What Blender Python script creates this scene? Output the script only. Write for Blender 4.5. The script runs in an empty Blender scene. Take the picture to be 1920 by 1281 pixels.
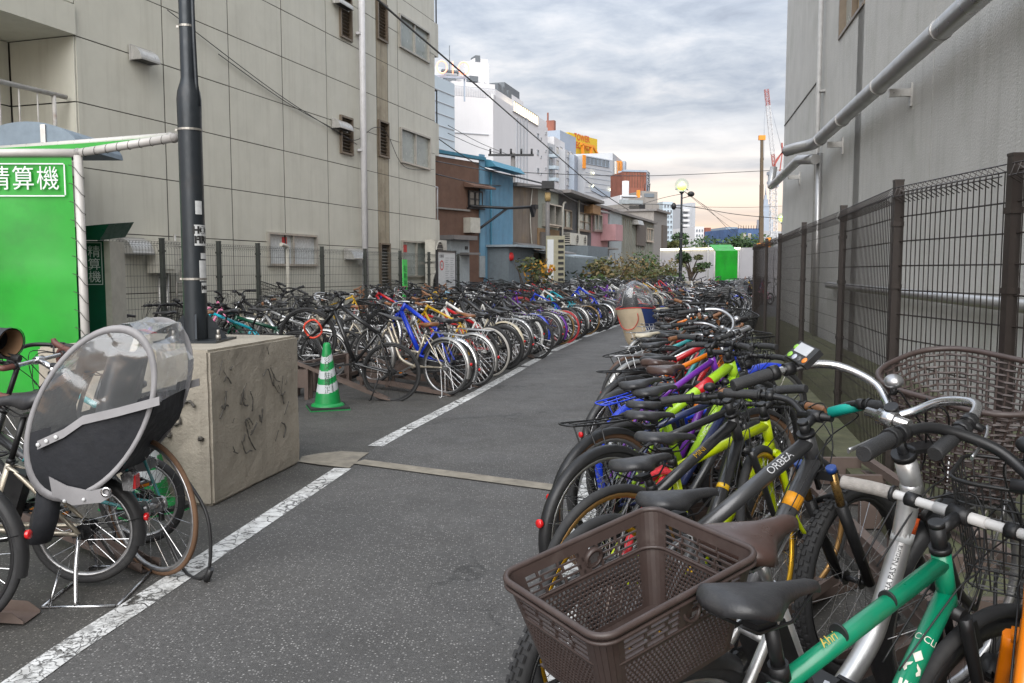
import bpy, bmesh, math, random
from mathutils import Vector, Matrix, Euler
R_ = math.radians
rnd = random.Random(7)
scene = bpy.context.scene
COL = scene.collection

# ------------------------------------------------------------------ camera
FPX, CXP, CYP, HZP, EYE = 1600.0, 960.0, 640.5, 508.0, 1.45
TH = math.atan((CYP - HZP) / FPX)
cam_d = bpy.data.cameras.new('camera'); cam = bpy.data.objects.new('camera', cam_d); COL.objects.link(cam)
cam.location = (0, 0, EYE); cam.rotation_euler = (math.pi / 2 - TH, 0, 0)
cam_d.sensor_width = 36; cam_d.lens = 36 * FPX / 1920; cam_d.clip_end = 3000; cam_d.clip_start = 0.05
scene.camera = cam

# ------------------------------------------------------------------ sky, sun, exposure
world = bpy.data.worlds.new('World'); scene.world = world; world.use_nodes = True
SUN_EL, SUN_AZ = R_(35), R_(192)      # soft light through cloud
nt = world.node_tree; nt.nodes.clear()
def WN(t, **k):
    n = nt.nodes.new(t)
    for a, b in k.items(): setattr(n, a, b)
    return n
def WL(a, b): nt.links.new(a, b)
out = WN('ShaderNodeOutputWorld')
sky = WN('ShaderNodeTexSky', sky_type='NISHITA', sun_disc=False, sun_elevation=SUN_EL, sun_rotation=SUN_AZ)
bg1 = WN('ShaderNodeBackground'); bg1.inputs[1].default_value = 0.05; hs = WN('ShaderNodeHueSaturation'); hs.inputs['Saturation'].default_value = 0.5; hs.inputs['Value'].default_value = 0.22; WL(sky.outputs[0], hs.inputs['Color']); WL(hs.outputs[0], bg1.inputs[0])
tc = WN('ShaderNodeTexCoord'); sep = WN('ShaderNodeSeparateXYZ'); WL(tc.outputs['Generated'], sep.inputs[0])
def WM(op, a, b=None, c=None, clamp=False):
    n = WN('ShaderNodeMath', operation=op, use_clamp=clamp)
    for i, v in enumerate((a, b, c)):
        if v is None: continue
        if isinstance(v, (int, float)): n.inputs[i].default_value = v
        else: WL(v, n.inputs[i])
    return n.outputs[0]
zc = WM('MAXIMUM', sep.outputs[2], 0.0)
zd = WM('ADD', zc, 0.10)
u_ = WM('DIVIDE', sep.outputs[0], zd); v_ = WM('DIVIDE', sep.outputs[1], zd)
cmb = WN('ShaderNodeCombineXYZ'); WL(u_, cmb.inputs[0]); WL(v_, cmb.inputs[1])
def noise(vec, scale, det, rough, dist=0.0):
    n = WN('ShaderNodeTexNoise'); n.inputs['Scale'].default_value = scale; n.inputs['Detail'].default_value = det
    n.inputs['Roughness'].default_value = rough; n.inputs['Distortion'].default_value = dist
    WL(vec, n.inputs['Vector']); return n.outputs[0]
mp = WN('ShaderNodeMapping'); WL(cmb.outputs[0], mp.inputs[0]); mp.inputs['Rotation'].default_value = (0, 0, R_(24)); mp.inputs['Scale'].default_value = (1, 1.0, 1)
n1 = noise(mp.outputs[0], 0.95, 8, 0.55, 0.4)
n2 = noise(mp.outputs[0], 4.2, 7, 0.58, 0.3)
mp2 = WN('ShaderNodeMapping'); WL(cmb.outputs[0], mp2.inputs[0]); mp2.inputs['Location'].default_value = (3.1, 1.7, 0.4)
n3 = noise(mp2.outputs[0], 0.16, 5, 0.55, 0.2)
def ramp(fac, stops):
    r = WN('ShaderNodeValToRGB'); e = r.color_ramp.elements
    while len(e) < len(stops): e.new(0.5)
    for i, (p, c) in enumerate(stops):
        e[i].position = p; e[i].color = (*c, 1)
    WL(fac, r.inputs[0]); return r.outputs[0]
nn = WM('MULTIPLY_ADD', n2, 0.45, WM('MULTIPLY', n1, 0.62))
cloud = ramp(nn, [(0.39, (0.120, 0.135, 0.164)), (0.48, (0.160, 0.179, 0.210)), (0.56, (0.204, 0.220, 0.245)), (0.66, (0.268, 0.272, 0.284))])
warm = ramp(zc, [(0.0, (0.38, 0.215, 0.125)), (0.035, (0.41, 0.265, 0.175)), (0.075, (0.40, 0.31, 0.245)), (0.13, (0.37, 0.335, 0.305)), (0.2, (0.30, 0.305, 0.315))])
# cloud base ends some degrees above the horizon; thin bars float in the clear gap
edge = WM('MULTIPLY_ADD', n3, 0.16, WM('MULTIPLY', n1, 0.14))
m_hi = WN('ShaderNodeMapRange'); m_hi.interpolation_type = 'SMOOTHSTEP'
WL(WM('ADD', zc, WM('SUBTRACT', edge, 0.15)), m_hi.inputs[0]); m_hi.inputs[1].default_value = 0.105; m_hi.inputs[2].default_value = 0.20
band = WN('ShaderNodeMapRange'); band.interpolation_type = 'SMOOTHSTEP'
bz = WM('ABSOLUTE', WM('SUBTRACT', zc, 0.112)); WL(bz, band.inputs[0]); band.inputs[1].default_value = 0.026; band.inputs[2].default_value = 0.002
bars = WN('ShaderNodeMapRange'); WL(WM('ADD', WM('MULTIPLY', n1, 0.6), WM('MULTIPLY', n3, 0.5)), bars.inputs[0]); bars.inputs[1].default_value = 0.44; bars.inputs[2].default_value = 0.60
band2 = WN('ShaderNodeMapRange'); band2.interpolation_type = 'SMOOTHSTEP'
WL(WM('ABSOLUTE', WM('SUBTRACT', zc, 0.06)), band2.inputs[0]); band2.inputs[1].default_value = 0.016; band2.inputs[2].default_value = 0.002
barm = WM('MULTIPLY', WM('MAXIMUM', band.outputs[0], WM('MULTIPLY', band2.outputs[0], 0.6)), WM('MULTIPLY', bars.outputs[0], 0.75), clamp=True)
msk = WM('MAXIMUM', m_hi.outputs[0], barm, clamp=True)
gap = WM('MULTIPLY_ADD', msk, -0.05, 0.05); WL(gap, bg1.inputs[1])
mixc = WN('ShaderNodeMixRGB'); WL(msk, mixc.inputs[0]); WL(warm, mixc.inputs[1]); WL(cloud, mixc.inputs[2])
# an overcast sky is brighter overhead than near the horizon
lift = WM('MULTIPLY_ADD', zc, 2.0, 0.66)
bg2 = WN('ShaderNodeBackground'); WL(mixc.outputs[0], bg2.inputs[0]); WL(lift, bg2.inputs[1])
add = WN('ShaderNodeAddShader'); WL(bg1.outputs[0], add.inputs[0]); WL(bg2.outputs[0], add.inputs[1]); WL(add.outputs[0], out.inputs[0])
sun_d = bpy.data.lights.new('sun', 'SUN'); sun_d.energy = 1.5; sun_d.angle = R_(65); sun_d.color = (1.0, 0.975, 0.94)
sun = bpy.data.objects.new('sun', sun_d); COL.objects.link(sun)
sun.rotation_euler = (R_(90) - SUN_EL, 0, -SUN_AZ + math.pi) if False else (R_(55), 0, R_(-12))
scene.view_settings.view_transform = 'Standard'; scene.view_settings.look = 'None'
scene.view_settings.exposure = 1.6; scene.view_settings.gamma = 1.0; scene.view_settings.use_curve_mapping = False
scene.render.engine = 'CYCLES'
scene.cycles.use_denoising = True
scene.cycles.max_bounces = 8; scene.cycles.transparent_max_bounces = 24; scene.cycles.glossy_bounces = 3; scene.cycles.diffuse_bounces = 3

# ------------------------------------------------------------------ where a pixel of the photograph lies in the place
CAMO = Vector((0, 0, EYE))
def ray(px, py):
    a = (px - CXP) / FPX; b = -(py - CYP) / FPX
    return Vector((a, math.cos(TH) + b * math.sin(TH), -math.sin(TH) + b * math.cos(TH)))
def P(px, py, Y):
    d = ray(px, py); return CAMO + d * (Y / d.y)
def G(px, py, z=0.0):
    d = ray(px, py); return CAMO + d * ((z - EYE) / d.z)
def onplane(px, py, p0, n):
    d = ray(px, py); n = Vector(n); return CAMO + d * ((Vector(p0) - CAMO).dot(n) / d.dot(n))

# ------------------------------------------------------------------ materials
MATS = {}
def nodes_of(m):
    m.use_nodes = True; t = m.node_tree; t.nodes.clear(); return t
def mat(name, col, rough=0.5, metal=0.0, var=0.12, scale=8.0, bump=0.0, bscale=60.0, coat=0.0, spec=0.5, dirt=None, dscale=3.0, streak=None, sstr=0.5, emit=None, estr=0.0, coords='Object', speck=None):
    if name in MATS: return MATS[name]
    m = bpy.data.materials.new(name); MATS[name] = m
    t = nodes_of(m); N = t.nodes; L = t.links
    o = N.new('ShaderNodeOutputMaterial'); b = N.new('ShaderNodeBsdfPrincipled'); L.new(b.outputs[0], o.inputs[0])
    b.inputs['Roughness'].default_value = rough; b.inputs['Metallic'].default_value = metal
    b.inputs['Coat Weight'].default_value = coat; b.inputs['Coat Roughness'].default_value = 0.12
    b.inputs['Specular IOR Level'].default_value = spec
    tc = N.new('ShaderNodeTexCoord'); vec = tc.outputs[coords]
    def nz(sc, det=6, ro=0.6, v=vec):
        n = N.new('ShaderNodeTexNoise'); n.inputs['Scale'].default_value = sc; n.inputs['Detail'].default_value = det; n.inputs['Roughness'].default_value = ro
        L.new(v, n.inputs['Vector']); return n.outputs[0]
    def rng(x, a, b_, c, d):
        n = N.new('ShaderNodeMapRange'); L.new(x, n.inputs[0])
        for i, v in enumerate((a, b_, c, d)): n.inputs[i + 1].default_value = v
        return n.outputs[0]
    def mixc(f, a, c):
        n = N.new('ShaderNodeMix'); n.data_type = 'RGBA'
        if isinstance(f, float): n.inputs[0].default_value = f
        else: L.new(f, n.inputs[0])
        for i, v in ((6, a), (7, c)):
            if isinstance(v, tuple): n.inputs[i].default_value = (*v, 1)
            else: L.new(v, n.inputs[i])
        return n.outputs[2]
    base = tuple(col[:3])
    dk = tuple(c * (1 - var) for c in base); lt = tuple(min(1, c * (1 + var)) for c in base)
    n0 = nz(scale)
    cur = mixc(rng(n0, 0.3, 0.7, 0, 1), dk, lt)
    if dirt:
        cur = mixc(rng(nz(dscale, 8, 0.7), 0.52, 0.75, 0, dirt[3] if len(dirt) > 3 else 0.6), cur, tuple(dirt[:3]))
    if streak:
        mpn = N.new('ShaderNodeMapping'); L.new(vec, mpn.inputs[0]); mpn.inputs['Scale'].default_value = (2.2, 2.2, 0.12)
        cur = mixc(rng(nz(2.6, 8, 0.7, mpn.outputs[0]), 0.5, 0.78, 0, sstr), cur, tuple(streak))
    if speck:
        vo = N.new('ShaderNodeTexVoronoi'); vo.inputs['Scale'].default_value = speck[3]; L.new(vec, vo.inputs['Vector'])
        cur = mixc(rng(vo.outputs[0], 0.12, 0.22, speck[4], 0), cur, tuple(speck[:3]))
    L.new(cur, b.inputs['Base Color'])
    L.new(rng(nz(scale * 2.3), 0.3, 0.7, max(0.02, rough - 0.1), min(1, rough + 0.12)), b.inputs['Roughness'])
    if bump:
        bp = N.new('ShaderNodeBump'); bp.inputs['Strength'].default_value = bump; bp.inputs['Distance'].default_value = 0.01
        L.new(nz(bscale, 4), bp.inputs['Height']); L.new(bp.outputs[0], b.inputs['Normal'])
    if emit:
        b.inputs['Emission Color'].default_value = (*emit, 1); b.inputs['Emission Strength'].default_value = estr
    return m
def mat_film(name, tint=(0.9, 0.92, 0.93), haze=0.05, gloss=0.12):
    if name in MATS: return MATS[name]
    m = bpy.data.materials.new(name); MATS[name] = m; t = nodes_of(m); N = t.nodes; L = t.links
    o = N.new('ShaderNodeOutputMaterial'); tr = N.new('ShaderNodeBsdfTransparent'); tr.inputs[0].default_value = (*tint, 1)
    gl = N.new('ShaderNodeBsdfGlossy'); gl.inputs['Roughness'].default_value = 0.12; gl.inputs[0].default_value = (0.9, 0.92, 0.95, 1)
    df = N.new('ShaderNodeBsdfDiffuse'); df.inputs[0].default_value = (0.75, 0.77, 0.78, 1)
    tcn = N.new('ShaderNodeTexCoord'); nz = N.new('ShaderNodeTexNoise'); nz.inputs['Scale'].default_value = 6; nz.inputs['Detail'].default_value = 1.5; nz.inputs['Distortion'].default_value = 0.8
    L.new(tcn.outputs['Object'], nz.inputs['Vector'])
    bp = N.new('ShaderNodeBump'); bp.inputs['Strength'].default_value = 0.45; bp.inputs['Distance'].default_value = 0.03; L.new(nz.outputs[0], bp.inputs['Height']); L.new(bp.outputs[0], gl.inputs['Normal'])
    lw = N.new('ShaderNodeFresnel'); lw.inputs[0].default_value = 1.45; L.new(bp.outputs[0], lw.inputs['Normal'])
    mr = N.new('ShaderNodeMapRange'); L.new(lw.outputs[0], mr.inputs[0]); mr.inputs[1].default_value = 0; mr.inputs[2].default_value = 0.6; mr.inputs[3].default_value = gloss * 0.5; mr.inputs[4].default_value = gloss * 4
    m1 = N.new('ShaderNodeMixShader'); L.new(mr.outputs[0], m1.inputs[0]); L.new(tr.outputs[0], m1.inputs[1]); L.new(gl.outputs[0], m1.inputs[2])
    m2 = N.new('ShaderNodeMixShader'); m2.inputs[0].default_value = haze; L.new(m1.outputs[0], m2.inputs[1]); L.new(df.outputs[0], m2.inputs[2])
    L.new(m2.outputs[0], o.inputs[0]); return m

# ------------------------------------------------------------------ mesh builder
class MB:
    def __init__(s): s.v = []; s.f = []; s.m = []; s.sm = []; s.slots = []
    def slot(s, r):
        if r not in s.slots: s.slots.append(r)
        return s.slots.index(r)
    def face(s, idx, r, smooth=False):
        s.f.append(tuple(idx)); s.m.append(s.slot(r)); s.sm.append(smooth)
    def add(s, vs, fs, r, smooth=False):
        b = len(s.v); s.v.extend([tuple(p) for p in vs])
        for f in fs: s.face([b + i for i in f], r, smooth)
    def box(s, c, d, r='body', M=None):
        x, y, z = d[0] / 2, d[1] / 2, d[2] / 2; c = Vector(c)
        vs = [Vector((sx * x, sy * y, sz * z)) for sz in (-1, 1) for sy in (-1, 1) for sx in (-1, 1)]
        if M is not None: vs = [M @ p for p in vs]
        s.add([p + c for p in vs], [(0, 2, 3, 1), (4, 5, 7, 6), (0, 1, 5, 4), (2, 6, 7, 3), (0, 4, 6, 2), (1, 3, 7, 5)], r)
    def bar(s, a, b, w, h, r='body', up=(0, 0, 1)):
        a = Vector(a); b = Vector(b); d = b - a; L = d.length
        if L < 1e-6: return
        x = d / L; u = Vector(up)
        if abs(x.dot(u)) > 0.98: u = Vector((1, 0, 0))
        y = u.cross(x).normalized(); z = x.cross(y)
        M = Matrix((x, y, z)).transposed()
        s.box((a + b) / 2, (L, w, h), r, M)
    def frames(s, pts, closed=False):
        pts = [Vector(p) for p in pts]; n = len(pts); fr = []
        up = None
        for i in range(n):
            if closed: d = pts[(i + 1) % n] - pts[i - 1]
            elif i == 0: d = pts[1] - pts[0]
            elif i == n - 1: d = pts[-1] - pts[-2]
            else: d = (pts[i + 1] - pts[i]).normalized() + (pts[i] - pts[i - 1]).normalized()
            if d.length < 1e-9: d = Vector((0, 0, 1))
            d.normalize()
            if up is None:
                up = Vector((0, 0, 1)) if abs(d.z) < 0.9 else Vector((1, 0, 0))
            a = up - d * up.dot(d)
            if a.length < 1e-4: a = d.orthogonal()
            a.normalize(); up = a
            fr.append((pts[i], a, d.cross(a)))
        return fr
    def tube(s, pts, rad, seg=8, r='body', caps=True, closed=False, smooth=True, flat=1.0):
        fr = s.frames(pts, closed); n = len(fr); b = len(s.v)
        for i, (p, a, c) in enumerate(fr):
            q = rad[i] if isinstance(rad, (list, tuple)) else rad
            for k in range(seg):
                t = 2 * math.pi * k / seg
                s.v.append(tuple(p + a * (q * math.cos(t)) + c * (q * flat * math.sin(t))))
        for i in range(n if closed else n - 1):
            j = (i + 1) % n
            for k in range(seg):
                l = (k + 1) % seg
                s.face((b + i * seg + k, b + i * seg + l, b + j * seg + l, b + j * seg + k), r, smooth)
        if caps and not closed:
            s.face([b + k for k in range(seg)][::-1], r); s.face([b + (n - 1) * seg + k for k in range(seg)], r)
    def cyl(s, a, b, rad, seg=12, r='body', rad2=None, smooth=True):
        s.tube([a, b], [rad, rad if rad2 is None else rad2], seg, r, True, False, smooth)
    def lathe(s, prof, seg=24, r='body', M=None, closed=False, smooth=True):
        # prof: (radius, height) about local Z
        b = len(s.v); n = len(prof)
        for (q, h) in prof:
            for k in range(seg):
                t = 2 * math.pi * k / seg; p = Vector((q * math.cos(t), q * math.sin(t), h))
                s.v.append(tuple(M @ p if M is not None else p))
        for i in range(n if closed else n - 1):
            j = (i + 1) % n
            for k in range(seg):
                l = (k + 1) % seg
                s.face((b + i * seg + k, b + i * seg + l, b + j * seg + l, b + j * seg + k), r, smooth)
    def sphere(s, c, rad, r='body', seg=12, rings=8, sc=(1, 1, 1)):
        prof = [(max(1e-4, math.sin(math.pi * i / rings)), -math.cos(math.pi * i / rings)) for i in range(rings + 1)]
        M = Matrix.Translation(Vector(c)) @ Matrix.Diagonal((rad * sc[0], rad * sc[1], rad * sc[2], 1))
        s.lathe(prof, seg, r, M)
    def prism(s, poly, dirv, r='body'):
        # polygon of 3-D points extruded along dirv
        n = len(poly); d = Vector(dirv); a = [Vector(p) for p in poly]
        b = len(s.v); s.v.extend([tuple(p) for p in a] + [tuple(p + d) for p in a])
        s.face([b + i for i in range(n)][::-1], r); s.face([b + n + i for i in range(n)], r)
        for i in range(n):
            j = (i + 1) % n; s.face((b + i, b + j, b + n + j, b + n + i), r)
    def loft(s, secs, r='body', closed=True, caps=True, smooth=True):
        b = len(s.v); n = len(secs); m = len(secs[0])
        for q in secs: s.v.extend([tuple(p) for p in q])
        for i in range(n - 1):
            for k in range(m if closed else m - 1):
                l = (k + 1) % m
                s.face((b + i * m + k, b + i * m + l, b + (i + 1) * m + l, b + (i + 1) * m + k), r, smooth)
        if caps:
            s.face([b + k for k in range(m)][::-1], r, smooth); s.face([b + (n - 1) * m + k for k in range(m)], r, smooth)
    def mesh(s, name):
        me = bpy.data.meshes.new(name); me.from_pydata(s.v, [], s.f)
        me.polygons.foreach_set('material_index', s.m); me.polygons.foreach_set('use_smooth', s.sm)
        for q in s.slots: me.materials.append(None)
        me['slots'] = list(s.slots)
        me.update(); return me
def obj(name, me, mats, parent=None, loc=None, rot=None, M=None):
    # mats: one material, or {slot: material}
    if isinstance(me, MB): me = me.mesh(name)
    o = bpy.data.objects.new(name, me); COL.objects.link(o)
    for i, q in enumerate(me['slots']):
        sl = o.material_slots[i]; sl.link = 'OBJECT'
        sl.material = mats if not isinstance(mats, dict) else mats[q]
    if parent is not None: o.parent = parent
    if M is not None: o.matrix_local = M
    if loc is not None: o.location = loc
    if rot is not None: o.rotation_euler = rot
    return o
def tag(o, label, cat, group=None, kind=None):
    o['label'] = label; o['category'] = cat
    if group: o['group'] = group
    if kind: o['kind'] = kind
    return o
def setting(o, kind='structure'):
    o['kind'] = kind; return o
def thing(name, label, cat, loc=(0, 0, 0), rz=0.0, group=None):
    o = bpy.data.objects.new(name, None); COL.objects.link(o); o.location = loc; o.rotation_euler = (0, 0, rz)
    o.empty_display_size = 0.1
    return tag(o, label, cat, group)
def dup(o, parent=None):
    c = o.copy(); COL.objects.link(c)
    if parent is not None: c.parent = parent; c.matrix_local = o.matrix_local.copy()
    for ch in o.children: dup(ch, c)
    return c
def smooth_path(pts, n=6, closed=False):
    pts = [Vector(p) for p in pts]; res = []; m = len(pts)
    for i in range(m if closed else m - 1):
        if closed: p0, p1, p2, p3 = pts[i - 1], pts[i], pts[(i + 1) % m], pts[(i + 2) % m]
        else: p0, p1, p2, p3 = pts[max(i - 1, 0)], pts[i], pts[i + 1], pts[min(i + 2, m - 1)]
        for k in range(n):
            t = k / n
            res.append(0.5 * ((2 * p1) + (p2 - p0) * t + (2 * p0 - 5 * p1 + 4 * p2 - p3) * t * t + (3 * p1 - p0 - 3 * p2 + p3) * t ** 3))
    if not closed: res.append(pts[-1])
    return res
def text_mesh(body, size=1.0, spacing=1.0, res=3, bold=0.0):
    c = bpy.data.curves.new('t', 'FONT'); c.body = body; c.size = size; c.align_x = 'CENTER'; c.align_y = 'CENTER'
    c.resolution_u = res; c.space_character = spacing; c.offset = bold;
    o = bpy.data.objects.new('t', c); COL.objects.link(o)
    bpy.context.view_layer.update()
    me = bpy.data.meshes.new_from_object(o.evaluated_get(bpy.context.evaluated_depsgraph_get()))
    vs = [v.co.copy() for v in me.vertices]; fs = [tuple(p.vertices) for p in me.polygons]
    bpy.data.objects.remove(o); bpy.data.curves.remove(c); bpy.data.meshes.remove(me)
    return vs, fs
def add_text(mb, body, M, size, role='ink', depth=0.0, sx=1.0, **k):
    vs, fs = text_mesh(body, size, **k)
    mb.add([M @ Vector((v.x * sx, v.y, depth)) for v in vs], fs, role)
def frame_matrix(o, x, y):
    x = Vector(x).normalized(); y = Vector(y); y = (y - x * y.dot(x)).normalized(); z = x.cross(y)
    M = Matrix((x, y, z)).transposed().to_4x4(); M.translation = Vector(o); return M
def grow_leaves(mb, centre, rad, n, size, role, rng_, squash=(1, 1, 1), hollow=0.35):
    c = Vector(centre)
    for i in range(n):
        d = Vector((rng_.gauss(0, 1), rng_.gauss(0, 1), rng_.gauss(0, 1))).normalized()
        q = rad * (hollow + (1 - hollow) * rng_.random() ** 0.5)
        p = c + Vector((d.x * q * squash[0], d.y * q * squash[1], d.z * q * squash[2]))
        a = Vector((rng_.gauss(0, 1), rng_.gauss(0, 1), rng_.gauss(0, 0.6))).normalized(); b = a.orthogonal().normalized()
        b = (b * math.cos(rng_.random() * 6.3) + a.cross(b) * math.sin(rng_.random() * 6.3))
        s = size * (0.6 + 0.8 * rng_.random())
        mb.add([p - a * s, p + b * s * 0.45, p + a * s, p - b * s * 0.45], [(0, 1, 2, 3)], role)

# ================================================================== the ground
def asphalt(name, base, warm=0.0):
    m = bpy.data.materials.new(name); MATS[name] = m; t = nodes_of(m); N = t.nodes; L = t.links
    o = N.new('ShaderNodeOutputMaterial'); b = N.new('ShaderNodeBsdfPrincipled'); L.new(b.outputs[0], o.inputs[0])
    geo = N.new('ShaderNodeNewGeometry'); vec = geo.outputs['Position']
    def nz(sc, det, ro):
        n = N.new('ShaderNodeTexNoise'); n.inputs['Scale'].default_value = sc; n.inputs['Detail'].default_value = det; n.inputs['Roughness'].default_value = ro
        L.new(vec, n.inputs['Vector']); return n.outputs[0]
    def rng(x, a, b_, c, d):
        n = N.new('ShaderNodeMapRange'); L.new(x, n.inputs[0])
        for i, v in enumerate((a, b_, c, d)): n.inputs[i + 1].default_value = v
        return n.outputs[0]
    def mixc(f, a, c):
        n = N.new('ShaderNodeMix'); n.data_type = 'RGBA'; L.new(f, n.inputs[0])
        for i, v in ((6, a), (7, c)):
            if isinstance(v, tuple): n.inputs[i].default_value = (*v, 1)
            else: L.new(v, n.inputs[i])
        return n.outputs[2]
    c = mixc(rng(nz(0.7, 8, 0.65), 0.3, 0.7, 0, 1), tuple(x * 0.66 for x in base), tuple(x * 1.28 for x in base))
    c = mixc(rng(nz(55, 3, 0.7), 0.35, 0.7, 0, 0.7), c, tuple(x * 0.45 for x in base))
    vo = N.new('ShaderNodeTexVoronoi'); vo.inputs['Scale'].default_value = 85; L.new(vec, vo.inputs['Vector'])
    sepc = N.new('ShaderNodeSeparateColor'); L.new(vo.outputs['Color'], sepc.inputs[0])
    mm = N.new('ShaderNodeMath'); mm.operation = 'MULTIPLY'
    L.new(rng(vo.outputs['Distance'], 0.24, 0.40, 1, 0), mm.inputs[0]); L.new(rng(sepc.outputs[0], 0.5, 1.0, 0, 0.8), mm.inputs[1])
    c = mixc(mm.outputs[0], c, tuple(min(0.5, x * 4.2) for x in base))
    # hairline cracks
    wv = N.new('ShaderNodeTexVoronoi'); wv.feature = 'DISTANCE_TO_EDGE'; wv.inputs['Scale'].default_value = 0.55
    wn = N.new('ShaderNodeTexNoise'); wn.inputs['Scale'].default_value = 2.5; wn.inputs['Detail'].default_value = 6; L.new(vec, wn.inputs['Vector'])
    va = N.new('ShaderNodeVectorMath'); va.operation = 'MULTIPLY_ADD'; L.new(wn.outputs['Color'], va.inputs[0]); va.inputs[1].default_value = (0.9, 0.9, 0.9); L.new(vec, va.inputs[2])
    L.new(va.outputs[0], wv.inputs['Vector'])
    m2 = N.new('ShaderNodeMath'); m2.operation = 'MULTIPLY'; L.new(rng(wv.outputs[0], 0.004, 0.012, 0.7, 0), m2.inputs[0]); L.new(rng(nz(0.45, 3, 0.5), 0.52, 0.6, 0, 1), m2.inputs[1])
    c = mixc(m2.outputs[0], c, (0.018, 0.018, 0.017))
    # darker stains
    c = mixc(rng(nz(1.3, 8, 0.72), 0.54, 0.72, 0, 0.65), c, tuple(x * 0.5 for x in base))
    L.new(c, b.inputs['Base Color']); L.new(rng(nz(3.0, 5, 0.6), 0.3, 0.7, 0.62, 0.85), b.inputs['Roughness'])
    bp = N.new('ShaderNodeBump'); bp.inputs['Strength'].default_value = 0.55; bp.inputs['Distance'].default_value = 0.006
    L.new(nz(140, 3, 0.7), bp.inputs['Height']); L.new(bp.outputs[0], b.inputs['Normal'])
    return m
def line_paint():
    m = bpy.data.materials.new('line_paint'); MATS['line_paint'] = m; t = nodes_of(m); N = t.nodes; L = t.links
    o = N.new('ShaderNodeOutputMaterial'); b = N.new('ShaderNodeBsdfPrincipled'); b.inputs['Roughness'].default_value = 0.7
    geo = N.new('ShaderNodeNewGeometry'); vec = geo.outputs['Position']
    def nz(sc, det, ro):
        n = N.new('ShaderNodeTexNoise'); n.inputs['Scale'].default_value = sc; n.inputs['Detail'].default_value = det; n.inputs['Roughness'].default_value = ro
        L.new(vec, n.inputs['Vector']); return n
    wn = nz(7, 5, 0.6); va = N.new('ShaderNodeVectorMath'); va.operation = 'MULTIPLY_ADD'; L.new(wn.outputs['Color'], va.inputs[0]); va.inputs[1].default_value = (0.16, 0.16, 0.0); L.new(vec, va.inputs[2])
    vo = N.new('ShaderNodeTexVoronoi'); vo.feature = 'DISTANCE_TO_EDGE'; vo.inputs['Scale'].default_value = 24; L.new(va.outputs[0], vo.inputs['Vector'])
    vo2 = N.new('ShaderNodeTexVoronoi'); vo2.feature = 'DISTANCE_TO_EDGE'; vo2.inputs['Scale'].default_value = 9; L.new(va.outputs[0], vo2.inputs['Vector'])
    def rng(x, a, b_, c, d):
        n = N.new('ShaderNodeMapRange'); L.new(x, n.inputs[0])
        for i, v in enumerate((a, b_, c, d)): n.inputs[i + 1].default_value = v
        return n.outputs[0]
    def mul(op, a, c):
        n = N.new('ShaderNodeMath'); n.operation = op; n.use_clamp = True; L.new(a, n.inputs[0]); L.new(c, n.inputs[1]); return n.outputs[0]
    gate = rng(nz(1.1, 5, 0.6).outputs[0], 0.44, 0.62, 0, 1)
    gate2 = rng(nz(2.0, 4, 0.6).outputs[0], 0.38, 0.6, 0.1, 1)
    crack = mul('MAXIMUM', mul('MULTIPLY', rng(vo.outputs[0], 0.03, 0.075, 1, 0), gate), mul('MULTIPLY', rng(vo2.outputs[0], 0.02, 0.05, 1, 0), gate2))
    worn = rng(nz(10, 9, 0.8).outputs[0], 0.54, 0.62, 0, 1)
    hole = mul('MAXIMUM', crack, worn)
    mx = N.new('ShaderNodeMix'); mx.data_type = 'RGBA'; L.new(rng(nz(9, 5, 0.6).outputs[0], 0.3, 0.7, 0, 1), mx.inputs[0]); mx.inputs[6].default_value = (0.36, 0.355, 0.34, 1); mx.inputs[7].default_value = (0.74, 0.74, 0.73, 1)
    L.new(mx.outputs[2], b.inputs['Base Color'])
    tr = N.new('ShaderNodeBsdfTransparent'); ms = N.new('ShaderNodeMixShader'); L.new(hole, ms.inputs[0]); L.new(b.outputs[0], ms.inputs[1]); L.new(tr.outputs[0], ms.inputs[2]); L.new(ms.outputs[0], o.inputs[0])
    return m
A_LOT = asphalt('asphalt_lot', (0.070, 0.066, 0.060)); A_ROAD = asphalt('asphalt_road', (0.090, 0.0865, 0.083)); PAINT = line_paint()
mb = MB(); mb.add([(-400, -60, 0), (500, -60, 0), (500, 900, 0), (-400, 900, 0)], [(0, 1, 2, 3)], 'g'); setting(obj('ground', mb, A_LOT))
CL = [(-1.93, 0.0), (-1.78, 1.6), (-1.73, 2.9), (-1.60, 3.78), (-1.24, 6.16), (-0.99, 7.6), (-0.49, 9.74), (0.16, 12.71), (0.70, 15.25), (1.48, 18.27), (2.85, 22.78), (4.9, 28.5), (7.6, 36.0), (11.5, 48.0)]
def along(poly, s):
    for a, b in zip(poly, poly[1:]):
        d = math.dist(a, b)
        if s <= d or b is poly[-1]:
            t = s / d; return (a[0] + (b[0] - a[0]) * t, a[1] + (b[1] - a[1]) * t, math.atan2(b[1] - a[1], b[0] - a[0]))
        s -= d
def strip(name, m, pts, w0, w1, z, role='s'):
    mb = MB(); sm = smooth_path([(p[0], p[1], 0) for p in pts], 5); n = len(sm)
    vs = []
    for i, p in enumerate(sm):
        d = (sm[min(i + 1, n - 1)] - sm[max(i - 1, 0)]).normalized(); nrm = Vector((d.y, -d.x, 0))
        vs += [p + nrm * w0 + Vector((0, 0, z)), p + nrm * w1 + Vector((0, 0, z))]
    mb.add(vs, [(2 * i, 2 * i + 1, 2 * i + 3, 2 * i + 2) for i in range(n - 1)], role)
    return obj(name, mb, m)
setting(strip('road', A_ROAD, CL, 0.0, 1.86, 0.004))
setting(strip('road_marking', PAINT, CL[:5], -0.065, 0.065, 0.008))
setting(strip('road_marking', PAINT, [(-1.13, 6.95)] + CL[5:8], -0.065, 0.065, 0.008))
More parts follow.
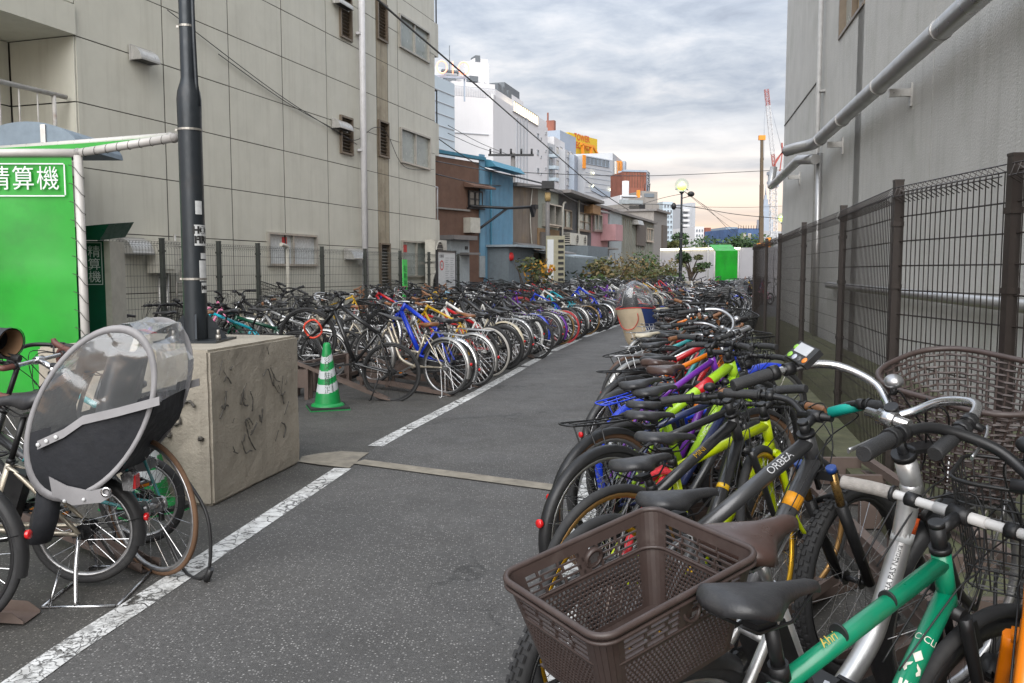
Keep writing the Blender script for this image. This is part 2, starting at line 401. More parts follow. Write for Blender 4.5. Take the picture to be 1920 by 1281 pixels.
q0 = CL[7:9]; setting(strip('road_marking', PAINT, [(0.20, 12.95), (0.66, 15.0)], -0.065, 0.065, 0.008))
setting(strip('road_marking', PAINT, [(0.74, 15.35), (1.44, 18.1)], -0.065, 0.065, 0.008))
setting(strip('road_marking', PAINT, [(1.58, 18.6), (2.80, 22.6)], -0.065, 0.065, 0.008))
setting(strip('road_marking', PAINT, CL[10:], -0.065, 0.065, 0.008))
setting(strip('road_marking', PAINT, CL, 1.76, 1.90, 0.008))
CONC = mat('weathered_concrete', (0.34, 0.305, 0.25), 0.88, 0, 0.22, 5, 0.6, 55, dirt=(0.15, 0.125, 0.10, 0.6), dscale=5, streak=(0.15, 0.13, 0.105), sstr=0.6)
TRENCH = mat('trench_cover', (0.23, 0.205, 0.165), 0.85, 0, 0.25, 9, 0.4, 70, dirt=(0.10, 0.09, 0.08, 0.6))
a, b = G(672, 868), G(1045, 918)
mb = MB(); d = (b - a).normalized(); nrm = Vector((-d.y, d.x, 0)) * 0.075
mb.add([a - nrm, b - nrm, b + nrm, a + nrm], [(0, 1, 2, 3)], 's'); mb.v = [(x, y, 0.012) for x, y, z in mb.v]
setting(obj('trench_cover', mb, TRENCH))
mb = MB(); pts = [G(x, y) for x, y in ((560, 868), (600, 874), (655, 880), (676, 862), (692, 851), (640, 848), (600, 852), (566, 858))]
mb.add([(p.x, p.y, 0.010) for p in pts], [tuple(range(8))], 's'); setting(obj('concrete_patch', mb, TRENCH))

# ================================================================== the panelled building on the left
LP0 = Vector((-2.2, 25.0, 0)); LD = Vector((-0.309, -0.951, 0)); LN = Vector((0.951, -0.309, 0))
def fac(px, py):
    p = onplane(px, py, LP0, LN); return ((25.0 - p.y) / 0.951, p.z)
def LM(t, z, off=0.0):
    return LP0 + LD * t + LN * off + Vector((0, 0, z))
LB_M = Matrix(((LD.x, LN.x, 0, LP0.x), (LD.y, LN.y, 0, LP0.y), (0, 0, 1, 0), (0, 0, 0, 1)))   # local: x along facade, y outward, z up
PANEL = mat('facade_panel', (0.58, 0.565, 0.49), 0.42, 0, 0.05, 2.0, 0.04, 30, dirt=(0.47, 0.455, 0.39, 0.45), dscale=0.9, streak=(0.38, 0.355, 0.29), sstr=0.5, coords='Object')
PANELRUST = mat('facade_panel_stained', (0.36, 0.31, 0.22), 0.5, 0, 0.15, 2, 0, 30, dirt=(0.16, 0.115, 0.07, 0.8), dscale=1.6, streak=(0.085, 0.055, 0.03), sstr=0.95)
JOINT = mat('joint_dark', (0.075, 0.068, 0.058), 0.8); GLASSD = mat('window_glass_dark', (0.03, 0.035, 0.035), 0.08, spec=0.8)
GLASSF = mat('frosted_glass', (0.30, 0.33, 0.31), 0.22, var=0.2, scale=1.5); GLASSW = mat('papered_glass', (0.52, 0.55, 0.56), 0.25, var=0.06)
ALU = mat('aluminium_frame', (0.42, 0.40, 0.36), 0.35, 0.6, dirt=(0.2, 0.17, 0.13, 0.4)); BRONZE = mat('bronze_frame', (0.17, 0.135, 0.10), 0.4, 0.4)
WHITEP = mat('white_pipe', (0.60, 0.59, 0.60), 0.4, var=0.06, dirt=(0.34, 0.32, 0.30, 0.35)); HOOD = mat('vent_hood_steel', (0.46, 0.45, 0.43), 0.35, 0.55, dirt=(0.22, 0.2, 0.17, 0.4))
ACBOX = mat('cream_enamel', (0.50, 0.48, 0.42), 0.45, dirt=(0.26, 0.23, 0.18, 0.5)); DARKM = mat('dark_metal', (0.03, 0.03, 0.032), 0.45, 0.3); RUST = mat('rusty_steel', (0.20, 0.11, 0.065), 0.85, 0.1, 0.35, 7, 0.3, 40)
REDS = mat('red_print', (0.62, 0.03, 0.03), 0.5)
LB = thing('panelled_building', 'cream panelled building with dark joints and rust streaks beside the parking', 'building'); LB.matrix_world = LB_M
TE = [-0.02, 2.43, 3.03, 3.66, 4.30, 6.07, 7.81, 9.55, 11.28, 13.1]; ZE = [0.0, 0.16] + [0.16 + 0.93 * k for k in range(1, 13)]
def frect(x0, y0, x1, y1):
    xm, ym = (x0 + x1) / 2, (y0 + y1) / 2
    t0, t1 = fac(x1, ym)[0], fac(x0, ym)[0]; z0, z1 = fac(xm, y1)[1], fac(xm, y0)[1]
    return [t0, t1, z0, z1]
WINS = []   # t0, t1, z0, z1, kind
for r in ((749, 42, 801, 103), (749, 247, 801, 311), (749, 452, 801, 520)): WINS.append(frect(*r) + ['slide'])
for r in ((711, 8, 731, 80), (711, 228, 731, 296), (711, 456, 731, 545)): WINS.append(frect(*r) + ['louvre'])
for r in ((637, -8, 659, 74), (638, 219, 661, 290)): WINS.append(frect(*r) + ['louvre'])
w = frect(502, 438, 594, 499); WINS.append(w + ['paper'])
# one window column sits inside one panel column
for w in WINS:
    if w[4] == 'slide': w[0], w[1] = 0.42, 2.36
    if w[4] == 'louvre' and w[0] < 4: w[0], w[1] = 3.06, 3.62
def cut_panel(t0, t1, z0, z1, dep):
    xs = sorted({t0, t1} | {min(max(q, t0), t1) for w in WINS for q in w[:2] if w[0] < t1 and w[1] > t0 and w[2] < z1 and w[3] > z0})
    zs = sorted({z0, z1} | {min(max(q, z0), z1) for w in WINS for q in w[2:4] if w[0] < t1 and w[1] > t0 and w[2] < z1 and w[3] > z0})
    mb = MB()
    for x0, x1 in zip(xs, xs[1:]):
        for a, b in zip(zs, zs[1:]):
            xm, zm = (x0 + x1) / 2, (a + b) / 2
            if any(w[0] < xm < w[1] and w[2] < zm < w[3] for w in WINS) or x1 - x0 < 0.004 or b - a < 0.004: continue
            mb.box((xm, dep / 2 - 0.05, zm), (x1 - x0, dep + 0.06, b - a), 'p')
    return mb
for i, (t0, t1) in enumerate(zip(TE, TE[1:])):
    for k, (z0, z1) in enumerate(zip(ZE, ZE[1:])):
        g = 0.008
        mb = cut_panel(t0 + 0.014, t1 - 0.014, z0 + g, z1 - g, rnd.uniform(0.0, 0.004))
        if mb.v: obj('panel', mb, PANELRUST if i == 2 else PANEL, LB)
mb = MB(); mb.box((6.54, -4.2, 5.6), (13.05, 8.2, 11.1), 'c'); obj('wall_core', mb, JOINT, LB)
for t in TE[1:-1]: mb = MB(); mb.box((t, -0.052, 5.7), (0.032, 0.06, 11.0), 'j'); obj('joint', mb, JOINT, LB)
for z in ZE[1:-1]:
    for t0, t1 in zip(TE, TE[1:]):
        if not any(w[2] < z < w[3] and w[0] < t1 and w[1] > t0 for w in WINS): mb = MB(); mb.box(((t0 + t1) / 2, -0.0535, z), (t1 - t0 - 0.036, 0.06, 0.022), 'j'); obj('joint', mb, JOINT, LB)
mb = MB(); mb.box((6.54, -4.0, 11.35), (13.3, 8.3, 0.45), 'c'); obj('parapet', mb, PANEL, LB)
mb = MB(); mb.box((-0.06, -4.15, 5.6), (0.06, 8.0, 11.1), 'c'); obj('side_wall', mb, PANEL, LB)
for (t0, t1, z0, z1, kd) in WINS:
    tm, zm, wd, ht = (t0 + t1) / 2, (z0 + z1) / 2, t1 - t0, z1 - z0
    mb = MB(); fw = 0.045
    for q in (-1, 1): mb.box((tm + q * (wd - fw) / 2, -0.015, zm), (fw, 0.10, ht), 'f')
    for q in (-1, 1): mb.box((tm, -0.012, zm + q * (ht - fw) / 2), (wd - 2 * fw, 0.10, fw), 'f')
    if kd != 'louvre': mb.box((tm, -0.02, zm), (0.05, 0.07, ht - 2 * fw), 'f')
    W = obj('window', mb, ALU if kd != 'louvre' else BRONZE, LB)
    if kd == 'louvre':
        n = int(ht / 0.085)
        for j in range(n):
            mb = MB(); mb.box((tm, -0.045, z0 + fw + (j + 0.5) * (ht - 2 * fw) / n), (wd - 2 * fw, 0.055, 0.012), 's', Euler((R_(35), 0, 0)).to_matrix()); obj('slat', mb, ALU if zm < 3 else BRONZE, W)
    else:
        for q in (-1, 1):
            mb = MB(); mb.box((tm + q * wd / 4, -0.05, zm), (wd / 2 - fw, 0.02, ht - 2 * fw), 's'); obj('pane', mb, GLASSW if kd == 'paper' else GLASSF, W)
t_, z_ = fac(536, 452); mb = MB(); mb.box((t_, -0.036, z_), (0.17, 0.006, 0.16), 's'); obj('notice', mb, REDS, LB)
t_, z_ = fac(762, 466); mb = MB(); mb.box((t_, -0.036, z_), (0.2, 0.006, 0.2), 's'); obj('notice', mb, REDS, LB)
def hood(px0, py0, px1, py1, nm='vent_hood'):
    t0, z1 = fac(px0, py0); t1, z0 = fac(px1, py1); wd = abs(t0 - t1) * 0.92; ht = z1 - z0; tm = (t0 + t1) / 2
    mb = MB(); sec = []
    for x in (-wd / 2, wd / 2):
        pr = [(0, 0), (0, ht)] + [(ht * 0.95 * math.sin(a), ht * math.cos(a) ** 1.0) for a in [R_(10 * j) for j in range(1, 9)]] + [(ht * 0.97, 0.03), (ht * 0.97, 0)]
        sec.append([(x, y, z) for y, z in pr])
    mb.loft(sec, 'h', True, True, False); mb.box((0, ht * 0.48, 0.012), (wd * 0.86, ht * 0.86, 0.03), 'd'); mb.box((0, 0.012, ht * 0.5), (wd * 1.12, 0.024, ht * 1.1), 'h')
    o = obj(nm, mb, {'h': HOOD, 'd': DARKM}, LB, (tm, 0.006, z0))
for q in ((241, 84, 282, 124), (623, -10, 652, 22), (622, 222, 650, 248), (222, 446, 268, 478), (645, 466, 672, 487)): hood(*q)
mb = MB(); mb.tube([(4.62, 0.11, 0), (4.62, 0.11, 11.4)], 0.075, 14, 'p')
for z in (1.6, 4.3, 7.0, 9.6): mb.box((4.62, 0.06, z), (0.2, 0.12, 0.05), 'p')
obj('downpipe', mb, WHITEP, LB)
# thin cables lying along the facade
for pts in ([(9.9, 5.30), (7.8, 4.86), (6.0, 4.63), (4.9, 4.5), (3.9, 4.95), (3.2, 4.9), (2.2, 4.2), (0.2, 4.35)], [(11.2, 5.7), (8.0, 4.95), (4.8, 4.42)]):
    mb = MB(); mb.tube(smooth_path([(t, 0.03, z) for t, z in pts], 6), 0.008, 5, 'c'); obj('cable', mb, DARKM, LB)
# balconies on the far end wall
for z0 in (2.2, 5.05, 7.95):
    mb = MB(); mb.box((-0.52, -1.6, z0 + 0.3), (0.86, 2.6, 0.95), 'b'); bl = obj('balcony', mb, PANEL, LB)
    mb = MB(); zt = z0 + 1.75
    for y in [-0.35 - 0.2 * j for j in range(13)]: mb.cyl((-0.9, y, z0 + 0.78), (-0.9, y, zt), 0.012, 5, 'r')
    for x in (-0.9, -0.65, -0.4, -0.15): mb.cyl((x, -0.33, z0 + 0.78), (x, -0.33, zt), 0.012, 5, 'r')
    mb.tube([(-0.1, -0.33, zt), (-0.9, -0.33, zt), (-0.9, -2.8, zt)], 0.02, 6, 'r'); obj('railing', mb, WHITEP if z0 < 3 else DARKM, bl)
mb = MB(); mb.prism([(-0.1, -0.4, 7.05), (-0.5, -0.4, 7.55), (-0.75, -0.4, 7.35), (-0.45, -0.4, 6.85)], (0, -0.5, 0), 'b'); obj('floodlight', mb, DARKM, LB)
# recessed balcony at the near end
mb = MB()
for z0, z1 in ((2.95, 3.88), (3.88, 4.81)):
    mb.box((13.11, -0.62, (z0 + z1) / 2), (0.02, 1.18, z1 - z0 - 0.02), 'p')
    for x0, x1 in ((13.13, 14.9), (14.92, 16.7), (16.72, 18.5)): mb.box(((x0 + x1) / 2, -1.25, (z0 + z1) / 2), (x1 - x0, 0.03, z1 - z0 - 0.02), 'p')
obj('recess_wall', mb, PANEL, LB)
mb = MB(); mb.box((15.85, -4.3, 3.9), (5.4, 6.0, 1.9), 'c'); obj('recess_core', mb, JOINT, LB)
mb = MB(); mb.box((15.85, -0.62, 5.02), (5.45, 1.30, 0.42), 's'); mb.box((15.85, -0.6, 2.9), (5.45, 1.35, 0.2), 's'); obj('balcony_slab', mb, PANEL, LB)
for k in range(3):
    for z0 in (5.25, 6.2, 7.15, 8.1, 9.05, 9.98): 
        mb = MB(); mb.box((14.0 + k * 1.8, -0.04, z0 + 0.46), (1.77, 0.06, 0.9), 'p'); obj('panel', mb, PANEL, LB)
for k in range(3):
    for z0 in (0.18, 1.1, 2.03):
        mb = MB(); mb.box((14.0 + k * 1.8, -0.04, z0 + 0.4), (1.77, 0.06, 0.88), 'p'); obj('panel', mb, PANEL, LB)
mb = MB(); mb.box((15.85, -4.2, 8.2), (5.4, 8.1, 6.0), 'c'); mb.box((15.85, -4.2, 1.4), (5.4, 8.1, 2.8), 'c'); obj('wall_core', mb, JOINT, LB)
mb = MB()
mb.tube([(13.2, -0.12, 3.93), (18.4, -0.12, 3.93)], 0.035, 8, 'r')
for j in range(4): mb.cyl((13.42 + j * 1.3, -0.12, 3.0), (13.42 + j * 1.3, -0.12, 3.92), 0.03, 6, 'r')
for j in range(16): mb.cyl((13.7 + j * 0.3, -0.12, 3.0), (13.7 + j * 0.3, -0.12, 3.92), 0.012, 5, 'r')
obj('railing', mb, mat('flaking_white_paint', (0.47, 0.45, 0.42), 0.6, dirt=(0.20, 0.10, 0.06, 0.8), dscale=6), LB)
for (x0, x1) in ((14.55, 15.25), (15.3, 16.2)):
    mb = MB()
    for q in (x0, (x0 + x1) / 2, x1): mb.box((q, -1.19, 3.4), (0.06, 0.06, 0.85), 'f')
    for z in (3.0, 3.42, 3.83): mb.box(((x0 + x1) / 2, -1.2, z), (x1 - x0, 0.05, 0.06), 'f')
    W = obj('window', mb, ALU, LB); mb = MB(); mb.box(((x0 + x1) / 2, -1.215, 3.4), (x1 - x0, 0.03, 0.85), 'g'); obj('pane', mb, GLASSD, W)
# meter cabinet, ducts and air conditioners standing against the wall
mb = MB(); mb.box((0, 0.13, 0.26), (0.44, 0.26, 0.52), 'b'); mb.box((0.04, 0.265, 0.26), (0.26, 0.012, 0.4), 'b2'); mb.cyl((-0.1, 0.1, -1.4), (-0.1, 0.1, 0.01), 0.03, 8, 'd'); mb.cyl((0.08, 0.1, -1.4), (0.08, 0.1, 0.01), 0.025, 8, 'd')
t_, z_ = fac(292, 512); obj('meter_cabinet', mb, {'b': ACBOX, 'b2': PANEL, 'd': HOOD}, LB, (t_, 0.03, z_))
mb = MB()
for x in (-0.16, 0.16):
    mb.cyl((x, 0.05, 0), (x, 0.05, 2.0), 0.02, 6, 'l')
for j in range(9): mb.cyl((-0.16, 0.05, 0.2 + 0.2 * j), (0.16, 0.05, 0.2 + 0.2 * j), 0.014, 5, 'l')
t_, z_ = fac(333, 520); obj('wall_ladder', mb, ALU, LB, (t_, 0.05, 0.05))
mb = MB(); mb.tube(smooth_path([(0, 0.12, 0.2), (0, 0.12, 1.75), (0.03, 0.12, 1.93), (0.22, 0.12, 1.97)], 5), 0.04, 8, 'p'); t_, z_ = fac(521, 470); obj('bent_pipe', mb, ACBOX, LB, (t_, 0.1, 0))
def ac_unit(t, z, wd=0.8, ht=0.62, name='air_conditioner', par=None, dep=0.3):
    mb = MB(); mb.box((0, dep / 2 + 0.1, ht / 2), (wd, dep, ht), 'b')
    for j in range(5): mb.box((-wd / 2 - 0.004, dep / 2 + 0.1, 0.1 + j * ht * 0.18), (0.012, dep * 0.8, ht * 0.1), 'd')
    M = Matrix.Translation((wd * 0.12, dep + 0.104, ht / 2)) @ Matrix.Rotation(-math.pi / 2, 4, 'X')
    mb.lathe([(ht * 0.44, 0), (ht * 0.44, 0.02), (ht * 0.40, 0.02), (ht * 0.40, 0.0)], 18, 'b', M); mb.lathe([(0.001, 0.004), (ht * 0.40, 0.004)], 18, 'd', M)
    for j in range(4): mb.box((wd * 0.12, dep + 0.116, ht * (0.2 + 0.2 * j)), (ht * 0.8, 0.008, 0.01), 'b')
    return obj(name, mb, {'b': ACBOX, 'd': DARKM}, par, (t, 0, z))
ac_unit(0.62, 0.35, 0.86, 1.3, par=LB); ac_unit(0.62, 1.7, 0.86, 0.62, par=LB)
mb = MB()
for k in range(26):
    y0 = rnd.uniform(-2.6, -0.4); mb.tube([(-0.96, y0, 5.9), (-1.0, y0 + 0.02, 5.4 + rnd.random() * 0.2), (-0.98, y0 - 0.03, 4.75 + rnd.random() * 0.5)], 0.006, 4, 'l')
    for j in range(9): grow_leaves(mb, (-0.98 + rnd.uniform(-.03, .03), y0, 4.75 + 0.12 * j), 0.06, 3, 0.04, 'l', rnd)
IVY = mat('ivy_leaf', (0.10, 0.17, 0.055), 0.6, var=0.35, scale=5); o = obj('ivy', mb, IVY); o.matrix_world = LB_M; tag(o, 'hanging green ivy trailing below the end balcony of the cream building', 'plant')

# ================================================================== mesh fences
def mesh_panel(mb, a, b, z0, z1, pitch=0.05, hp=0.15, r=0.0019, loops=True):
    a = Vector(a); b = Vector(b); d = b - a; L = d.length; d /= L; n = max(2, int(L / pitch)); nrm = Vector((d.y, -d.x, 0))
    for j in range(1, n):
        p = a + d * (L * j / n); mb.tube([p + Vector((0, 0, z0)), p + Vector((0, 0, z1))], r, 3, 'w', False, False, False)
        if loops: mb.tube([p + Vector((0, 0, z1)), p + d * pitch * 0.6 - nrm * 0.03 + Vector((0, 0, z1 + 0.03)), p + d * pitch * 0.5 - nrm * 0.055 + Vector((0, 0, z1 - 0.035)), p + d * pitch * 0.1 - nrm * 0.01 + Vector((0, 0, z1 - 0.07))], r, 3, 'w', False, False, False)
    k = int((z1 - z0) / hp)
    for j in range(k + 1):
        z = z0 + (z1 - z0) * j / k; o_ = nrm * (2.2 * r)
        mb.tube([a + o_ + Vector((0, 0, z)), b + o_ + Vector((0, 0, z))], r * 1.25, 4, 'w', False, False, False)
    if loops:
        for dz, q in ((0.03, 0.03), (-0.03, 0.05)): mb.tube([a - nrm * q + Vector((0, 0, z1 + dz)), b - nrm * q + Vector((0, 0, z1 + dz))], r, 4, 'w', False, False, False)
BROWN = mat('brown_fence_coating', (0.028, 0.021, 0.018), 0.45, 0.1, dirt=(0.07, 0.055, 0.045, 0.3), dscale=9); GREENBLK = mat('dark_fence_coating', (0.045, 0.05, 0.045), 0.5, 0.1)
def make_fence(name, label, pts, top, sq, m, pitch, mesh_top):
    f = thing(name, label, 'fence', (pts[0][0], pts[0][1], 0)); o0 = Vector((pts[0][0], pts[0][1], 0))
    for i, p in enumerate(pts):
        q = pts[min(i + 1, len(pts) - 1)]; q2 = pts[max(i - 1, 0)]; ang = math.atan2(q[1] - q2[1], q[0] - q2[0])
        mb = MB(); mb.box((0, 0, top / 2), (sq, sq, top), 'p', Matrix.Rotation(ang, 3, 'Z')); mb.box((0, 0, top + 0.006), (sq * 1.08, sq * 1.08, 0.014), 'p', Matrix.Rotation(ang, 3, 'Z'))
        for z in (0.35, 0.85, 1.35, 1.75): mb.box((0, 0, z), (sq * 1.35, sq * 1.2, 0.03), 'p', Matrix.Rotation(ang, 3, 'Z'))
        obj('post', mb, m, f, Vector((p[0], p[1], 0)) - o0)
    for a, b in zip(pts, pts[1:]):
        mb = MB(); A = Vector((a[0], a[1], 0)) - o0; B = Vector((b[0], b[1], 0)) - o0; nv = (B - A).normalized() * sq * 0.5
        mesh_panel(mb, A + nv, B - nv, 0.08, mesh_top, pitch, r=0.0036 if a[1] < 5.6 else 0.0023); obj('mesh_panel', mb, m, f)
    return f
RF = [G(x, y, 2.02) for x, y in ((1905, 292), (1685, 341), (1582, 388), (1508, 419), (1463, 439.5), (1438, 449), (1415, 458.5))]
RF = [Vector((2.43, -0.6, 0)), Vector((2.44, 1.5, 0))] + RF
make_fence('mesh_fence', 'tall brown welded mesh fence on square posts in front of the grey stucco wall', RF, 2.02, 0.054, BROWN, 0.055, 1.95)
LFP = [LM(t, 0, 0.78) for t in (13.6, 12.4, 11.05, 9.95, 7.75, 5.9, 4.1, 2.35, 0.25)]
make_fence('mesh_fence', 'low dark mesh fence running along the cream panelled building', LFP, 1.93, 0.06, GREENBLK, 0.06, 1.86)
# notice board on the left fence
mb = MB(); mb.box((0, 0, 0), (1.25, 0.03, 1.15), 'w')
for q in (-1, 1): mb.box((q * 0.65, 0, -0.12), (0.05, 0.06, 1.5), 'f')
mb.box((0, 0, 0.60), (1.35, 0.06, 0.05), 'f')
M = Matrix.Translation((-0.36, -0.018, 0.22)) @ Matrix.Rotation(math.pi / 2, 4, 'X'); mb.lathe([(0.10, 0.002), (0.135, 0.002)], 24, 'r', M, False, False)
Mt = Matrix.Rotation(math.pi / 2, 4, 'X')
add_text(mb, '駐輪場', Matrix.Translation((-0.36, -0.018, 0.46)) @ Mt, 0.10, 'k'); add_text(mb, '禁止', Matrix.Translation((-0.36, -0.018, 0.22)) @ Mt, 0.07, 'k')
for j in range(14):
    for x0, x1 in ((-0.10, 0.18), (0.26, 0.54)): mb.box(((x0 + x1 - 0.06 * (j % 3)) / 2, -0.017, 0.42 - 0.06 * j), (x1 - x0 - 0.06 * (j % 3), 0.003, 0.014), 'k2')
mb.box((-0.33, -0.017, -0.45), (0.34, 0.003, 0.09), 'k2')
WHITEB = mat('white_board', (0.62, 0.64, 0.65), 0.35, var=0.04); INK = mat('black_ink', (0.02, 0.02, 0.02), 0.6); INKG = mat('grey_print', (0.33, 0.35, 0.37), 0.6)
nb = obj('notice_board', mb, {'w': WHITEB, 'f': DARKM, 'r': REDS, 'k': INK, 'k2': INKG}, None, LM(1.35, 1.38, 0.86), (0, 0, math.atan2(LN.y, LN.x) + math.pi / 2))
tag(nb, 'white notice board with red ring sign fixed to the dark mesh fence', 'sign')
mb = MB(); mb.box((0, 0, 0), (0.24, 0.02, 1.15), 'w'); add_text(mb, '駐\n輪\n場\n入\n口', Matrix.Translation((0, -0.012, 0)) @ Mt, 0.17, 'k')
o = obj('vertical_sign', mb, {'w': mat('fluorescent_green', (0.05, 0.62, 0.10), 0.45), 'k': mat('dark_green_ink', (0.01, 0.16, 0.03), 0.6)}, None, LM(3.98, 1.15, 0.85), (0, 0, math.atan2(LN.y, LN.x) + math.pi / 2)); tag(o, 'narrow bright green vertical sign hung on the dark mesh fence', 'sign')

# ================================================================== the stucco building on the right
WP = Vector((5.39, 12.2, 0)); WD = Vector((0.188, 0.982, 0)).normalized(); WNn = Vector((-0.982, 0.188, 0)).normalized()
RB_M = Matrix(((WD.x, WNn.x, 0, WP.x), (WD.y, WNn.y, 0, WP.y), (0, 0, 1, 0), (0, 0, 0, 1)))
def wl(px, py):
    p = onplane(px, py, WP, WNn); return ((p - WP).dot(WD), p.z)
STUC = mat('grey_stucco', (0.49, 0.48, 0.455), 0.9, 0, 0.07, 1.2, 1.0, 38, speck=(0.30, 0.30, 0.285, 34, 0.5), dirt=(0.31, 0.32, 0.265, 0.55), dscale=0.7, streak=(0.27, 0.27, 0.235), sstr=0.5)
STEEL = mat('zinc_duct', (0.46, 0.455, 0.45), 0.36, 0.75, 0.06, 1.5, dirt=(0.33, 0.32, 0.30, 0.35), dscale=1.5); CURTAIN = mat('tan_curtain', (0.38, 0.26, 0.13), 0.8, var=0.3, scale=30)
RB = thing('stucco_building', 'tall grey stucco building with silver ducts behind the brown fence', 'building'); RB.matrix_world = RB_M
JS = [-16.5, -11.0, -6.2, -1.75, 2.85, 7.35, 13.0]
wt0, wz0 = wl(1622, -2)[0], 5.85; wt1 = wl(1573, 70)[0]
for i, (a, b) in enumerate(zip(JS, JS[1:])):
    mb = MB(); g = 0.012
    if a < (wt0 + wt1) / 2 < b:
        for x0, x1, z0, z1 in ((a + g, wt0, 0, 19), (wt1, b - g, 0, 19), (wt0, wt1, 0, wz0), (wt0, wt1, wz0 + 1.6, 19)): mb.box(((x0 + x1) / 2, -0.1, (z0 + z1) / 2), (x1 - x0, 0.2, z1 - z0), 'p')
    else: mb.box(((a + b) / 2, -0.1, 9.5), (b - a - 2 * g, 0.2, 19), 'p')
    obj('wall_panel', mb, STUC, RB)
mb = MB(); mb.box((-1.75, -5.23, 9.5), (29.4, 10.1, 18.9), 'c'); obj('wall_core', mb, JOINT, RB)
mb = MB(); mb.box((13.02, -5.2, 9.5), (0.12, 10.3, 19), 'c'); obj('end_wall', mb, STUC, RB)
mb = MB(); wm = (wt0 + wt1) / 2; wwd = wt1 - wt0
for q in (-1, 1): mb.box((wm + q * (wwd / 2 - 0.04), -0.06, wz0 + 0.8), (0.08, 0.16, 1.6), 'f')
mb.box((wm, -0.06, wz0 + 0.02), (wwd - 0.16, 0.18, 0.05), 'f'); mb.box((wm, -0.05, wz0 + 0.8), (0.05, 0.1, 1.5), 'f'); W = obj('window', mb, BRONZE, RB)
mb = MB(); mb.box((wm - wwd / 4, -0.12, wz0 + 0.8), (wwd / 2 - 0.06, 0.03, 1.5), 'g'); obj('pane', mb, CURTAIN, W); mb = MB(); mb.box((wm + wwd / 4, -0.12, wz0 + 0.8), (wwd / 2 - 0.06, 0.03, 1.5), 'g'); obj('pane', mb, GLASSF, W)
mb = MB(); mb.box((9.9, 0.006, 5.6), (6.1, 0.02, 0.03), 'j'); obj('joint_strip', mb, JOINT, RB)
def duct(name, pts, r, seg=14, rings=()):
    mb = MB(); mb.tube(pts, r, seg, 'd')
    for (p, q) in rings: mb.tube([p, q], r * 1.08, seg, 'd')
    return obj(name, mb, STEEL, RB)
zd = 3.95; duct('overhead_duct', [(-16, 0.32, zd - 0.05), (-8, 0.32, zd), (4.3, 0.32, zd + 0.03)] + smooth_path([(4.9, 0.32, zd + 0.03), (5.2, 0.38, zd + 0.02), (5.45, 0.6, zd), (5.75, 0.78, zd - 0.02)], 4), 0.115, 16, [((x, 0.32, zd + 0.01), (x + 0.06, 0.32, zd + 0.01)) for x in (-9, -6, -3.2, -0.4, 2.2, 4.4)])
duct('overhead_duct', [(5.1, 0.30, zd - 0.28), (6.6, 0.42, zd - 0.1), (9.0, 0.40, zd - 0.1), (12.2, 0.38, zd - 0.12), (12.5, 0.38, zd - 0.1), (12.62, 0.36, zd + 0.05), (12.65, 0.3, zd + 0.45)], 0.10, 14)
mb = MB(); mb.cyl((5.25, 0.2, 0), (5.25, 0.2, 3.8), 0.06, 10, 's'); obj('steel_downpipe', mb, STEEL, RB)
mb = MB(); mb.cyl((6.15, 0.12, 0), (6.15, 0.12, 8.6), 0.05, 10, 'w')
for z in (1.2, 3.2, 5.2, 7.3): mb.box((6.15, 0.06, z), (0.16, 0.12, 0.04), 'w')
obj('downpipe', mb, mat('grey_pipe', (.36, .355, .345), .5), RB)
duct('low_pipe', [(-16, 0.14, 1.13), (4.2, 0.14, 1.18), (4.3, 0.1, 1.18), (4.32, 0.02, 1.18)], 0.062, 12)
for x in (-9.5, -5.0, -0.8, 3.9, 9.5):
    mb = MB(); mb.box((x, 0.14, zd - 0.17), (0.06, 0.28, 0.1), 'b'); mb.box((x, 0.012, zd - 0.2), (0.1, 0.024, 0.3), 'b'); obj('duct_bracket', mb, HOOD, RB)
mb = MB(); mb.box((-1.75, 1.0, 0.06), (29, 1.7, 0.12), 's'); o = obj('planting_strip', mb, mat('mossy_soil', (0.085, 0.085, 0.045), 0.95, var=0.4, scale=4, bump=0.6, bscale=20, dirt=(0.10, 0.14, 0.04, 0.7)), None); o.matrix_world = RB_M; setting(o)

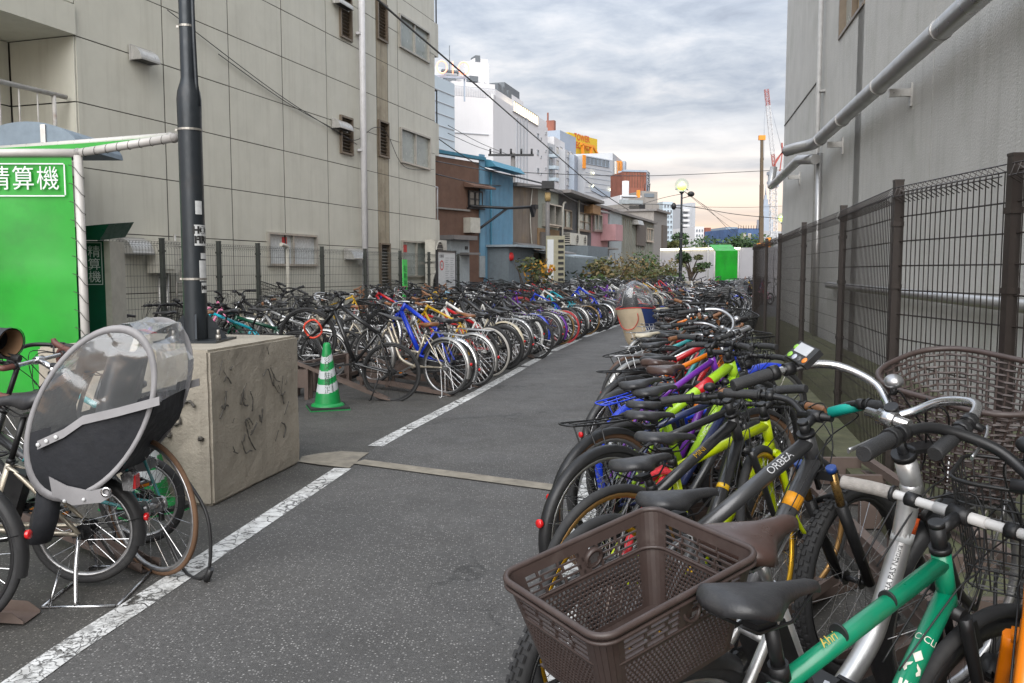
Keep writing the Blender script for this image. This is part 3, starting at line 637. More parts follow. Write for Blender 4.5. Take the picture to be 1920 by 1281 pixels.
# ================================================================== old houses and city blocks behind
class Front:
    # a building front between two points of the ground plan; local x along it, y outwards, z up
    def __init__(s, name, label, cat, px0, Y0, px1, Y1, ytop, deep, m, roof=None, group=None, ytop1=None, over=0.25):
        a = P(px0, ytop, Y0); b = P(px1, ytop, Y1); s.top = a.z; s.top1 = s.top if ytop1 is None else P(px1, ytop1, Y1).z
        a.z = 0; b.z = 0; d = (b - a); s.L = d.length; d.normalize(); n = Vector((d.y, -d.x, 0)); s.p0 = a; s.d = d; s.n = n
        s.o = thing(name, label, cat, group=group)
        s.o.matrix_world = Matrix(((d.x, n.x, 0, a.x), (d.y, n.y, 0, a.y), (0, 0, 1, 0), (0, 0, 0, 1))); s.deep = deep
        mb = MB(); h0, h1 = s.top, s.top1
        mb.prism([(0, 0, 0), (s.L, 0, 0), (s.L, 0, h1), (0, 0, h0)], (0, -deep, 0), 'w'); obj('wall', mb, m, s.o)
        if roof:
            mb = MB(); mb.prism([(-0.15, over, h0 - 0.06), (s.L + 0.15, over, h1 - 0.06), (s.L + 0.15, over, h1 + 0.09), (-0.15, over, h0 + 0.09)], (0, -deep - over - 0.1, 0), 'r'); obj('roof', mb, roof, s.o)
    def loc(s, px, py):
        p = onplane(px, py, s.p0, s.n); return (p - s.p0).dot(s.d), p.z
    def rect(s, q):
        xm, ym = (q[0] + q[2]) / 2, (q[1] + q[3]) / 2
        x0 = s.loc(q[0], ym)[0]; x1 = s.loc(q[2], ym)[0]; z1 = s.loc(xm, q[1])[1]; z0 = s.loc(xm, q[3])[1]
        return x0, x1, z0, z1
    def win(s, q, glass, frame, nx=2, nz=1, proud=0.05, hood=None, sill=True):
        x0, x1, z0, z1 = s.rect(q); xm, zm, w, h = (x0 + x1) / 2, (z0 + z1) / 2, x1 - x0, z1 - z0; f = min(0.06, w * 0.08)
        mb = MB()
        for k in (-1, 1): mb.box((xm + k * (w - f) / 2, proud / 2, zm), (f, proud + 0.02, h), 'f'); mb.box((xm, proud / 2, zm + k * (h - f) / 2), (w - 2 * f, proud + 0.02, f), 'f')
        for k in range(1, nx): mb.box((x0 + w * k / nx, proud / 2 - 0.005, zm), (f * 0.8, proud, h - 2 * f), 'f')
        for k in range(1, nz): mb.box((xm, proud / 2 - 0.008, z0 + h * k / nz), (w - 2 * f, proud * 0.8, f * 0.7), 'f')
        W = obj('window', mb, frame, s.o)
        for k in range(nx):
            mb = MB(); mb.box((x0 + w * (k + 0.5) / nx, 0.012, zm), (w / nx - f, 0.02, h - 2 * f), 'g'); obj('pane', mb, glass, W)
        if sill: mb = MB(); mb.box((xm, 0.07, z0 - 0.03), (w + 0.12, 0.14, 0.05), 's'); obj('sill', mb, frame, W)
        if hood is not None: mb = MB(); mb.prism([(x0 - 0.25, 0.02, z1 + 0.30), (x0 - 0.25, 0.5, z1 + 0.12), (x0 - 0.25, 0.5, z1 + 0.06), (x0 - 0.25, 0.02, z1 + 0.1)], (w + 0.5, 0, 0), 'h'); obj('hood', mb, hood, W)
        return W
    def slab(s, q, name, m, y0=0.0, y1=0.1, parent=None):
        x0, x1, z0, z1 = s.rect(q); mb = MB(); mb.box(((x0 + x1) / 2, (y0 + y1) / 2, (z0 + z1) / 2), (x1 - x0, y1 - y0, z1 - z0), 's'); return obj(name, mb, m, s.o if parent is None else parent)
    def grid(s, x0, y0, x1, y1, nx, nz, glass, frame, fw=0.6, fh=0.55):
        for i in range(nx):
            for k in range(nz):
                w = (x1 - x0) / nx; h = (y1 - y0) / nz; cx = x0 + (i + 0.5) * w; cy = y0 + (k + 0.5) * h
                s.win((cx - w * fw / 2, cy - h * fh / 2, cx + w * fw / 2, cy + h * fh / 2), glass, frame, 1, 1, 0.08, None, False)
BRICKB = mat('brown_cladding', (0.155, 0.088, 0.062), 0.85, 0, 0.14, 3, 0.15, 20, streak=(0.10, 0.055, 0.04), sstr=0.4)
BLUEW = mat('blue_corrugated_paint', (0.14, 0.285, 0.40), 0.6, 0, 0.10, 2, dirt=(0.16, 0.20, 0.24, 0.5), streak=(0.10, 0.19, 0.26), sstr=0.5)
BLUED = mat('blue_cornice', (0.05, 0.20, 0.29), 0.6, streak=(0.05, 0.11, 0.14)); GREYBL = mat('grey_blue_shed', (0.15, 0.18, 0.20), 0.7, streak=(0.1, 0.11, 0.12))
STUCB = mat('stained_brown_stucco', (0.17, 0.135, 0.105), 0.9, 0, 0.3, 0.8, 0.2, 10, dirt=(0.34, 0.23, 0.12, 0.75), dscale=0.45, streak=(0.08, 0.065, 0.055), sstr=0.8)
GRNW = mat('pale_green_board', (0.27, 0.28, 0.235), 0.8, streak=(0.15, 0.13, 0.09), sstr=0.6); OCHW = mat('ochre_rusted_board', (0.24, 0.15, 0.075), 0.85, var=0.3, scale=2, streak=(0.12, 0.06, 0.03), sstr=0.7)
DKW = mat('dark_grey_tin', (0.075, 0.078, 0.082), 0.7, 0.1, 0.2, 2, streak=(0.13, 0.065, 0.04), sstr=0.7); PINK = mat('pink_render', (0.42, 0.235, 0.245), 0.8, 0, 0.08, 2, streak=(0.27, 0.16, 0.15), sstr=0.5)
CORR = mat('green_grey_tin', (0.23, 0.235, 0.20), 0.75, 0.1, 0.15, 1.5, streak=(0.19, 0.10, 0.055), sstr=0.85, dirt=(0.13, 0.13, 0.11, 0.5)); PALEW = mat('pale_blue_board', (0.32, 0.35, 0.36), 0.7, streak=(0.22, 0.23, 0.22))
TINR = mat('tin_roof', (0.20, 0.19, 0.185), 0.55, 0.3, 0.25, 3, dirt=(0.14, 0.09, 0.06, 0.7)); WGLASS = mat('house_glass', (0.10, 0.105, 0.10), 0.15, spec=0.7, var=0.4, scale=0.7)
GREYC = mat('grey_concrete_wall', (0.27, 0.25, 0.23), 0.85, streak=(0.16, 0.14, 0.12), sstr=0.6); AWN = mat('blue_awning_tin', (0.33, 0.39, 0.43), 0.5, 0.2, dirt=(0.22, 0.2, 0.2, 0.5))
SHUT = mat('wood_shutter', (0.12, 0.10, 0.085), 0.8, streak=(0.07, 0.05, 0.04))
h = Front('brown_house', 'brown clad house with one small hooded window beside the cream building', 'house', 815, 31, 906, 33.2, 292, 7, BRICKB)
h.win((877, 358, 903, 390), WGLASS, DARKM, 2, 2, 0.06, BRICKB); h.slab((905 - 7, 290, 907, 480), 'corner_trim', BLUEW, 0.0, 0.06); h.slab((815, 288, 907, 294), 'coping', BLUED, -0.1, 0.12)
h.slab((815, 391, 878, 394), 'ledge', GREYC, 0, 0.1); h.slab((869, 409, 887, 437), 'wall_box', ACBOX, 0, 0.35); h.slab((898, 480, 908, 520), 'plinth', PALEW, 0, 0.05)
mb = MB(); p0 = h.loc(884, 437); p1 = h.loc(925, 392); mb.tube([(p0[0], 0.1, p0[1]), (p1[0], 0.7, p1[1])], 0.05, 6, 'b'); p2 = h.loc(947, 391); mb.tube([(h.loc(878, 392)[0], 0.1, p1[1] + 0.02), (p1[0], 0.7, p1[1]), (p2[0], 1.4, p2[1])], 0.055, 6, 'b'); mb.box((p2[0], 1.45, p2[1]), (0.2, 0.2, 0.16), 'b'); mb.prism([(p2[0] - 0.22, 1.35, p2[1] - 0.06), (p2[0] + 0.06, 1.35, p2[1] - 0.06), (p2[0] - 0.08, 1.35, p2[1] - 0.4)], (0, 0.15, 0), 'b'); obj('lamp_bracket', mb, DARKM, h.o)
h = Front('lean_to_shed', 'small white lean-to shed at the foot of the brown house', 'shed', 846, 29.5, 880, 30.3, 446, 1.8, PALEW, TINR); h.slab((872, 462, 876, 468), 'latch', DARKM, 0, 0.04); h.slab((862, 474, 884, 478), 'ledge', TINR, 0, 0.4)
h = Front('blue_house', 'tall narrow blue painted house with darker blue cornice and grey shed front', 'house', 907, 33.3, 962, 36.0, 316, 8, BLUEW)
mb = MB(); x0, x1, z0, z1 = h.rect((908, 306, 963, 330)); mb.prism([(x0, 0, z0 + 0.2), (x0, 0, z1), (x0, 0.25, z1 - 0.05), (x0, 0.5, z0 + 0.2)], (x1 - x0 + 0.1, 0, 0), 'c'); obj('cornice', mb, BLUED, h.o)
for k in range(22):
    mb = MB(); mb.box((0.12 + k * (h.L - 0.24) / 21, 0.012, h.top / 2 + 0.5), (0.05, 0.024, h.top - 1.2), 's'); obj('batten', mb, BLUEW, h.o)
mb = MB(); mb.cyl((0.5, 0.08, 0), (0.5, 0.08, h.top), 0.04, 6, 'p'); obj('downpipe', mb, BLUED, h.o)
h.slab((914, 466, 964, 530), 'shed_front', GREYBL, 0, 0.9); h.slab((911, 461, 968, 465), 'canopy', AWN, 0, 1.3)
h = Front('stained_house', 'old house with stained brown stucco and a pale peeled patch', 'house', 962, 36.2, 1009, 39.2, 347, 8, STUCB, TINR, ytop1=352)
mb = MB(); c0 = h.loc(996, 352); mb.tube(smooth_path([(c0[0], 0.05, c0[1]), (c0[0] - 0.25, 0.05, c0[1] - 1.4), (c0[0] + 0.05, 0.05, c0[1] - 2.8)], 5), 0.025, 5, 'c'); obj('wall_cable', mb, ACBOX, h.o)
for (q, y1, m) in (((958, 456, 1000, 466), 2.0, TINR), ((966, 468, 1020, 474), 2.6, AWN)):
    x0, x1, z0, z1 = h.rect(q); mb = MB(); mb.prism([(x0, 0.05, z1), (x0, 0.05, z1 - 0.06), (x0, y1, z0 - 0.25), (x0, y1, z0 - 0.19)], (x1 - x0, 0, 0), 'a'); obj('awning', mb, m, h.o)
mb = MB(); mb.lathe([(0.02, 0), (0.15, 0.01), (0.19, 0.15), (0.15, 0.30), (0.03, 0.34)], 14, 'a'); o = obj('red_lantern', mb, {'a': REDS}, None, P(955, 489, 33.5)); tag(o, 'round red shop lantern hanging under the blue house awning', 'lantern')
h = Front('green_board_house', 'two storey house with pale green boards above rusted ochre boards', 'house', 1009, 39.3, 1047, 42, 352, 8, GRNW, TINR, ytop1=362)
h.win((1017, 384, 1043, 424), WGLASS, ALU, 2, 1, 0.3); h.slab((1006, 430, 1046, 474), 'lower_cladding', OCHW, 0, 0.08); h.slab((1009, 436, 1026, 500), 'door_panel', SHUT, 0.05, 0.16)
h = Front('dark_tin_house', 'dark grey tin clad house with two windows and air conditioners on a ledge', 'house', 1047, 42.1, 1109, 47.5, 360, 9, DKW, TINR, ytop1=381, over=0.7)
h.win((1047, 393, 1069, 428), GLASSF, BRONZE, 2, 1, 0.1); h.win((1083, 400, 1105, 433), GLASSF, BRONZE, 2, 2, 0.1); h.slab((1043, 463, 1084, 530), 'ground_floor_box', GREYBL, 0, 1.6); h.slab((1084, 467, 1112, 530), 'ground_floor_wall', DKW, 0, 0.6); h.slab((1084, 465, 1114, 468), 'canopy', TINR, 0, 1.4)
mb = MB(); c0 = h.loc(1082, 375); mb.cyl((c0[0], 0.1, 2), (c0[0], 0.1, c0[1]), 0.05, 6, 'p'); c1 = h.loc(1047, 390); mb.tube(smooth_path([(c1[0] + 0.5, 0.2, c1[1] + 0.3), (c1[0] + 0.12, 0.2, c1[1]), (c1[0] + 0.1, 0.2, c1[1] - 2.0), (c1[0] + 0.5, 0.3, c1[1] - 2.2)], 5), 0.05, 6, 'p'); obj('downpipe', mb, ACBOX, h.o)
for q in ((1050, 438, 1070, 460), (1070, 441, 1082, 461)):
    x0, x1, z0, z1 = h.rect(q); ac_unit((x0 + x1) / 2, z0, x1 - x0, z1 - z0, 'air_conditioner', h.o, 0.45)
h.slab((1095, 386, 1110, 402), 'wall_fan', mat('ochre_box', (0.30, 0.17, 0.08), 0.8), 0, 0.5)
x0, x1, z0, z1 = h.rect((1093, 473, 1106, 487)); mb = MB(); mb.prism([(x0, 0.6, z0), (x0, 0.6, z1), (x0, 0.95, z1 - 0.1), (x0, 1.15, z0 + 0.1), (x0, 1.15, z0)], (x1 - x0, 0, 0), 'h'); obj('vent_hood', mb, HOOD, h.o)
h = Front('pink_house', 'narrow pink rendered house with one window and a small bay', 'house', 1109, 47.6, 1140, 50, 384, 8, PINK, TINR, ytop1=393)
h.win((1111, 402, 1126, 433), GLASSF, ALU, 2, 1, 0.12, TINR); h.slab((1126, 422, 1140, 452), 'bay', PINK, 0, 0.9)
h = Front('corrugated_house', 'low house of rusted green corrugated tin with a long sloping roof', 'house', 1140, 50.2, 1226, 60, 394, 9, CORR, TINR, ytop1=419)
h.slab((1140, 398, 1163, 500), 'pale_boarding', PALEW, 0, 0.08); h.slab((1191, 420, 1208, 461), 'shutter', SHUT, 0, 0.12); h.win((1210, 428, 1223, 453), WGLASS, ALU, 1, 1, 0.1)
for k in range(16):
    mb = MB(); x = h.L * (0.30 + 0.042 * k); mb.box((x, 0.02, (h.top + (h.top1 - h.top) * x / h.L) / 2 - 0.1), (0.07, 0.04, h.top + (h.top1 - h.top) * x / h.L - 0.3), 's'); obj('rib', mb, CORR, h.o)
x0, x1, z0, z1 = h.rect((1184, 411, 1194, 422)); mb = MB(); mb.prism([(x0, 0, z0), (x0, 0, z1), (x0, 0.4, z1 - 0.1), (x0, 0.5, z0)], (x1 - x0, 0, 0), 'h'); obj('vent_hood', mb, HOOD, h.o)
h = Front('grey_tin_house', 'last grey tin house of the row, with a dark door strip', 'house', 1226, 60.2, 1251, 65, 394, 9, GREYC, TINR, ytop1=401); h.slab((1240, 423, 1248, 475), 'door', SHUT, 0, 0.12)
h = Front('concrete_block_house', 'grey concrete building with an arched opening behind the tin roofs', 'building', 1163, 72, 1236, 74, 383, 9, GREYC, ytop1=383); h.slab((1198, 384, 1208, 425), 'arched_opening', DARKM, 0, 0.1); h.slab((1165, 375, 1204, 383), 'parapet', PALEW, -0.3, 0.1); h.slab((1205, 370, 1212, 384), 'chimney', GREYC, -2, 0); h.slab((1180, 386, 1198, 393), 'window_band', GLASSD, 0, 0.08)
# --- big city blocks
WHITE = mat('white_cladding', (0.64, 0.635, 0.645), 0.6, 0, 0.04, 0.3, streak=(0.5, 0.49, 0.49), sstr=0.3); LGREY = mat('light_grey_cladding', (0.42, 0.435, 0.46), 0.6, 0, 0.06, 0.3); BLGREY = mat('blue_grey_cladding', (0.30, 0.35, 0.42), 0.55, 0, 0.06, 0.3)
PALEBLUE = mat('pale_blue_tile', (0.46, 0.54, 0.60), 0.5, 0, 0.05, 0.4); LITW = mat('lit_window', (0.5, 0.45, 0.35), 0.3, emit=(1.0, 0.80, 0.50), estr=0.9); CITYG = mat('city_glass', (0.12, 0.15, 0.18), 0.1, spec=0.8, var=0.3, scale=0.3); SKYG = mat('pale_reflecting_glass', (0.55, 0.52, 0.47), 0.12, 0.3, var=0.15, scale=0.3)
ORANGE = mat('orange_steel', (0.72, 0.26, 0.02), 0.5); YEL = mat('yellow_panel', (0.62, 0.42, 0.02), 0.55, 0, 0.05, 0.3); SIGNR = mat('sign_red', (0.55, 0.09, 0.02), 0.5); RSTY = mat('rust_red_panel', (0.24, 0.085, 0.055), 0.7, 0, 0.3, 0.5, streak=(0.13, 0.05, 0.04))
h = Front('pale_blue_building', 'pale blue tiled block just behind the end of the cream building', 'building', 790, 78, 852, 84, 130, 12, PALEBLUE)
for k in range(9): h.slab((792, 168 + 22 * k, 851, 169 + 22 * k), 'course', LGREY, 0, 0.06)
h = Front('department_store', 'big white department store with a stepped roof, dark slots and a lit window band', 'building', 925, 95, 1027, 117, 177, 40, WHITE)
st = h
mb = MB(); mb.box((0, -0.3, 0), (0.01, 0.01, 0.01), 's')
hw = Front('department_store_wing', 'broad white windowless wing of the department store facing the houses', 'building', 850, 93, 924.5, 94.8, 179, 38, WHITE)
hw.slab((850, 250, 916, 251.5), 'cornice', LGREY, 0, 0.1)
st.win((961, 203, 1008, 223), LITW, LGREY, 12, 1, 0.15, None, False)
for k in range(4): st.slab((967 + 6.2 * k, 222, 969.5 + 6.2 * k, 345), 'slot', LGREY, 0, 0.12)
for (x, y) in ((1006, 250), (1006, 281), (1006, 315)): st.win((x, y, x + 4, y + 10), CITYG, LGREY, 1, 1, 0.08, None, False)
for (x, y) in ((1022, 248), (1022, 281), (1022, 314), (1013, 258), (1013, 292), (1013, 324)): st.win((x, y, x + 2, y + 5), CITYG, LGREY, 1, 1, 0.08, None, False)
MACH = mat('roof_machinery', (0.13, 0.145, 0.16), 0.7); t = hw.top
hw.slab((851, 153, 932, 179.5), 'terrace_block', WHITE, -9, -0.6); hw.slab((884, 108, 931, 154), 'stair_tower', WHITE, -11, -2.2); hw.slab((862, 118, 884, 154), 'penthouse', LGREY, -10, -5); hw.slab((905, 100, 931, 108.5), 'tower_cap', WHITE, -9, -2.6)
hw.slab((907, 94, 916, 108), 'cooling_tower', MACH, -4, -2.5); hw.slab((856, 130, 874, 143), 'condenser', MACH, -4.6, -3.2); hw.slab((887, 139, 903, 149), 'condenser', MACH, -2.1, -1.0); hw.slab((852, 116, 884, 120), 'pipe_rack', MACH, -4.5, -4.0); hw.slab((930.5, 112, 933, 152), 'flue', MACH, -4, -3.6)
x, z = hw.loc(856, 100); mb = MB(); mb.cyl((x, -8, t), (x, -8, z), 1.5, 18, 's'); obj('water_tank', mb, {'s': LGREY}, hw.o); x, z = hw.loc(877, 60); mb = MB(); mb.cyl((x, -6, t + 2), (x, -6, z), 0.05, 5, 's'); obj('aerial', mb, {'s': MACH}, hw.o)
mb = MB(); x0, x1, z0, z1 = hw.rect((851, 160, 931, 178))
for k in range(26): mb.cyl((x0 + (x1 - x0) * k / 25, -0.3, t), (x0 + (x1 - x0) * k / 25, -0.3, t + 1.1), 0.025, 4, 's')
mb.bar((x0, -0.3, t + 1.1), (x1, -0.3, t + 1.1), 0.05, 0.05, 's'); obj('roof_railing', mb, LGREY, hw.o)
ts = st.top
for (xa, xb, hh, yy, m) in ((0.3, 27, 1.5, -1.2, WHITE), (2.0, 9.5, 2.6, -2.6, WHITE), (13.5, 21, 3.2, -2.8, WHITE), (14, 20.5, 4.4, -3.2, MACH)):
    mb = MB(); mb.box(((xa + xb) / 2, yy - 4, ts + hh / 2), (xb - xa, 8, hh), 's'); obj('roof_storey', mb, m, st.o)
for xa in (7.5, 9.5, 11.5): mb = MB(); mb.box((xa, -2.2, ts + 2.1), (1.3, 1.0, 1.2), 's'); obj('condenser', mb, MACH, st.o)
NEON = mat('neon_tube', (0.9, 0.4, 0.3), 0.4, emit=(1.0, 0.22, 0.10), estr=0.8)
ns = thing('neon_sign', 'glowing orange neon rings and bar on the roof beside the white department store', 'sign', P(849, 127, 88)); ns.rotation_euler = (0, 0, R_(14)); ns.scale = (.72, .72, .72)
for x, kk in ((-1.55, 0), (0, 1), (1.55, 0), (-3.1, 1)):
    mb = MB()
    if kk: mb.tube([(x, 0, -0.85), (x, 0, 0.85)], 0.10, 8, 'n')
    else: mb.tube([(x + 0.72 * math.cos(a), 0, 0.85 * math.sin(a)) for a in [2 * math.pi * j / 28 for j in range(28)]], 0.10, 8, 'n', closed=True)
    obj('neon_letter', mb, NEON, ns)
mb = MB(); mb.box((-0.8, 0.5, -1.2), (6.6, 0.2, 0.3), 'b')
for x in (-3.5, -1, 1.8): mb.box((x, 0.8, -2.4), (0.2, 0.2, 4), 'b')
obj('sign_board', mb, BLGREY, ns)
h = Front('office_block', 'slim grey office block with a stack of small balconies', 'building', 1029, 118, 1041, 120, 268, 14, LGREY)
for k in range(4): h.slab((1029, 290 + 22 * k, 1036, 296 + 22 * k), 'balcony', PALEBLUE, 0, 1.0); h.slab((1029.5, 276 + 22 * k, 1035, 288 + 22 * k), 'door', CITYG, 0, 0.1)
h = Front('office_block', 'white office block with three rows of tall pale windows', 'building', 1039, 121, 1059, 128, 256, 16, WHITE, ytop1=268); h.grid(1041, 272, 1055, 345, 2, 3, SKYG, LGREY, 0.75, 0.7)
h = Front('office_block', 'narrow glass fronted office block catching the yellow sky', 'building', 1060, 124, 1077, 130, 280, 14, LGREY, ytop1=288); h.grid(1062, 284, 1074, 350, 2, 5, SKYG, LGREY, 0.85, 0.8)
h = Front('office_block', 'tall blue grey windowless tower with a mast on its roof', 'building', 1050, 142, 1080, 150, 244, 14, BLGREY); mb = MB(); mb.cyl((2.5, -3, h.top), (2.5, -3, h.top + 3.4), 0.15, 6, 'm'); mb.box((1.2, -2, h.top + 0.9), (0.9, 1.4, 1.8), 'm'); obj('mast', mb, RSTY, h.o)
h = Front('office_block', 'blue grey slab block in front of the yellow billboard', 'building', 1077, 126, 1096, 134, 290, 12, BLGREY)
h = Front('record_shop_building', 'yellow rooftop billboard lettered TOWER RECORDS in red above an orange frame', 'billboard', 1066, 150, 1120, 158, 248, 5, YEL)
x0, x1, z0, z1 = h.rect((1072, 253, 1111, 287)); M = Matrix.Translation(((x0 + x1) / 2, 0.06, 0)) @ Matrix.Rotation(math.pi / 2, 4, 'X') @ Matrix.Rotation(math.pi, 4, 'Y') if False else None
def front_text(h, body, px, py, size, m, sx=1.0, bold=0.02, y=0.05, name='lettering'):
    x, z = h.loc(px, py); mb = MB(); Mt = Matrix(((1, 0, 0, x), (0, 0, -1, y), (0, 1, 0, z), (0, 0, 0, 1)))
    # local y is outwards, so letters read from outside
    vs, fs = text_mesh(body, size, bold=bold); mb.add([Vector((x + v.x * sx, y, z + v.y)) for v in vs], fs, 't'); return obj(name, mb, m, h.o)
front_text(h, 'TOWER', 1091, 259.5, 1.55, SIGNR, 0.95, 0.035); front_text(h, 'RECORDS', 1092, 275, 1.55, SIGNR, 0.92, 0.035)
mb = MB(); q = h.rect((1080, 274, 1100, 300)); zz = h.rect((1080, 273, 1100, 300))
mb.bar((q[0], 1.0, zz[3]), (q[1] + 1, 1.0, zz[3]), 0.4, 0.4, 'o'); mb.bar((q[1], 1.0, zz[3]), (q[1] - 0.4, 1.0, zz[2] - 2), 0.45, 0.45, 'o'); mb.bar((q[1] + 0.5, 1.0, zz[3]), (q[1] + 2.6, 1.0, zz[2] + 1), 0.35, 0.35, 'o'); mb.bar((q[0] + 0.5, 1, zz[3]), (q[0] + 1.0, 1, zz[2] - 2), 0.4, 0.4, 'o'); obj('orange_frame', mb, ORANGE, h.o)
h = Front('tiled_block', 'light grey tiled block with a dark glazed top floor and an outside stair', 'building', 1096, 128, 1149, 134, 291, 14, LGREY)
h.win((1098, 297, 1142, 311), CITYG, BLGREY, 6, 1, 0.1, None, False); h.slab((1092, 291, 1097, 316), 'orange_panel', ORANGE, 0, 0.15)
for k in range(6): h.slab((1098, 318 + 9 * k, 1147, 318.5 + 9 * k), 'course', BLGREY, 0, 0.05)
xa, za = h.loc(1108, 346); xb, zb = h.loc(1130, 358); xc, zc_ = h.loc(1145, 356)
mb = MB(); mb.prism([(xa, 0.02, za - 0.9), (xb, 0.02, zb - 0.9), (xb, 0.02, zb), (xa, 0.02, za)], (0, 0.12, 0), 's'); mb.box(((xb + xc) / 2, 0.08, zb - 0.4), (xc - xb, 0.12, 0.8), 's'); obj('stair_opening', mb, BLGREY, h.o)
for (px, py) in ((1109, 349), (1142, 356), (1110, 325)):
    x, z = h.loc(px, py); mb = MB(); mb.sphere((x, 0.3, z), 0.12, 'l', 8, 6); obj('lamp', mb, mat('stair_lamp', (0.9, 0.85, 0.6), 0.4, emit=(1.0, 0.93, 0.6), estr=4.0), h.o)
h = Front('side_block', 'grey block side with tall orange fins and pale glass', 'building', 1149, 134, 1167, 150, 287, 10, LGREY, ytop1=302)
for k, (x, m) in enumerate(((1151, SKYG), (1155, ORANGE), (1160, SKYG), (1158, ORANGE), (1164, BLGREY))): h.slab((x, 303, x + 2.5, 385), 'fin', m, 0, 0.3 + 0.1 * k)
h = Front('rust_red_building', 'rust red rooftop billboard box with dark glazed side', 'building', 1168, 120, 1212, 120.8, 322, 5, RSTY)
h.slab((1168, 319, 1213, 322.5), 'coping', BLGREY, -0.5, 0.1)
for k in range(8): h.slab((1169 + 5.2 * k, 323, 1169.6 + 5.2 * k, 352), 'seam', BRICKB, 0, 0.08)
h = Front('glazed_side', 'dark glazed end of the rust red billboard', 'building', 1212.2, 120.9, 1218.5, 124, 319, 4, BLGREY); h.grid(1212.5, 322, 1218, 350, 1, 4, CITYG, LGREY, 0.8, 0.7)
h = Front('grey_roof_block', 'small grey rooftop block with aerials right of the rust red billboard', 'building', 1203, 110, 1233, 110.6, 358, 6, GREYC, ytop1=360); h.slab((1208, 363, 1226, 370), 'window_band', CITYG, 0, 0.1)
for x in (0.6, 1.0, 1.3): mb = MB(); mb.cyl((x, -0.5, h.top), (x + 0.1, -0.5, h.top + 1.0), 0.05, 4, 'm'); obj('aerial', mb, DARKM, h.o)
h = Front('white_annex', 'white annex with ribbed balconies and a white cylinder below the rust red box', 'building', 1163, 104, 1203, 104.6, 366, 8, WHITE)
for k in range(3): h.slab((1165, 368 + 5 * k, 1192, 370 + 5 * k), 'balcony_rail', LGREY, 0, 0.5)
h.slab((1193, 357, 1198, 380), 'orange_panel', ORANGE, 0, 0.4); mb = MB(); x, z = h.loc(1181, 350); mb.cyl((x, -1.5, z - 2), (x, -1.5, z + 0.8), 0.42, 14, 'c'); obj('flue', mb, WHITE, h.o)
h = Front('apartment_block', 'white apartment tower with stacked balconies behind the globe lamp', 'building', 1279, 190, 1297, 190.4, 386, 16, LGREY)
for k in range(7): h.slab((1279, 393 + 9.5 * k, 1290, 397 + 9.5 * k), 'balcony', WHITE, 0, 0.9); h.slab((1280, 397 + 9.5 * k, 1289, 401 + 9.5 * k), 'window_band', CITYG, 0, 0.1)
h = Front('apartment_tower', 'pale grey side tower joined to the white apartment block', 'building', 1297.2, 190.6, 1304, 191, 380, 12, LGREY)
h = Front('apartment_block', 'small white flats right of the apartment tower', 'building', 1303, 170, 1320, 170.4, 425, 14, WHITE); h.grid(1304, 428, 1319, 465, 3, 4, CITYG, LGREY, 0.5, 0.5)
h = Front('apartment_block', 'pale blue flats left of the globe lamp', 'building', 1243, 150, 1262, 150.5, 378, 14, PALEBLUE); h.grid(1244, 382, 1261, 460, 3, 8, CITYG, LGREY, 0.55, 0.5)
h = Front('red_brick_block', 'low red brick block left of the bare red tower', 'building', 1318, 220, 1336, 220.5, 443, 14, RSTY); h.grid(1319, 446, 1336, 466, 4, 3, CITYG, LGREY, 0.5, 0.5)
h = Front('red_brick_tower', 'short red brick tower among the far blocks', 'building', 1324, 226, 1333, 226.4, 427, 10, RSTY)
h = Front('office_tower', 'blue glass office slab far beyond the white hoarding', 'building', 1361, 420, 1383, 421, 426, 25, mat('blue_curtain_glass', (0.17, 0.26, 0.36), 0.25, 0.2)); h.grid(1361.5, 427, 1382.5, 455, 6, 6, BLGREY, PALEBLUE, 0.8, 0.7)
h = Front('small_block', 'beige far block right of the red brick tower', 'building', 1337, 240, 1345, 240.4, 436, 14, GREYC)
h = Front('wrapped_site', 'building site wrapped in blue sheeting with open window holes', 'building', 1384, 150, 1424, 150.8, 428, 14, mat('blue_sheeting', (0.06, 0.11, 0.23), 0.7, var=0.3, scale=0.5))
for (x0, x1) in ((1391.5, 1398.5), (1402, 1408)): h.slab((x0, 438, x1, 449), 'opening', SKYG, 0, 0.1)
for k in range(9): h.slab((1384 + 4.8 * k, 423, 1384.5 + 4.8 * k, 430), 'scaffold_post', DARKM, 0, 0.1)
tw = thing('spired_tower', 'pale stepped skyscraper with a thin spire far away behind the crane boom', 'building', P(1433, 470, 900)); zb = tw.location.z; tw.location.z = 0
mb = MB()
for (w, y0, y1) in ((24, 520, 412), (17, 412, 396), (13, 396, 384), (8, 384, 374), (4, 374, 366)):
    a = P(1433, y0, 900).z; b = P(1433, y1, 900).z; a = max(a, -1); mb.box((0, 0, (a + b) / 2), (w * 900 / 1600, w * 900 / 1600, b - a), 's')
a = P(1433, 366, 900).z; b = P(1433, 348, 900).z; mb.cyl((0, 0, a), (0, 0, b), 0.8, 6, 's', 0.3); obj('tower_body', mb, BLGREY, tw)
h = Front('far_block', 'far low grey blocks at the foot of the spired tower', 'building', 1418, 700, 1470, 720, 432, 40, LGREY)
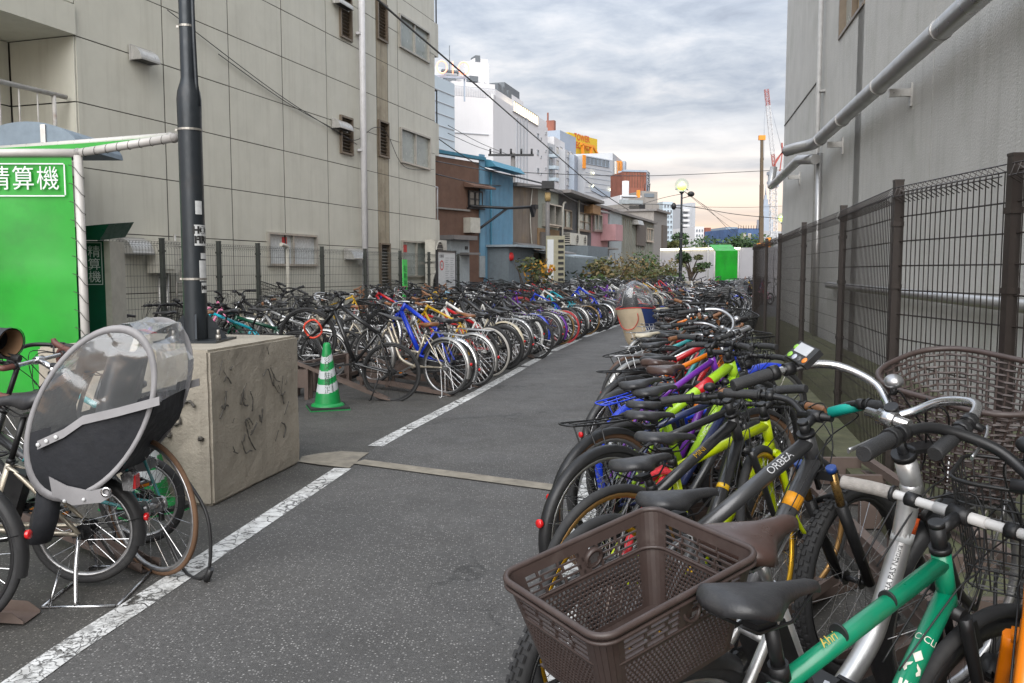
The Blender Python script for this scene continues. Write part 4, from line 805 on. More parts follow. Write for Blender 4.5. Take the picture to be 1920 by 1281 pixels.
# white hoarding and the second green payment tent
HO = mat('white_hoarding', (0.36, 0.35, 0.365), 0.5, var=0.08, scale=0.6); GREENT = mat('green_tarpaulin', (0.004, 0.27, 0.012), 0.38, var=0.2, scale=1.6, bump=0.10, bscale=500, dirt=(0.004, 0.13, 0.010, 0.7), dscale=1.2)
h0 = P(1238, 467, 52); h1 = P(1520, 470, 47); hd = thing('site_hoarding', 'long white site hoarding of flat panels across the far end of the parking', 'fence', (h0.x, h0.y, 0)); v = Vector((h1.x - h0.x, h1.y - h0.y, 0)); n = 9
for k in range(n):
    a = v * (k / n); b = v * ((k + 1) / n - 0.002); mb = MB(); mb.bar(a + Vector((0, 0, h0.z / 2)), b + Vector((0, 0, h0.z / 2)), 0.06, h0.z, 'p'); obj('hoarding_panel', mb, HO, hd)
    mb = MB(); mb.box(a + Vector((0, -0.06, h0.z / 2)), (0.06, 0.06, h0.z), 'p'); obj('post', mb, HO, hd)
mb = MB(); mb.bar(Vector((0, -0.15, h0.z - 0.03)), v * 0.55 + Vector((0, -0.15, h0.z - 0.03)), 0.08, 0.08, 'l'); obj('strip_light', mb, mat('strip_lamp', (0.9, 0.88, 0.7), 0.4, emit=(1, 0.93, 0.65), estr=2.0), hd)
PVC = mat('white_pvc_pipe', (0.46, 0.44, 0.42), 0.35, var=0.06, dirt=(0.28, 0.26, 0.23, 0.4)); ROPE = mat('dark_rope', (0.04, 0.04, 0.035), 0.8)
TXTW = mat('white_print', (0.62, 0.65, 0.64), 0.5, var=0.12, scale=14)
a = P(1340, 468, 44); b = P(1385, 468, 44); t2 = thing('payment_tent', 'green sheeted payment tent far off against the white hoarding', 'tent', (a.x, a.y, 0)); w = b.x - a.x; zt = a.z
mb = MB(); mb.box((w / 2, 0, zt / 2 + 0.1), (w - 0.1, 0.04, zt - 0.35), 's'); mb.prism([(0.05, 0.02, zt - 0.1), (w - 0.05, 0.02, zt - 0.1), (w - 0.05, 0.02, zt - 0.06), (0.05, 0.02, zt - 0.06)], (0, 1.4, 0.35), 's'); obj('sheeting', mb, GREENT, t2)
for x in (0, w):
    for y in (0, 1.4): mb = MB(); mb.cyl((x, y, 0), (x, y, zt + (0.25 if y else -0.1)), 0.035, 8, 'p'); obj('pole', mb, PVC, t2)
# ------------------------------------------------------------------ cranes
def lattice(mb, a, b, w, n, r, role='l'):
    a = Vector(a); b = Vector(b); d = (b - a); L = d.length; d.normalize(); u = Vector((0, 1, 0)) if abs(d.y) < 0.9 else Vector((1, 0, 0)); s = d.cross(u).normalized() * w / 2; q = s.cross(d).normalized() * w / 2
    cs = (s + q, s - q, -s - q, -s + q)
    for c in cs: mb.bar(a + c, b + c, r, r, role)
    for k in range(n):
        p0 = a + d * (L * k / n); p1 = a + d * (L * (k + 1) / n)
        for j in range(4):
            c0, c1 = cs[j], cs[(j + 1) % 4]
            if k % 2: c0, c1 = c1, c0
            mb.bar(p0 + c0, p1 + c1, r * 0.7, r * 0.7, role); mb.bar(p1 + cs[j], p1 + cs[(j + 1) % 4], r * 0.6, r * 0.6, role)
CRW = mat('crane_white', (0.55, 0.55, 0.56), 0.5); CRR = mat('crane_red', (0.34, 0.075, 0.06), 0.6); CRG = mat('crane_grey', (0.33, 0.36, 0.41), 0.6)
YC = 260; cr = thing('tower_crane', 'tall luffing tower crane with a red and white lattice jib', 'crane'); 
mb = MB(); lattice(mb, (P(1450, 520, YC).x, YC, 0), P(1450, 350, YC), 1.8, 26, 0.17); obj('mast', mb, {'l': CRW}, cr)
mb = MB()
for (y0, y1, w) in ((322, 328, 3.4), (328, 340, 2.6), (340, 345, 3.2), (345, 351, 2.7)): za, zb = P(1450, y1, YC).z, P(1450, y0, YC).z; mb.box((P(1450, 340, YC).x, YC, (za + zb) / 2), (w, 2.6, zb - za), 'c')
obj('slewing_platform', mb, CRG, cr)
ja = P(1452, 320, YC); jb = P(1437, 168, YC)
for k in range(5):
    mb = MB(); lattice(mb, ja.lerp(jb, k / 5), ja.lerp(jb, (k + 1) / 5), 1.05 if k else 0.8, 7, 0.10); obj('jib_section', mb, {'l': CRR if k in (0, 4) else CRW}, cr)
mb = MB(); top = P(1467, 285, YC)
for q in ((1445, 322), (1462, 322), (1455, 300)): mb.bar(P(q[0], q[1], YC), top, 0.28, 0.28, 'l')
mb.bar(top, P(1466, 268, YC), 0.4, 0.4, 'l'); mb.bar(P(1445, 322, YC), P(1458, 296, YC), 0.3, 0.3, 'l'); obj('a_frame', mb, {'l': CRR}, cr)
mb = MB(); mb.tube([top, jb], 0.06, 4, 'l'); mb.tube([jb, P(1433, 230, YC), P(1432, 300, YC)], 0.06, 4, 'l'); obj('hoist_rope', mb, {'l': CRG}, cr)
YM = 95; mc = thing('mobile_crane', 'yellow telescopic crane boom standing upright beyond the fence', 'crane')
a = P(1428, 458, YM); b = P(1428.5, 262, YM); a.z = 1.5
for k, (t0, t1, w) in enumerate(((0, 0.42, 0.42), (0.42, 0.66, 0.36), (0.66, 0.86, 0.31), (0.86, 1.0, 0.27))): mb = MB(); mb.bar(a.lerp(b, t0), a.lerp(b, t1), w, w, 's'); obj('boom_section', mb, mat('boom_paint', (0.09, 0.06, 0.03), 0.45, dirt=(0.03, 0.03, 0.03, 0.5)), mc)
mb = MB(); mb.box(b + Vector((0, 0, 0.2)), (0.7, 0.4, 0.5), 's'); obj('boom_head', mb, ORANGE, mc)
mb = MB(); mb.box((a.x, YM, 2.2), (0.8, 0.9, 4.6), 's'); mb.box((a.x + 0.75, YM, 2.5), (0.35, 0.5, 5.2), 's'); obj('boom_foot', mb, ORANGE, mc)
# ------------------------------------------------------------------ utility poles and wires
POLE = mat('grey_pole', (0.16, 0.15, 0.145), 0.7, dirt=(0.2, 0.13, 0.08, 0.5))
p = P(962, 287, 42); up = thing('utility_pole', 'concrete utility pole with a crossarm behind the blue house', 'pole', (p.x, p.y, 0)); mb = MB(); mb.cyl((0, 0, 0), (0, 0, p.z), 0.15, 10, 'p', 0.11); obj('shaft', mb, POLE, up)
mb = MB(); mb.box((-0.1, -0.15, p.z - 0.12), (2.2, 0.1, 0.1), 'p')
for x in (-1.1, -0.6, -0.1, 0.4, 0.9): mb.cyl((x, -0.15, p.z - 0.07), (x, -0.15, p.z + 0.18), 0.05, 6, 'p')
obj('crossarm', mb, DARKM, up)
p = P(1027, 343, 35.5); up2 = thing('utility_pole', 'thin banded steel pole in front of the green board house', 'pole', (p.x, p.y, 0)); mb = MB(); mb.cyl((0, 0, 0), (0, 0, p.z), 0.085, 10, 'p'); obj('shaft', mb, POLE, up2)
mb = MB(); mb.box((0, -0.1, p.z - 0.1), (0.5, 0.4, 0.3), 'd'); mb.cyl((0, 0, p.z - 0.75), (0, 0, p.z - 0.4), 0.12, 10, 'y'); obj('junction_box', mb, {'d': DARKM, 'y': mat('pole_band', (0.40, 0.28, 0.12), 0.7)}, up2)
mb = MB(); q = P(1041, 487, 34.5); mb.box((q.x, q.y, q.z), (0.75, 0.3, 1.9), 'b'); mb.box((q.x - 0.2, q.y - 0.16, q.z), (0.25, 0.02, 1.6), 'w'); mb.lathe([(0.02, 0.0), (0.1, 0.0)], 16, 'r', Matrix.Translation((q.x - 0.2, q.y - 0.175, q.z - 0.45)) @ Matrix.Rotation(math.pi / 2, 4, 'X'))
for k in range(8): mb.box((q.x + 0.22, q.y - 0.16, q.z - 0.8 + k * 0.22), (0.22, 0.02, 0.11), 'k')
o = obj('control_cabinet', mb, {'b': mat('cabinet_yellow', (0.33, 0.31, 0.22), 0.6), 'w': WHITEB, 'r': REDS, 'k': INK}, None); tag(o, 'narrow yellowish cabinet with hazard stripes beside the thin steel pole', 'cabinet')
def wire(name, label, pts, r=0.012, grp='overhead cables'):
    mb = MB(); mb.tube(smooth_path([P(*q) for q in pts], 8), r, 5, 'c'); o = obj(name, mb, DARKM); return tag(o, label, 'cable', grp)
wire('overhead_cable', 'thick black cable falling from the cream building past the white department store', [(640, -75, 17), (709, 0, 19.5), (860, 131, 27), (1010, 262, 40), (1120, 355, 52), (1185, 398, 62)], 0.028)
wire('overhead_cable', 'level cable crossing the sky past the billboards to the crane', [(905, 318, 44), (1010, 325, 48), (1180, 330, 55), (1300, 327, 60), (1480, 318, 66)], 0.022)
wire('overhead_cable', 'cable from the brown house roof down to the thin steel pole', [(815, 255, 27), (865, 290, 30), (910, 316, 33), (965, 332, 35), (1027, 347, 35.5)], 0.018)
wire('overhead_cable', 'upper of the two cables crossing the brown house', [(815, 302, 27), (900, 318, 32), (962, 330, 36), (1027, 346, 35.5)], 0.016)
wire('overhead_cable', 'lower of the two cables crossing the brown house', [(815, 326, 27), (900, 345, 32), (962, 349, 36), (1027, 350, 35.5)], 0.018)
wire('overhead_cable', 'thin cable crossing in front of the white wing to the crossarm', [(840, 235, 30), (900, 268, 36), (955, 291, 42)], 0.012)
wire('overhead_cable', 'thin lower cable crossing in front of the white wing', [(840, 250, 30), (900, 277, 36), (955, 293, 42)], 0.012)
wire('overhead_cable', 'cable over the dark tin house towards the concrete building', [(1027, 348, 35.5), (1100, 385, 45), (1165, 392, 60), (1240, 372, 46), (1278, 364, 40)], 0.014)
wire('overhead_cable', 'heavy cable from the globe lamp across to the grey stucco corner', [(1180, 382, 55), (1278, 386, 40.2), (1380, 402, 44), (1475, 411, 48)], 0.018)
wire('overhead_cable', 'level thin cable over the far blocks right of the globe lamp', [(1300, 388, 90), (1400, 389, 92), (1480, 386, 95)], 0.02)
for k, (x, y) in enumerate(((1372, 437), (1390, 442), (1400, 430))): wire('overhead_cable', ['steepest', 'middle', 'flattest'][k] + ' of three thin cables fanning down right of the globe lamp', [(1279, 356, 40), (1330, 356 + (y - 356) * 0.47, 50), (x, y, 62)], 0.014 - 0.003 * k)

# ------------------------------------------------------------------ plants
BARK = mat('bark', (0.075, 0.055, 0.04), 0.9, var=0.3, scale=12, bump=0.4, bscale=30); LEAFA = mat('leaf_dark', (0.045, 0.085, 0.028), 0.6, var=0.4, scale=3); LEAFB = mat('leaf_olive', (0.10, 0.105, 0.035), 0.65, var=0.4, scale=3); LEAFC = mat('leaf_yellowed', (0.18, 0.13, 0.05), 0.7, var=0.4, scale=3); LEAFD = mat('leaf_bright', (0.07, 0.13, 0.03), 0.6, var=0.35, scale=3)
def bush(px, py, Y, w, hgt, label, leaves, seed, n=700, size=0.09, name='bush', twig=0.6):
    q = random.Random(seed); c = P(px, py, Y); t = thing(name, label, name, (c.x, c.y, 0)); mb = MB()
    for k in range(7):
        a = q.uniform(0, 6.3); e = Vector((math.cos(a) * w * 0.35, math.sin(a) * w * 0.2, hgt * q.uniform(0.5, 1.02))); mb.tube(smooth_path([(0.1 * math.cos(a), 0.1 * math.sin(a), 0), e * 0.5 + Vector((q.uniform(-.1, .1), 0, 0.1)), e], 4), [0.035 * (1 - j / 9.5) + 0.004 for j in range(9)], 5, 'b')
    obj('stem', mb, BARK, t); mb = MB()
    for k in range(11):
        a = q.uniform(0, 6.3); cc = (math.cos(a) * w * 0.34 * q.random(), math.sin(a) * w * 0.3 * q.random(), hgt * q.uniform(0.3, 0.85)); grow_leaves(mb, cc, min(w, hgt) * q.uniform(0.16, 0.34), n // 11, size * q.uniform(0.7, 1.3), leaves[k % len(leaves)].name, q, (1.25, 1, 0.8), 0.2)
    obj('crown', mb, {m.name: m for m in leaves}, t); return t
bush(995, 500, 31.5, 1.8, 2.0, 'flowering green bush with yellow specks under the blue awning', [LEAFA, LEAFB, mat('yellow_flower', (0.5, 0.25, 0.02), 0.6), LEAFA], 3)
bush(1135, 498, 38, 3.6, 2.1, 'broad olive bush in front of the pink house', [LEAFB, LEAFC, LEAFB, LEAFA], 4, 1100)
bush(1172, 490, 40, 2.8, 2.35, 'dry yellow brown bush in front of the corrugated house', [LEAFC, LEAFB, LEAFC], 5, 1000)
bush(1106, 505, 35, 1.7, 1.55, 'small bright green bush beside the grey ground floor box', [LEAFD, LEAFB], 6, 600)
bush(1218, 490, 45, 2.6, 2.5, 'dark glossy green bush in front of the grey tin house', [LEAFA, LEAFD, LEAFA], 7, 1100)
bush(1244, 500, 42, 2.6, 2.0, 'reddish olive bush left of the globe lamp', [LEAFB, LEAFC, LEAFB], 8, 900)
bush(1262, 500, 46, 1.7, 1.9, 'green shrub at the foot of the globe lamp', [LEAFB, LEAFD], 18, 600)
def tree(px, Y, hgt, cr, label, leaves, seed, n=1400, size=0.12, lean=0.0):
    q = random.Random(seed); c = P(px, 508, Y); t = thing('tree', label, 'tree', (c.x, c.y, 0)); mb = MB(); ends = []
    tk = smooth_path([(0, 0, 0), (lean * 0.4, 0.05, hgt * 0.3), (lean * 0.7, 0, hgt * 0.55)], 4); mb.tube(tk, [0.12 * (1 - 0.06 * j) for j in range(len(tk))], 7, 'b')
    for k in range(9):
        a = q.uniform(0, 6.3); s = tk[q.randrange(4, len(tk))]; e = Vector((lean + math.cos(a) * cr * q.uniform(.4, 1), math.sin(a) * cr * 0.8 * q.uniform(.4, 1), hgt * q.uniform(0.6, 0.98))); mb.tube(smooth_path([s, s.lerp(e, 0.5) + Vector((0, 0, 0.15)), e], 4), [0.05 * (1 - j / 9.3) + 0.006 for j in range(9)], 5, 'b'); ends.append(e)
    obj('trunk', mb, BARK, t); mb = MB()
    for k, e in enumerate(ends): grow_leaves(mb, e, cr * q.uniform(0.3, 0.5), n // 9, size, leaves[k % len(leaves)].name, q, (1.2, 1.1, 0.55), 0.15)
    obj('crown', mb, {m.name: m for m in leaves}, t)
tree(1296, 43, 2.35, 0.75, 'small gnarled pine like tree right of the globe lamp', [LEAFA, LEAFB], 9, 1300, 0.08)
tree(1258, 78, 5.0, 1.5, 'tall leafy tree behind the last grey tin house', [LEAFA, LEAFB, LEAFA], 10, 1700, 0.17)
tree(1310, 110, 5.0, 3.4, 'round olive tree behind the white hoarding', [LEAFB, LEAFA], 11, 1500, 0.2)
for k, (px, Y, hh, rr, lb) in enumerate(((1352, 150, 6.8, 5.0, 'left of two dark far trees below the blue glass slab'), (1374, 152, 7.2, 6.0, 'right of two dark far trees below the blue glass slab'))): tree(px, Y, hh, rr, lb, [LEAFA], 20 + k, 1800, 0.34)

# ------------------------------------------------------------------ globe lamps
POLEB = mat('lamp_post_paint', (0.022, 0.027, 0.032), 0.38, 0.3, dirt=(0.06, 0.05, 0.045, 0.35), dscale=6); BAND = mat('steel_band', (0.35, 0.33, 0.30), 0.4, 0.7)
def lamp_post(label, loc, base_z, hgt, big=False, globe=0.30, lower=2.65):
    t = thing('street_lamp', label, 'street lamp', loc); mb = MB()
    prof = [(0.078, base_z), (0.078, lower - 0.22), (0.080, lower - 0.05), (0.074, lower), (0.055, lower + 0.06), (0.049, lower + 0.09), (0.047, hgt - 0.3), (0.04, hgt - 0.28)]
    mb.lathe(prof, 20, 'p'); mb.tube([(0.072, -0.02, lower - 0.1), (0.060, -0.02, lower + 0.05), (0.052, -0.02, lower + 0.35), (0.048, -0.02, lower + 0.9)], 0.014, 6, 'p'); obj('post', mb, POLEB, t)
    for z, r in ((lower + 0.42, 0.052), (lower - 0.26, 0.082), (base_z + 0.42, 0.082)): mb = MB(); mb.lathe([(r - 0.004, z), (r, z), (r, z + 0.014), (r - 0.004, z + 0.014)], 20, 'b', None, True, False); mb.box((-r - 0.006, 0, z + 0.007), (0.02, 0.012, 0.014), 'b'); obj('clamp_band', mb, BAND, t)
    mb = MB(); mb.box((0, 0, base_z + 0.008), (0.42, 0.42, 0.014), 'p')
    for k in range(4):
        M = Matrix.Rotation(k * math.pi / 2 + 0.35, 4, 'Z'); mb.prism([M @ Vector(v) for v in ((0.075, -0.006, base_z + 0.016), (0.20, -0.006, base_z + 0.016), (0.20, -0.006, base_z + 0.03), (0.075, -0.006, base_z + 0.19))], M.to_3x3() @ Vector((0, 0.012, 0)), 'p')
        M = Matrix.Rotation(k * math.pi / 2 + 0.35 + 0.785, 4, 'Z'); c = M @ Vector((0.20, 0, 0)); mb.cyl((c.x, c.y, base_z + 0.016), (c.x, c.y, base_z + 0.05), 0.018, 6, 'n'); mb.cyl((c.x, c.y, base_z + 0.05), (c.x, c.y, base_z + 0.085), 0.011, 6, 'n')
    obj('base_flange', mb, {'p': POLEB, 'n': BAND}, t)
    mb = MB(); mb.sphere((0, 0, hgt), globe, 'g', 20, 14); gm = mat_film('globe_glass', (0.92, 0.97, 0.93), 0.03, 0.05); g = obj('globe', mb, gm, t)
    mb = MB(); mb.sphere((0, 0, hgt - 0.05), globe * 0.66, 'g', 14, 10, (1, 1, 0.8)); obj('bulb', mb, mat('lit_bulb', (0.9, 0.95, 0.6), 0.5, emit=(0.55, 0.85, 0.06), estr=0.95), g)
    mb = MB(); mb.lathe([(0.05, hgt - globe - 0.06), (0.13, hgt - globe + 0.03), (0.10, hgt - globe + 0.05)], 14, 'p'); obj('globe_holder', mb, POLEB, g)
    return t
def conc_block(label, pts, hgt):
    c = sum((Vector((p[0], p[1], 0)) for p in pts), Vector()) / 4; bm = bmesh.new(); vs = [bm.verts.new((p[0] - c.x, p[1] - c.y, z)) for z in (0, hgt) for p in pts]
    bm.faces.new(vs[:4][::-1]); bm.faces.new(vs[4:])
    for i in range(4): bm.faces.new((vs[i], vs[(i + 1) % 4], vs[4 + (i + 1) % 4], vs[4 + i]))
    bmesh.ops.recalc_face_normals(bm, faces=bm.faces[:]); bmesh.ops.bevel(bm, geom=bm.edges[:], offset=0.016, segments=2, affect='EDGES'); bmesh.ops.subdivide_edges(bm, edges=[e for e in bm.edges if e.calc_length() > 0.3], cuts=14, use_grid_fill=True)
    from mathutils import noise
    for v in bm.verts:
        e = noise.noise(v.co * 3.1) * 0.007 + noise.noise(v.co * 14) * 0.0035; v.co += Vector((noise.noise(v.co * 9 + Vector((5, 0, 0))), noise.noise(v.co * 9), 0)) * 0.004 + Vector((v.co.x, v.co.y, 0)).normalized() * e
    me = bpy.data.meshes.new('concrete_block'); bm.to_mesh(me); bm.free(); me.polygons.foreach_set('use_smooth', [False] * len(me.polygons)); me.materials.append(None); me['slots'] = ['c']
    o = obj('concrete_block', me, CONC, None, (c.x, c.y, 0)); return tag(o, label, 'concrete block')
N_ = Vector((-1.843, 5.165)); a_ = Vector((0.194, 0.981)); b_ = Vector((-0.981, 0.194)); S_ = 1.23
blk = [N_, N_ + a_ * S_, N_ + a_ * S_ + b_ * 1.2, N_ + b_ * 1.2]
cb = conc_block('scribbled concrete block carrying the near lamp post', blk, 0.968)
# faint marker scribbles on the two visible faces
SCR = mat('faded_marker', (0.085, 0.078, 0.068), 0.8, var=0.4, scale=30); q = random.Random(5); mb = MB()
def on_face(u, z, face):  # u along the face, small offset outwards
    p = (N_ + a_ * u + b_ * -0.014) if face else (N_ + b_ * u - a_ * 0.014); return Vector((p.x, p.y, z))
def scribble(path, face, w=0.012):
    pts = smooth_path([on_face(u, z, face) - cb.location for u, z in path], 5); mb = MB(); mb.tube(pts, [w * (0.35 + 0.65 * abs(math.sin(1.7 * i + path[0][0] * 9))) for i in range(len(pts))], 4, 's', True, False, True); obj('scribble', mb, SCR, cb)
cx = (sum((p for p in blk), Vector((0, 0)))) / 4
for k in range(30):
    u = q.uniform(0.08, 1.0); z = q.uniform(0.3, 0.88); pth = [(u, z)]
    for j in range(q.randrange(1, 4)): pth.append((min(1.18, max(0.04, pth[-1][0] + q.uniform(-0.05, 0.08))), min(0.93, max(0.25, pth[-1][1] + q.uniform(-0.13, 0.10)))))
    scribble(pth, True, q.uniform(0.0025, 0.008))
scribble([(0.10, 0.62), (0.14, 0.655), (0.22, 0.60), (0.20, 0.52), (0.28, 0.49), (0.27, 0.43), (0.33, 0.46)], False, 0.012); scribble([(0.06, 0.435), (0.065, 0.42), (0.07, 0.43)], False, 0.022)
lp = lamp_post('dark lamp post with pasted stickers rising from the near concrete block', (-2.175, 5.86, 0), 0.968, 5.45)
STK = mat('sticker_white', (0.52, 0.53, 0.53), 0.5, var=0.12, scale=30); mbx = MB()
def pole_sticker(z0, z1, a0, a1, txt=None, r=0.0795):
    n = 8; b = MB()
    for k in range(n):
        t0 = a0 + (a1 - a0) * k / n; t1 = a0 + (a1 - a0) * (k + 1) / n; b.add([(r * math.cos(t), r * math.sin(t), z) for t, z in ((t0, z0), (t1, z0), (t1, z1), (t0, z1))], [(0, 1, 2, 3)], 'w', True)
    if txt:
        vs, fs = text_mesh(txt, (z1 - z0) * 0.46, bold=0.004); am = (a0 + a1) / 2; b.add([((r + 0.001) * math.cos(am + v.x / r), (r + 0.001) * math.sin(am + v.x / r), (z0 + z1) / 2 + v.y) for v in vs], fs, 'k')
    obj('sticker', b, {'w': STK, 'k': INK}, lp)
pole_sticker(1.62, 1.76, -1.12, 0.35, 'HOT\nFIRE'); pole_sticker(1.83, 1.92, -0.98, -0.35); pole_sticker(1.38, 1.52, -0.78, 0.1); pole_sticker(1.30, 1.37, -0.62, 0.1, 'NO'); pole_sticker(1.53, 1.57, -0.62, 0.2)
b2 = P(1292, 530, 40); c0 = Vector((b2.x - 0.45, 39.5)); blk2 = [c0, c0 + Vector((1.05, 0)), c0 + Vector((1.05, 1.05)), c0 + Vector((0, 1.05))]
conc_block('pale concrete block at the foot of the far globe lamp', blk2, 0.97)
p = P(1276, 500, 40.1); lamp_far = lamp_post('far globe lamp glowing green above the packed bicycles', (p.x, 40.1, 0), 0.97, P(1279, 348, 40.1).z, globe=0.33, lower=3.2)
mb = MB(); zz = P(1279, 372, 40).z
mb.tube([(0, 0, zz), (0.35, 0, zz + 0.1), (0.38, 0, zz + 0.25)], 0.02, 5, 'b'); mb.sphere((0.42, -0.05, zz + 0.2), 0.13, 'b', 10, 8, (1.3, 1, 1)); mb.tube([(0, 0, zz - 0.45), (-0.3, 0, zz - 0.42)], 0.02, 5, 'b'); mb.sphere((-0.36, 0, zz - 0.36), 0.13, 'b', 10, 8, (0.9, 1, 1.3)); mb.tube([(-0.3, 0, zz + 0.42), (0.1, 0, zz + 0.5), (0.3, 0, zz + 0.38)], 0.02, 5, 'b'); obj('floodlight', mb, DARKM, lamp_far)
p = P(1467, 410, 66); lamp_post('farthest globe lamp peeping out behind the grey stucco corner', (p.x, 66, 0), 0.0, P(1467, 409, 66).z, globe=0.42, lower=2.6)

# ------------------------------------------------------------------ near payment tent, fare machine, cones
TY = 7.2; A = P(146, 287, TY); Bq = P(326, 259, TY); Cq = P(319, 256, 8.0); Dq = P(-60, 285, 8.4); LX = P(-160, 300, TY).x
tt = thing('payment_tent', 'bright green sheeted payment tent on white pipes at the left edge', 'tent', (A.x, TY, 0)); o0 = Vector((A.x, TY, 0))
mb = MB(); n = 26; m_ = 18; W_ = LX - A.x; zt, zb = A.z - 0.03, 0.42
for i in range(n + 1):
    for k in range(m_ + 1):
        u = i / n; w = k / m_; y = 0.012 * math.sin(7 * u + 3 * w) * math.sin(5 * w) - 0.03 * math.exp(-((w - 0.52) / 0.03) ** 2) * 0.4; mb.v.append((-0.055 + W_ * u, y, zt + (zb - zt) * w + 0.006 * math.sin(9 * u)))
for i in range(n):
    for k in range(m_): q0 = i * (m_ + 1) + k; mb.face((q0, q0 + m_ + 1, q0 + m_ + 2, q0 + 1), 's', True)
sh = obj('sheeting', mb, GREENT, tt)
mb = MB(); M = Matrix(((1, 0, 0, 0), (0, 0, -1, -0.014), (0, 1, 0, 0), (0, 0, 0, 1)))
def tl(px, py): q = P(px, py, TY); return q.x - A.x, q.z
xc, zc2 = tl(46, 338); add_text(mb, '精算機', Matrix.Translation((xc, -0.02, zc2)) @ Matrix.Rotation(math.pi / 2, 4, 'X'), 0.21, 'w', 0.0, 0.92, spacing=1.12)
x1, z1 = tl(121, 309); x2, z2 = tl(-40, 369)
for (xa, xb, za, zb2) in ((x2, x1, z1, z1 + 0.011), (x2, x1, z2, z2 + 0.011), (x1, x1 + 0.011, z2 + 0.011, z1), (x2 - 0.011, x2, z2 + 0.011, z1)): mb.box(((xa + xb) / 2, -0.019, (za + zb2) / 2), (xb - xa, 0.002, zb2 - za), 'w')
obj('sign_print', mb, {'w': TXTW}, tt)
def pipe(a, b, nm='pipe', r=0.035):
    mb = MB(); mb.cyl(Vector(a) - o0, Vector(b) - o0, r, 14, 'p'); mb.sphere(Vector(a) - o0, r * 1.18, 'p', 12, 8); mb.sphere(Vector(b) - o0, r * 1.18, 'p', 12, 8); return obj(nm, mb, PVC, tt)
pipe((A.x, TY, 0), A, 'pole'); pipe(A, Bq, 'roof_pipe'); pipe(Dq, Cq, 'roof_pipe'); pipe(Bq, Cq, 'roof_pipe'); pipe((LX, TY, 0), (LX, TY, A.z), 'pole'); pipe((LX, TY, A.z), A, 'roof_pipe'); pipe((Dq.x, 8.4, 0), Dq, 'pole')
mb = MB(); mb.add([Vector(p) - o0 + Vector((0, 0, 0.0)) for p in (A, Bq, Cq, Dq, (LX, TY, A.z))], [(0, 1, 2, 3, 4)], 's'); obj('roof_sheet', mb, GREENT, tt)
mb = MB()
for k in range(16):
    z = A.z - 0.12 - k * 0.15; mb.tube(smooth_path([(-0.075, -0.02, z + 0.02), (-0.02, -0.042, z), (0.03, -0.032, z - 0.07), (0.037, 0.01, z - 0.09), (-0.06, 0.03, z - 0.12)], 4), 0.003, 4, 'r')
for k in range(8):
    c = A.lerp(Bq, 0.06 + k / 8.6) - o0; mb.tube([c + Vector((0.037 * math.sin(t) * 0.2 + 0.02 * t / 6, 0.037 * math.sin(t), 0.037 * math.cos(t))) for t in [0.6 * j for j in range(11)]], 0.0024, 4, 'r')
for k in range(12):
    c = Dq.lerp(Cq, 0.06 + k / 12.6) - o0; mb.tube([c + Vector((0.02 * t / 6, 0.037 * math.sin(t), 0.037 * math.cos(t))) for t in [0.6 * j for j in range(11)]], 0.0024, 4, 'r')
o = obj('lacing', mb, ROPE, tt)
DKG = mat('dark_green_enamel', (0.003, 0.075, 0.04), 0.35, var=0.1, dirt=(0.01, 0.045, 0.03, 0.4)); fm = P(188, 640, 8.1); fmk = thing('fare_machine', 'dark green fare machine with white lettering between the tent and the fence', 'machine', (fm.x, fm.y, 0), R_(4))
zt2 = P(188, 452, 8.1).z
mb = MB(); mb.box((-0.1, 0.16, zt2 / 2), (0.34, 0.34, zt2), 'g'); obj('body', mb, DKG, fmk)
mb = MB(); mb.box((0.098, 0.17, zt2 / 2), (0.055, 0.36, zt2), 'c'); obj('side_panel', mb, ACBOX, fmk)
mb = MB(); mb.prism([(-0.3, -0.22, zt2), (0.12, -0.22, zt2), (0.21, -0.22, zt2 + 0.15), (-0.3, -0.22, zt2 + 0.10)], (0, 0.62, 0.05), 'g'); obj('hood', mb, DKG, fmk)
zs1, zs0 = P(172, 456, 8.1).z, P(172, 534, 8.1).z; mb = MB(); add_text(mb, '精\n算\n機', Matrix.Translation((-0.02, -0.016, (zs0 + zs1) / 2 - 0.01)) @ Matrix.Rotation(math.pi / 2, 4, 'X'), 0.118, 'w')
for (xa, xb, za, zb2) in ((-0.1, 0.052, zs1, zs1 + 0.006), (-0.1, 0.052, zs0, zs0 + 0.006), (0.046, 0.052, zs0 + 0.006, zs1), (-0.1, -0.094, zs0 + 0.006, zs1)): mb.box(((xa + xb) / 2, -0.014, (za + zb2) / 2), (xb - xa, 0.003, zb2 - za), 'w')
obj('sign_print', mb, {'w': TXTW}, fmk)
mb = MB(); dm = P(52, 262, 10.6); pr = [(0.62 * math.cos(math.pi * j / 16), 0, 0.32 * math.sin(math.pi * j / 16)) for j in range(17)]; mb.prism(pr, (0, 1.2, 0), 'd'); mb.box((0.2, -0.01, 0.14), (0.06, 0.03, 0.28), 'd2'); mb.box((-0.2, 0.6, -1.2), (0.5, 0.6, 2.4), 'd2')
o = obj('domed_cover', mb, {'d': mat('faded_blue_tarp', (0.20, 0.25, 0.30), 0.7, var=0.12), 'd2': HOOD}, None, (dm.x, dm.y, dm.z - 0.1)); tag(o, 'half round faded blue cover behind the green tent', 'cover')
CONEG = mat('cone_green', (0.005, 0.24, 0.055), 0.42, var=0.1, scale=12, dirt=(0.01, 0.12, 0.04, 0.5), dscale=8); CONEW = mat('cone_white_band', (0.50, 0.53, 0.54), 0.5, var=0.1, dirt=(0.3, 0.32, 0.32, 0.5)); RUB = mat('black_rubber', (0.022, 0.022, 0.022), 0.8, var=0.2)
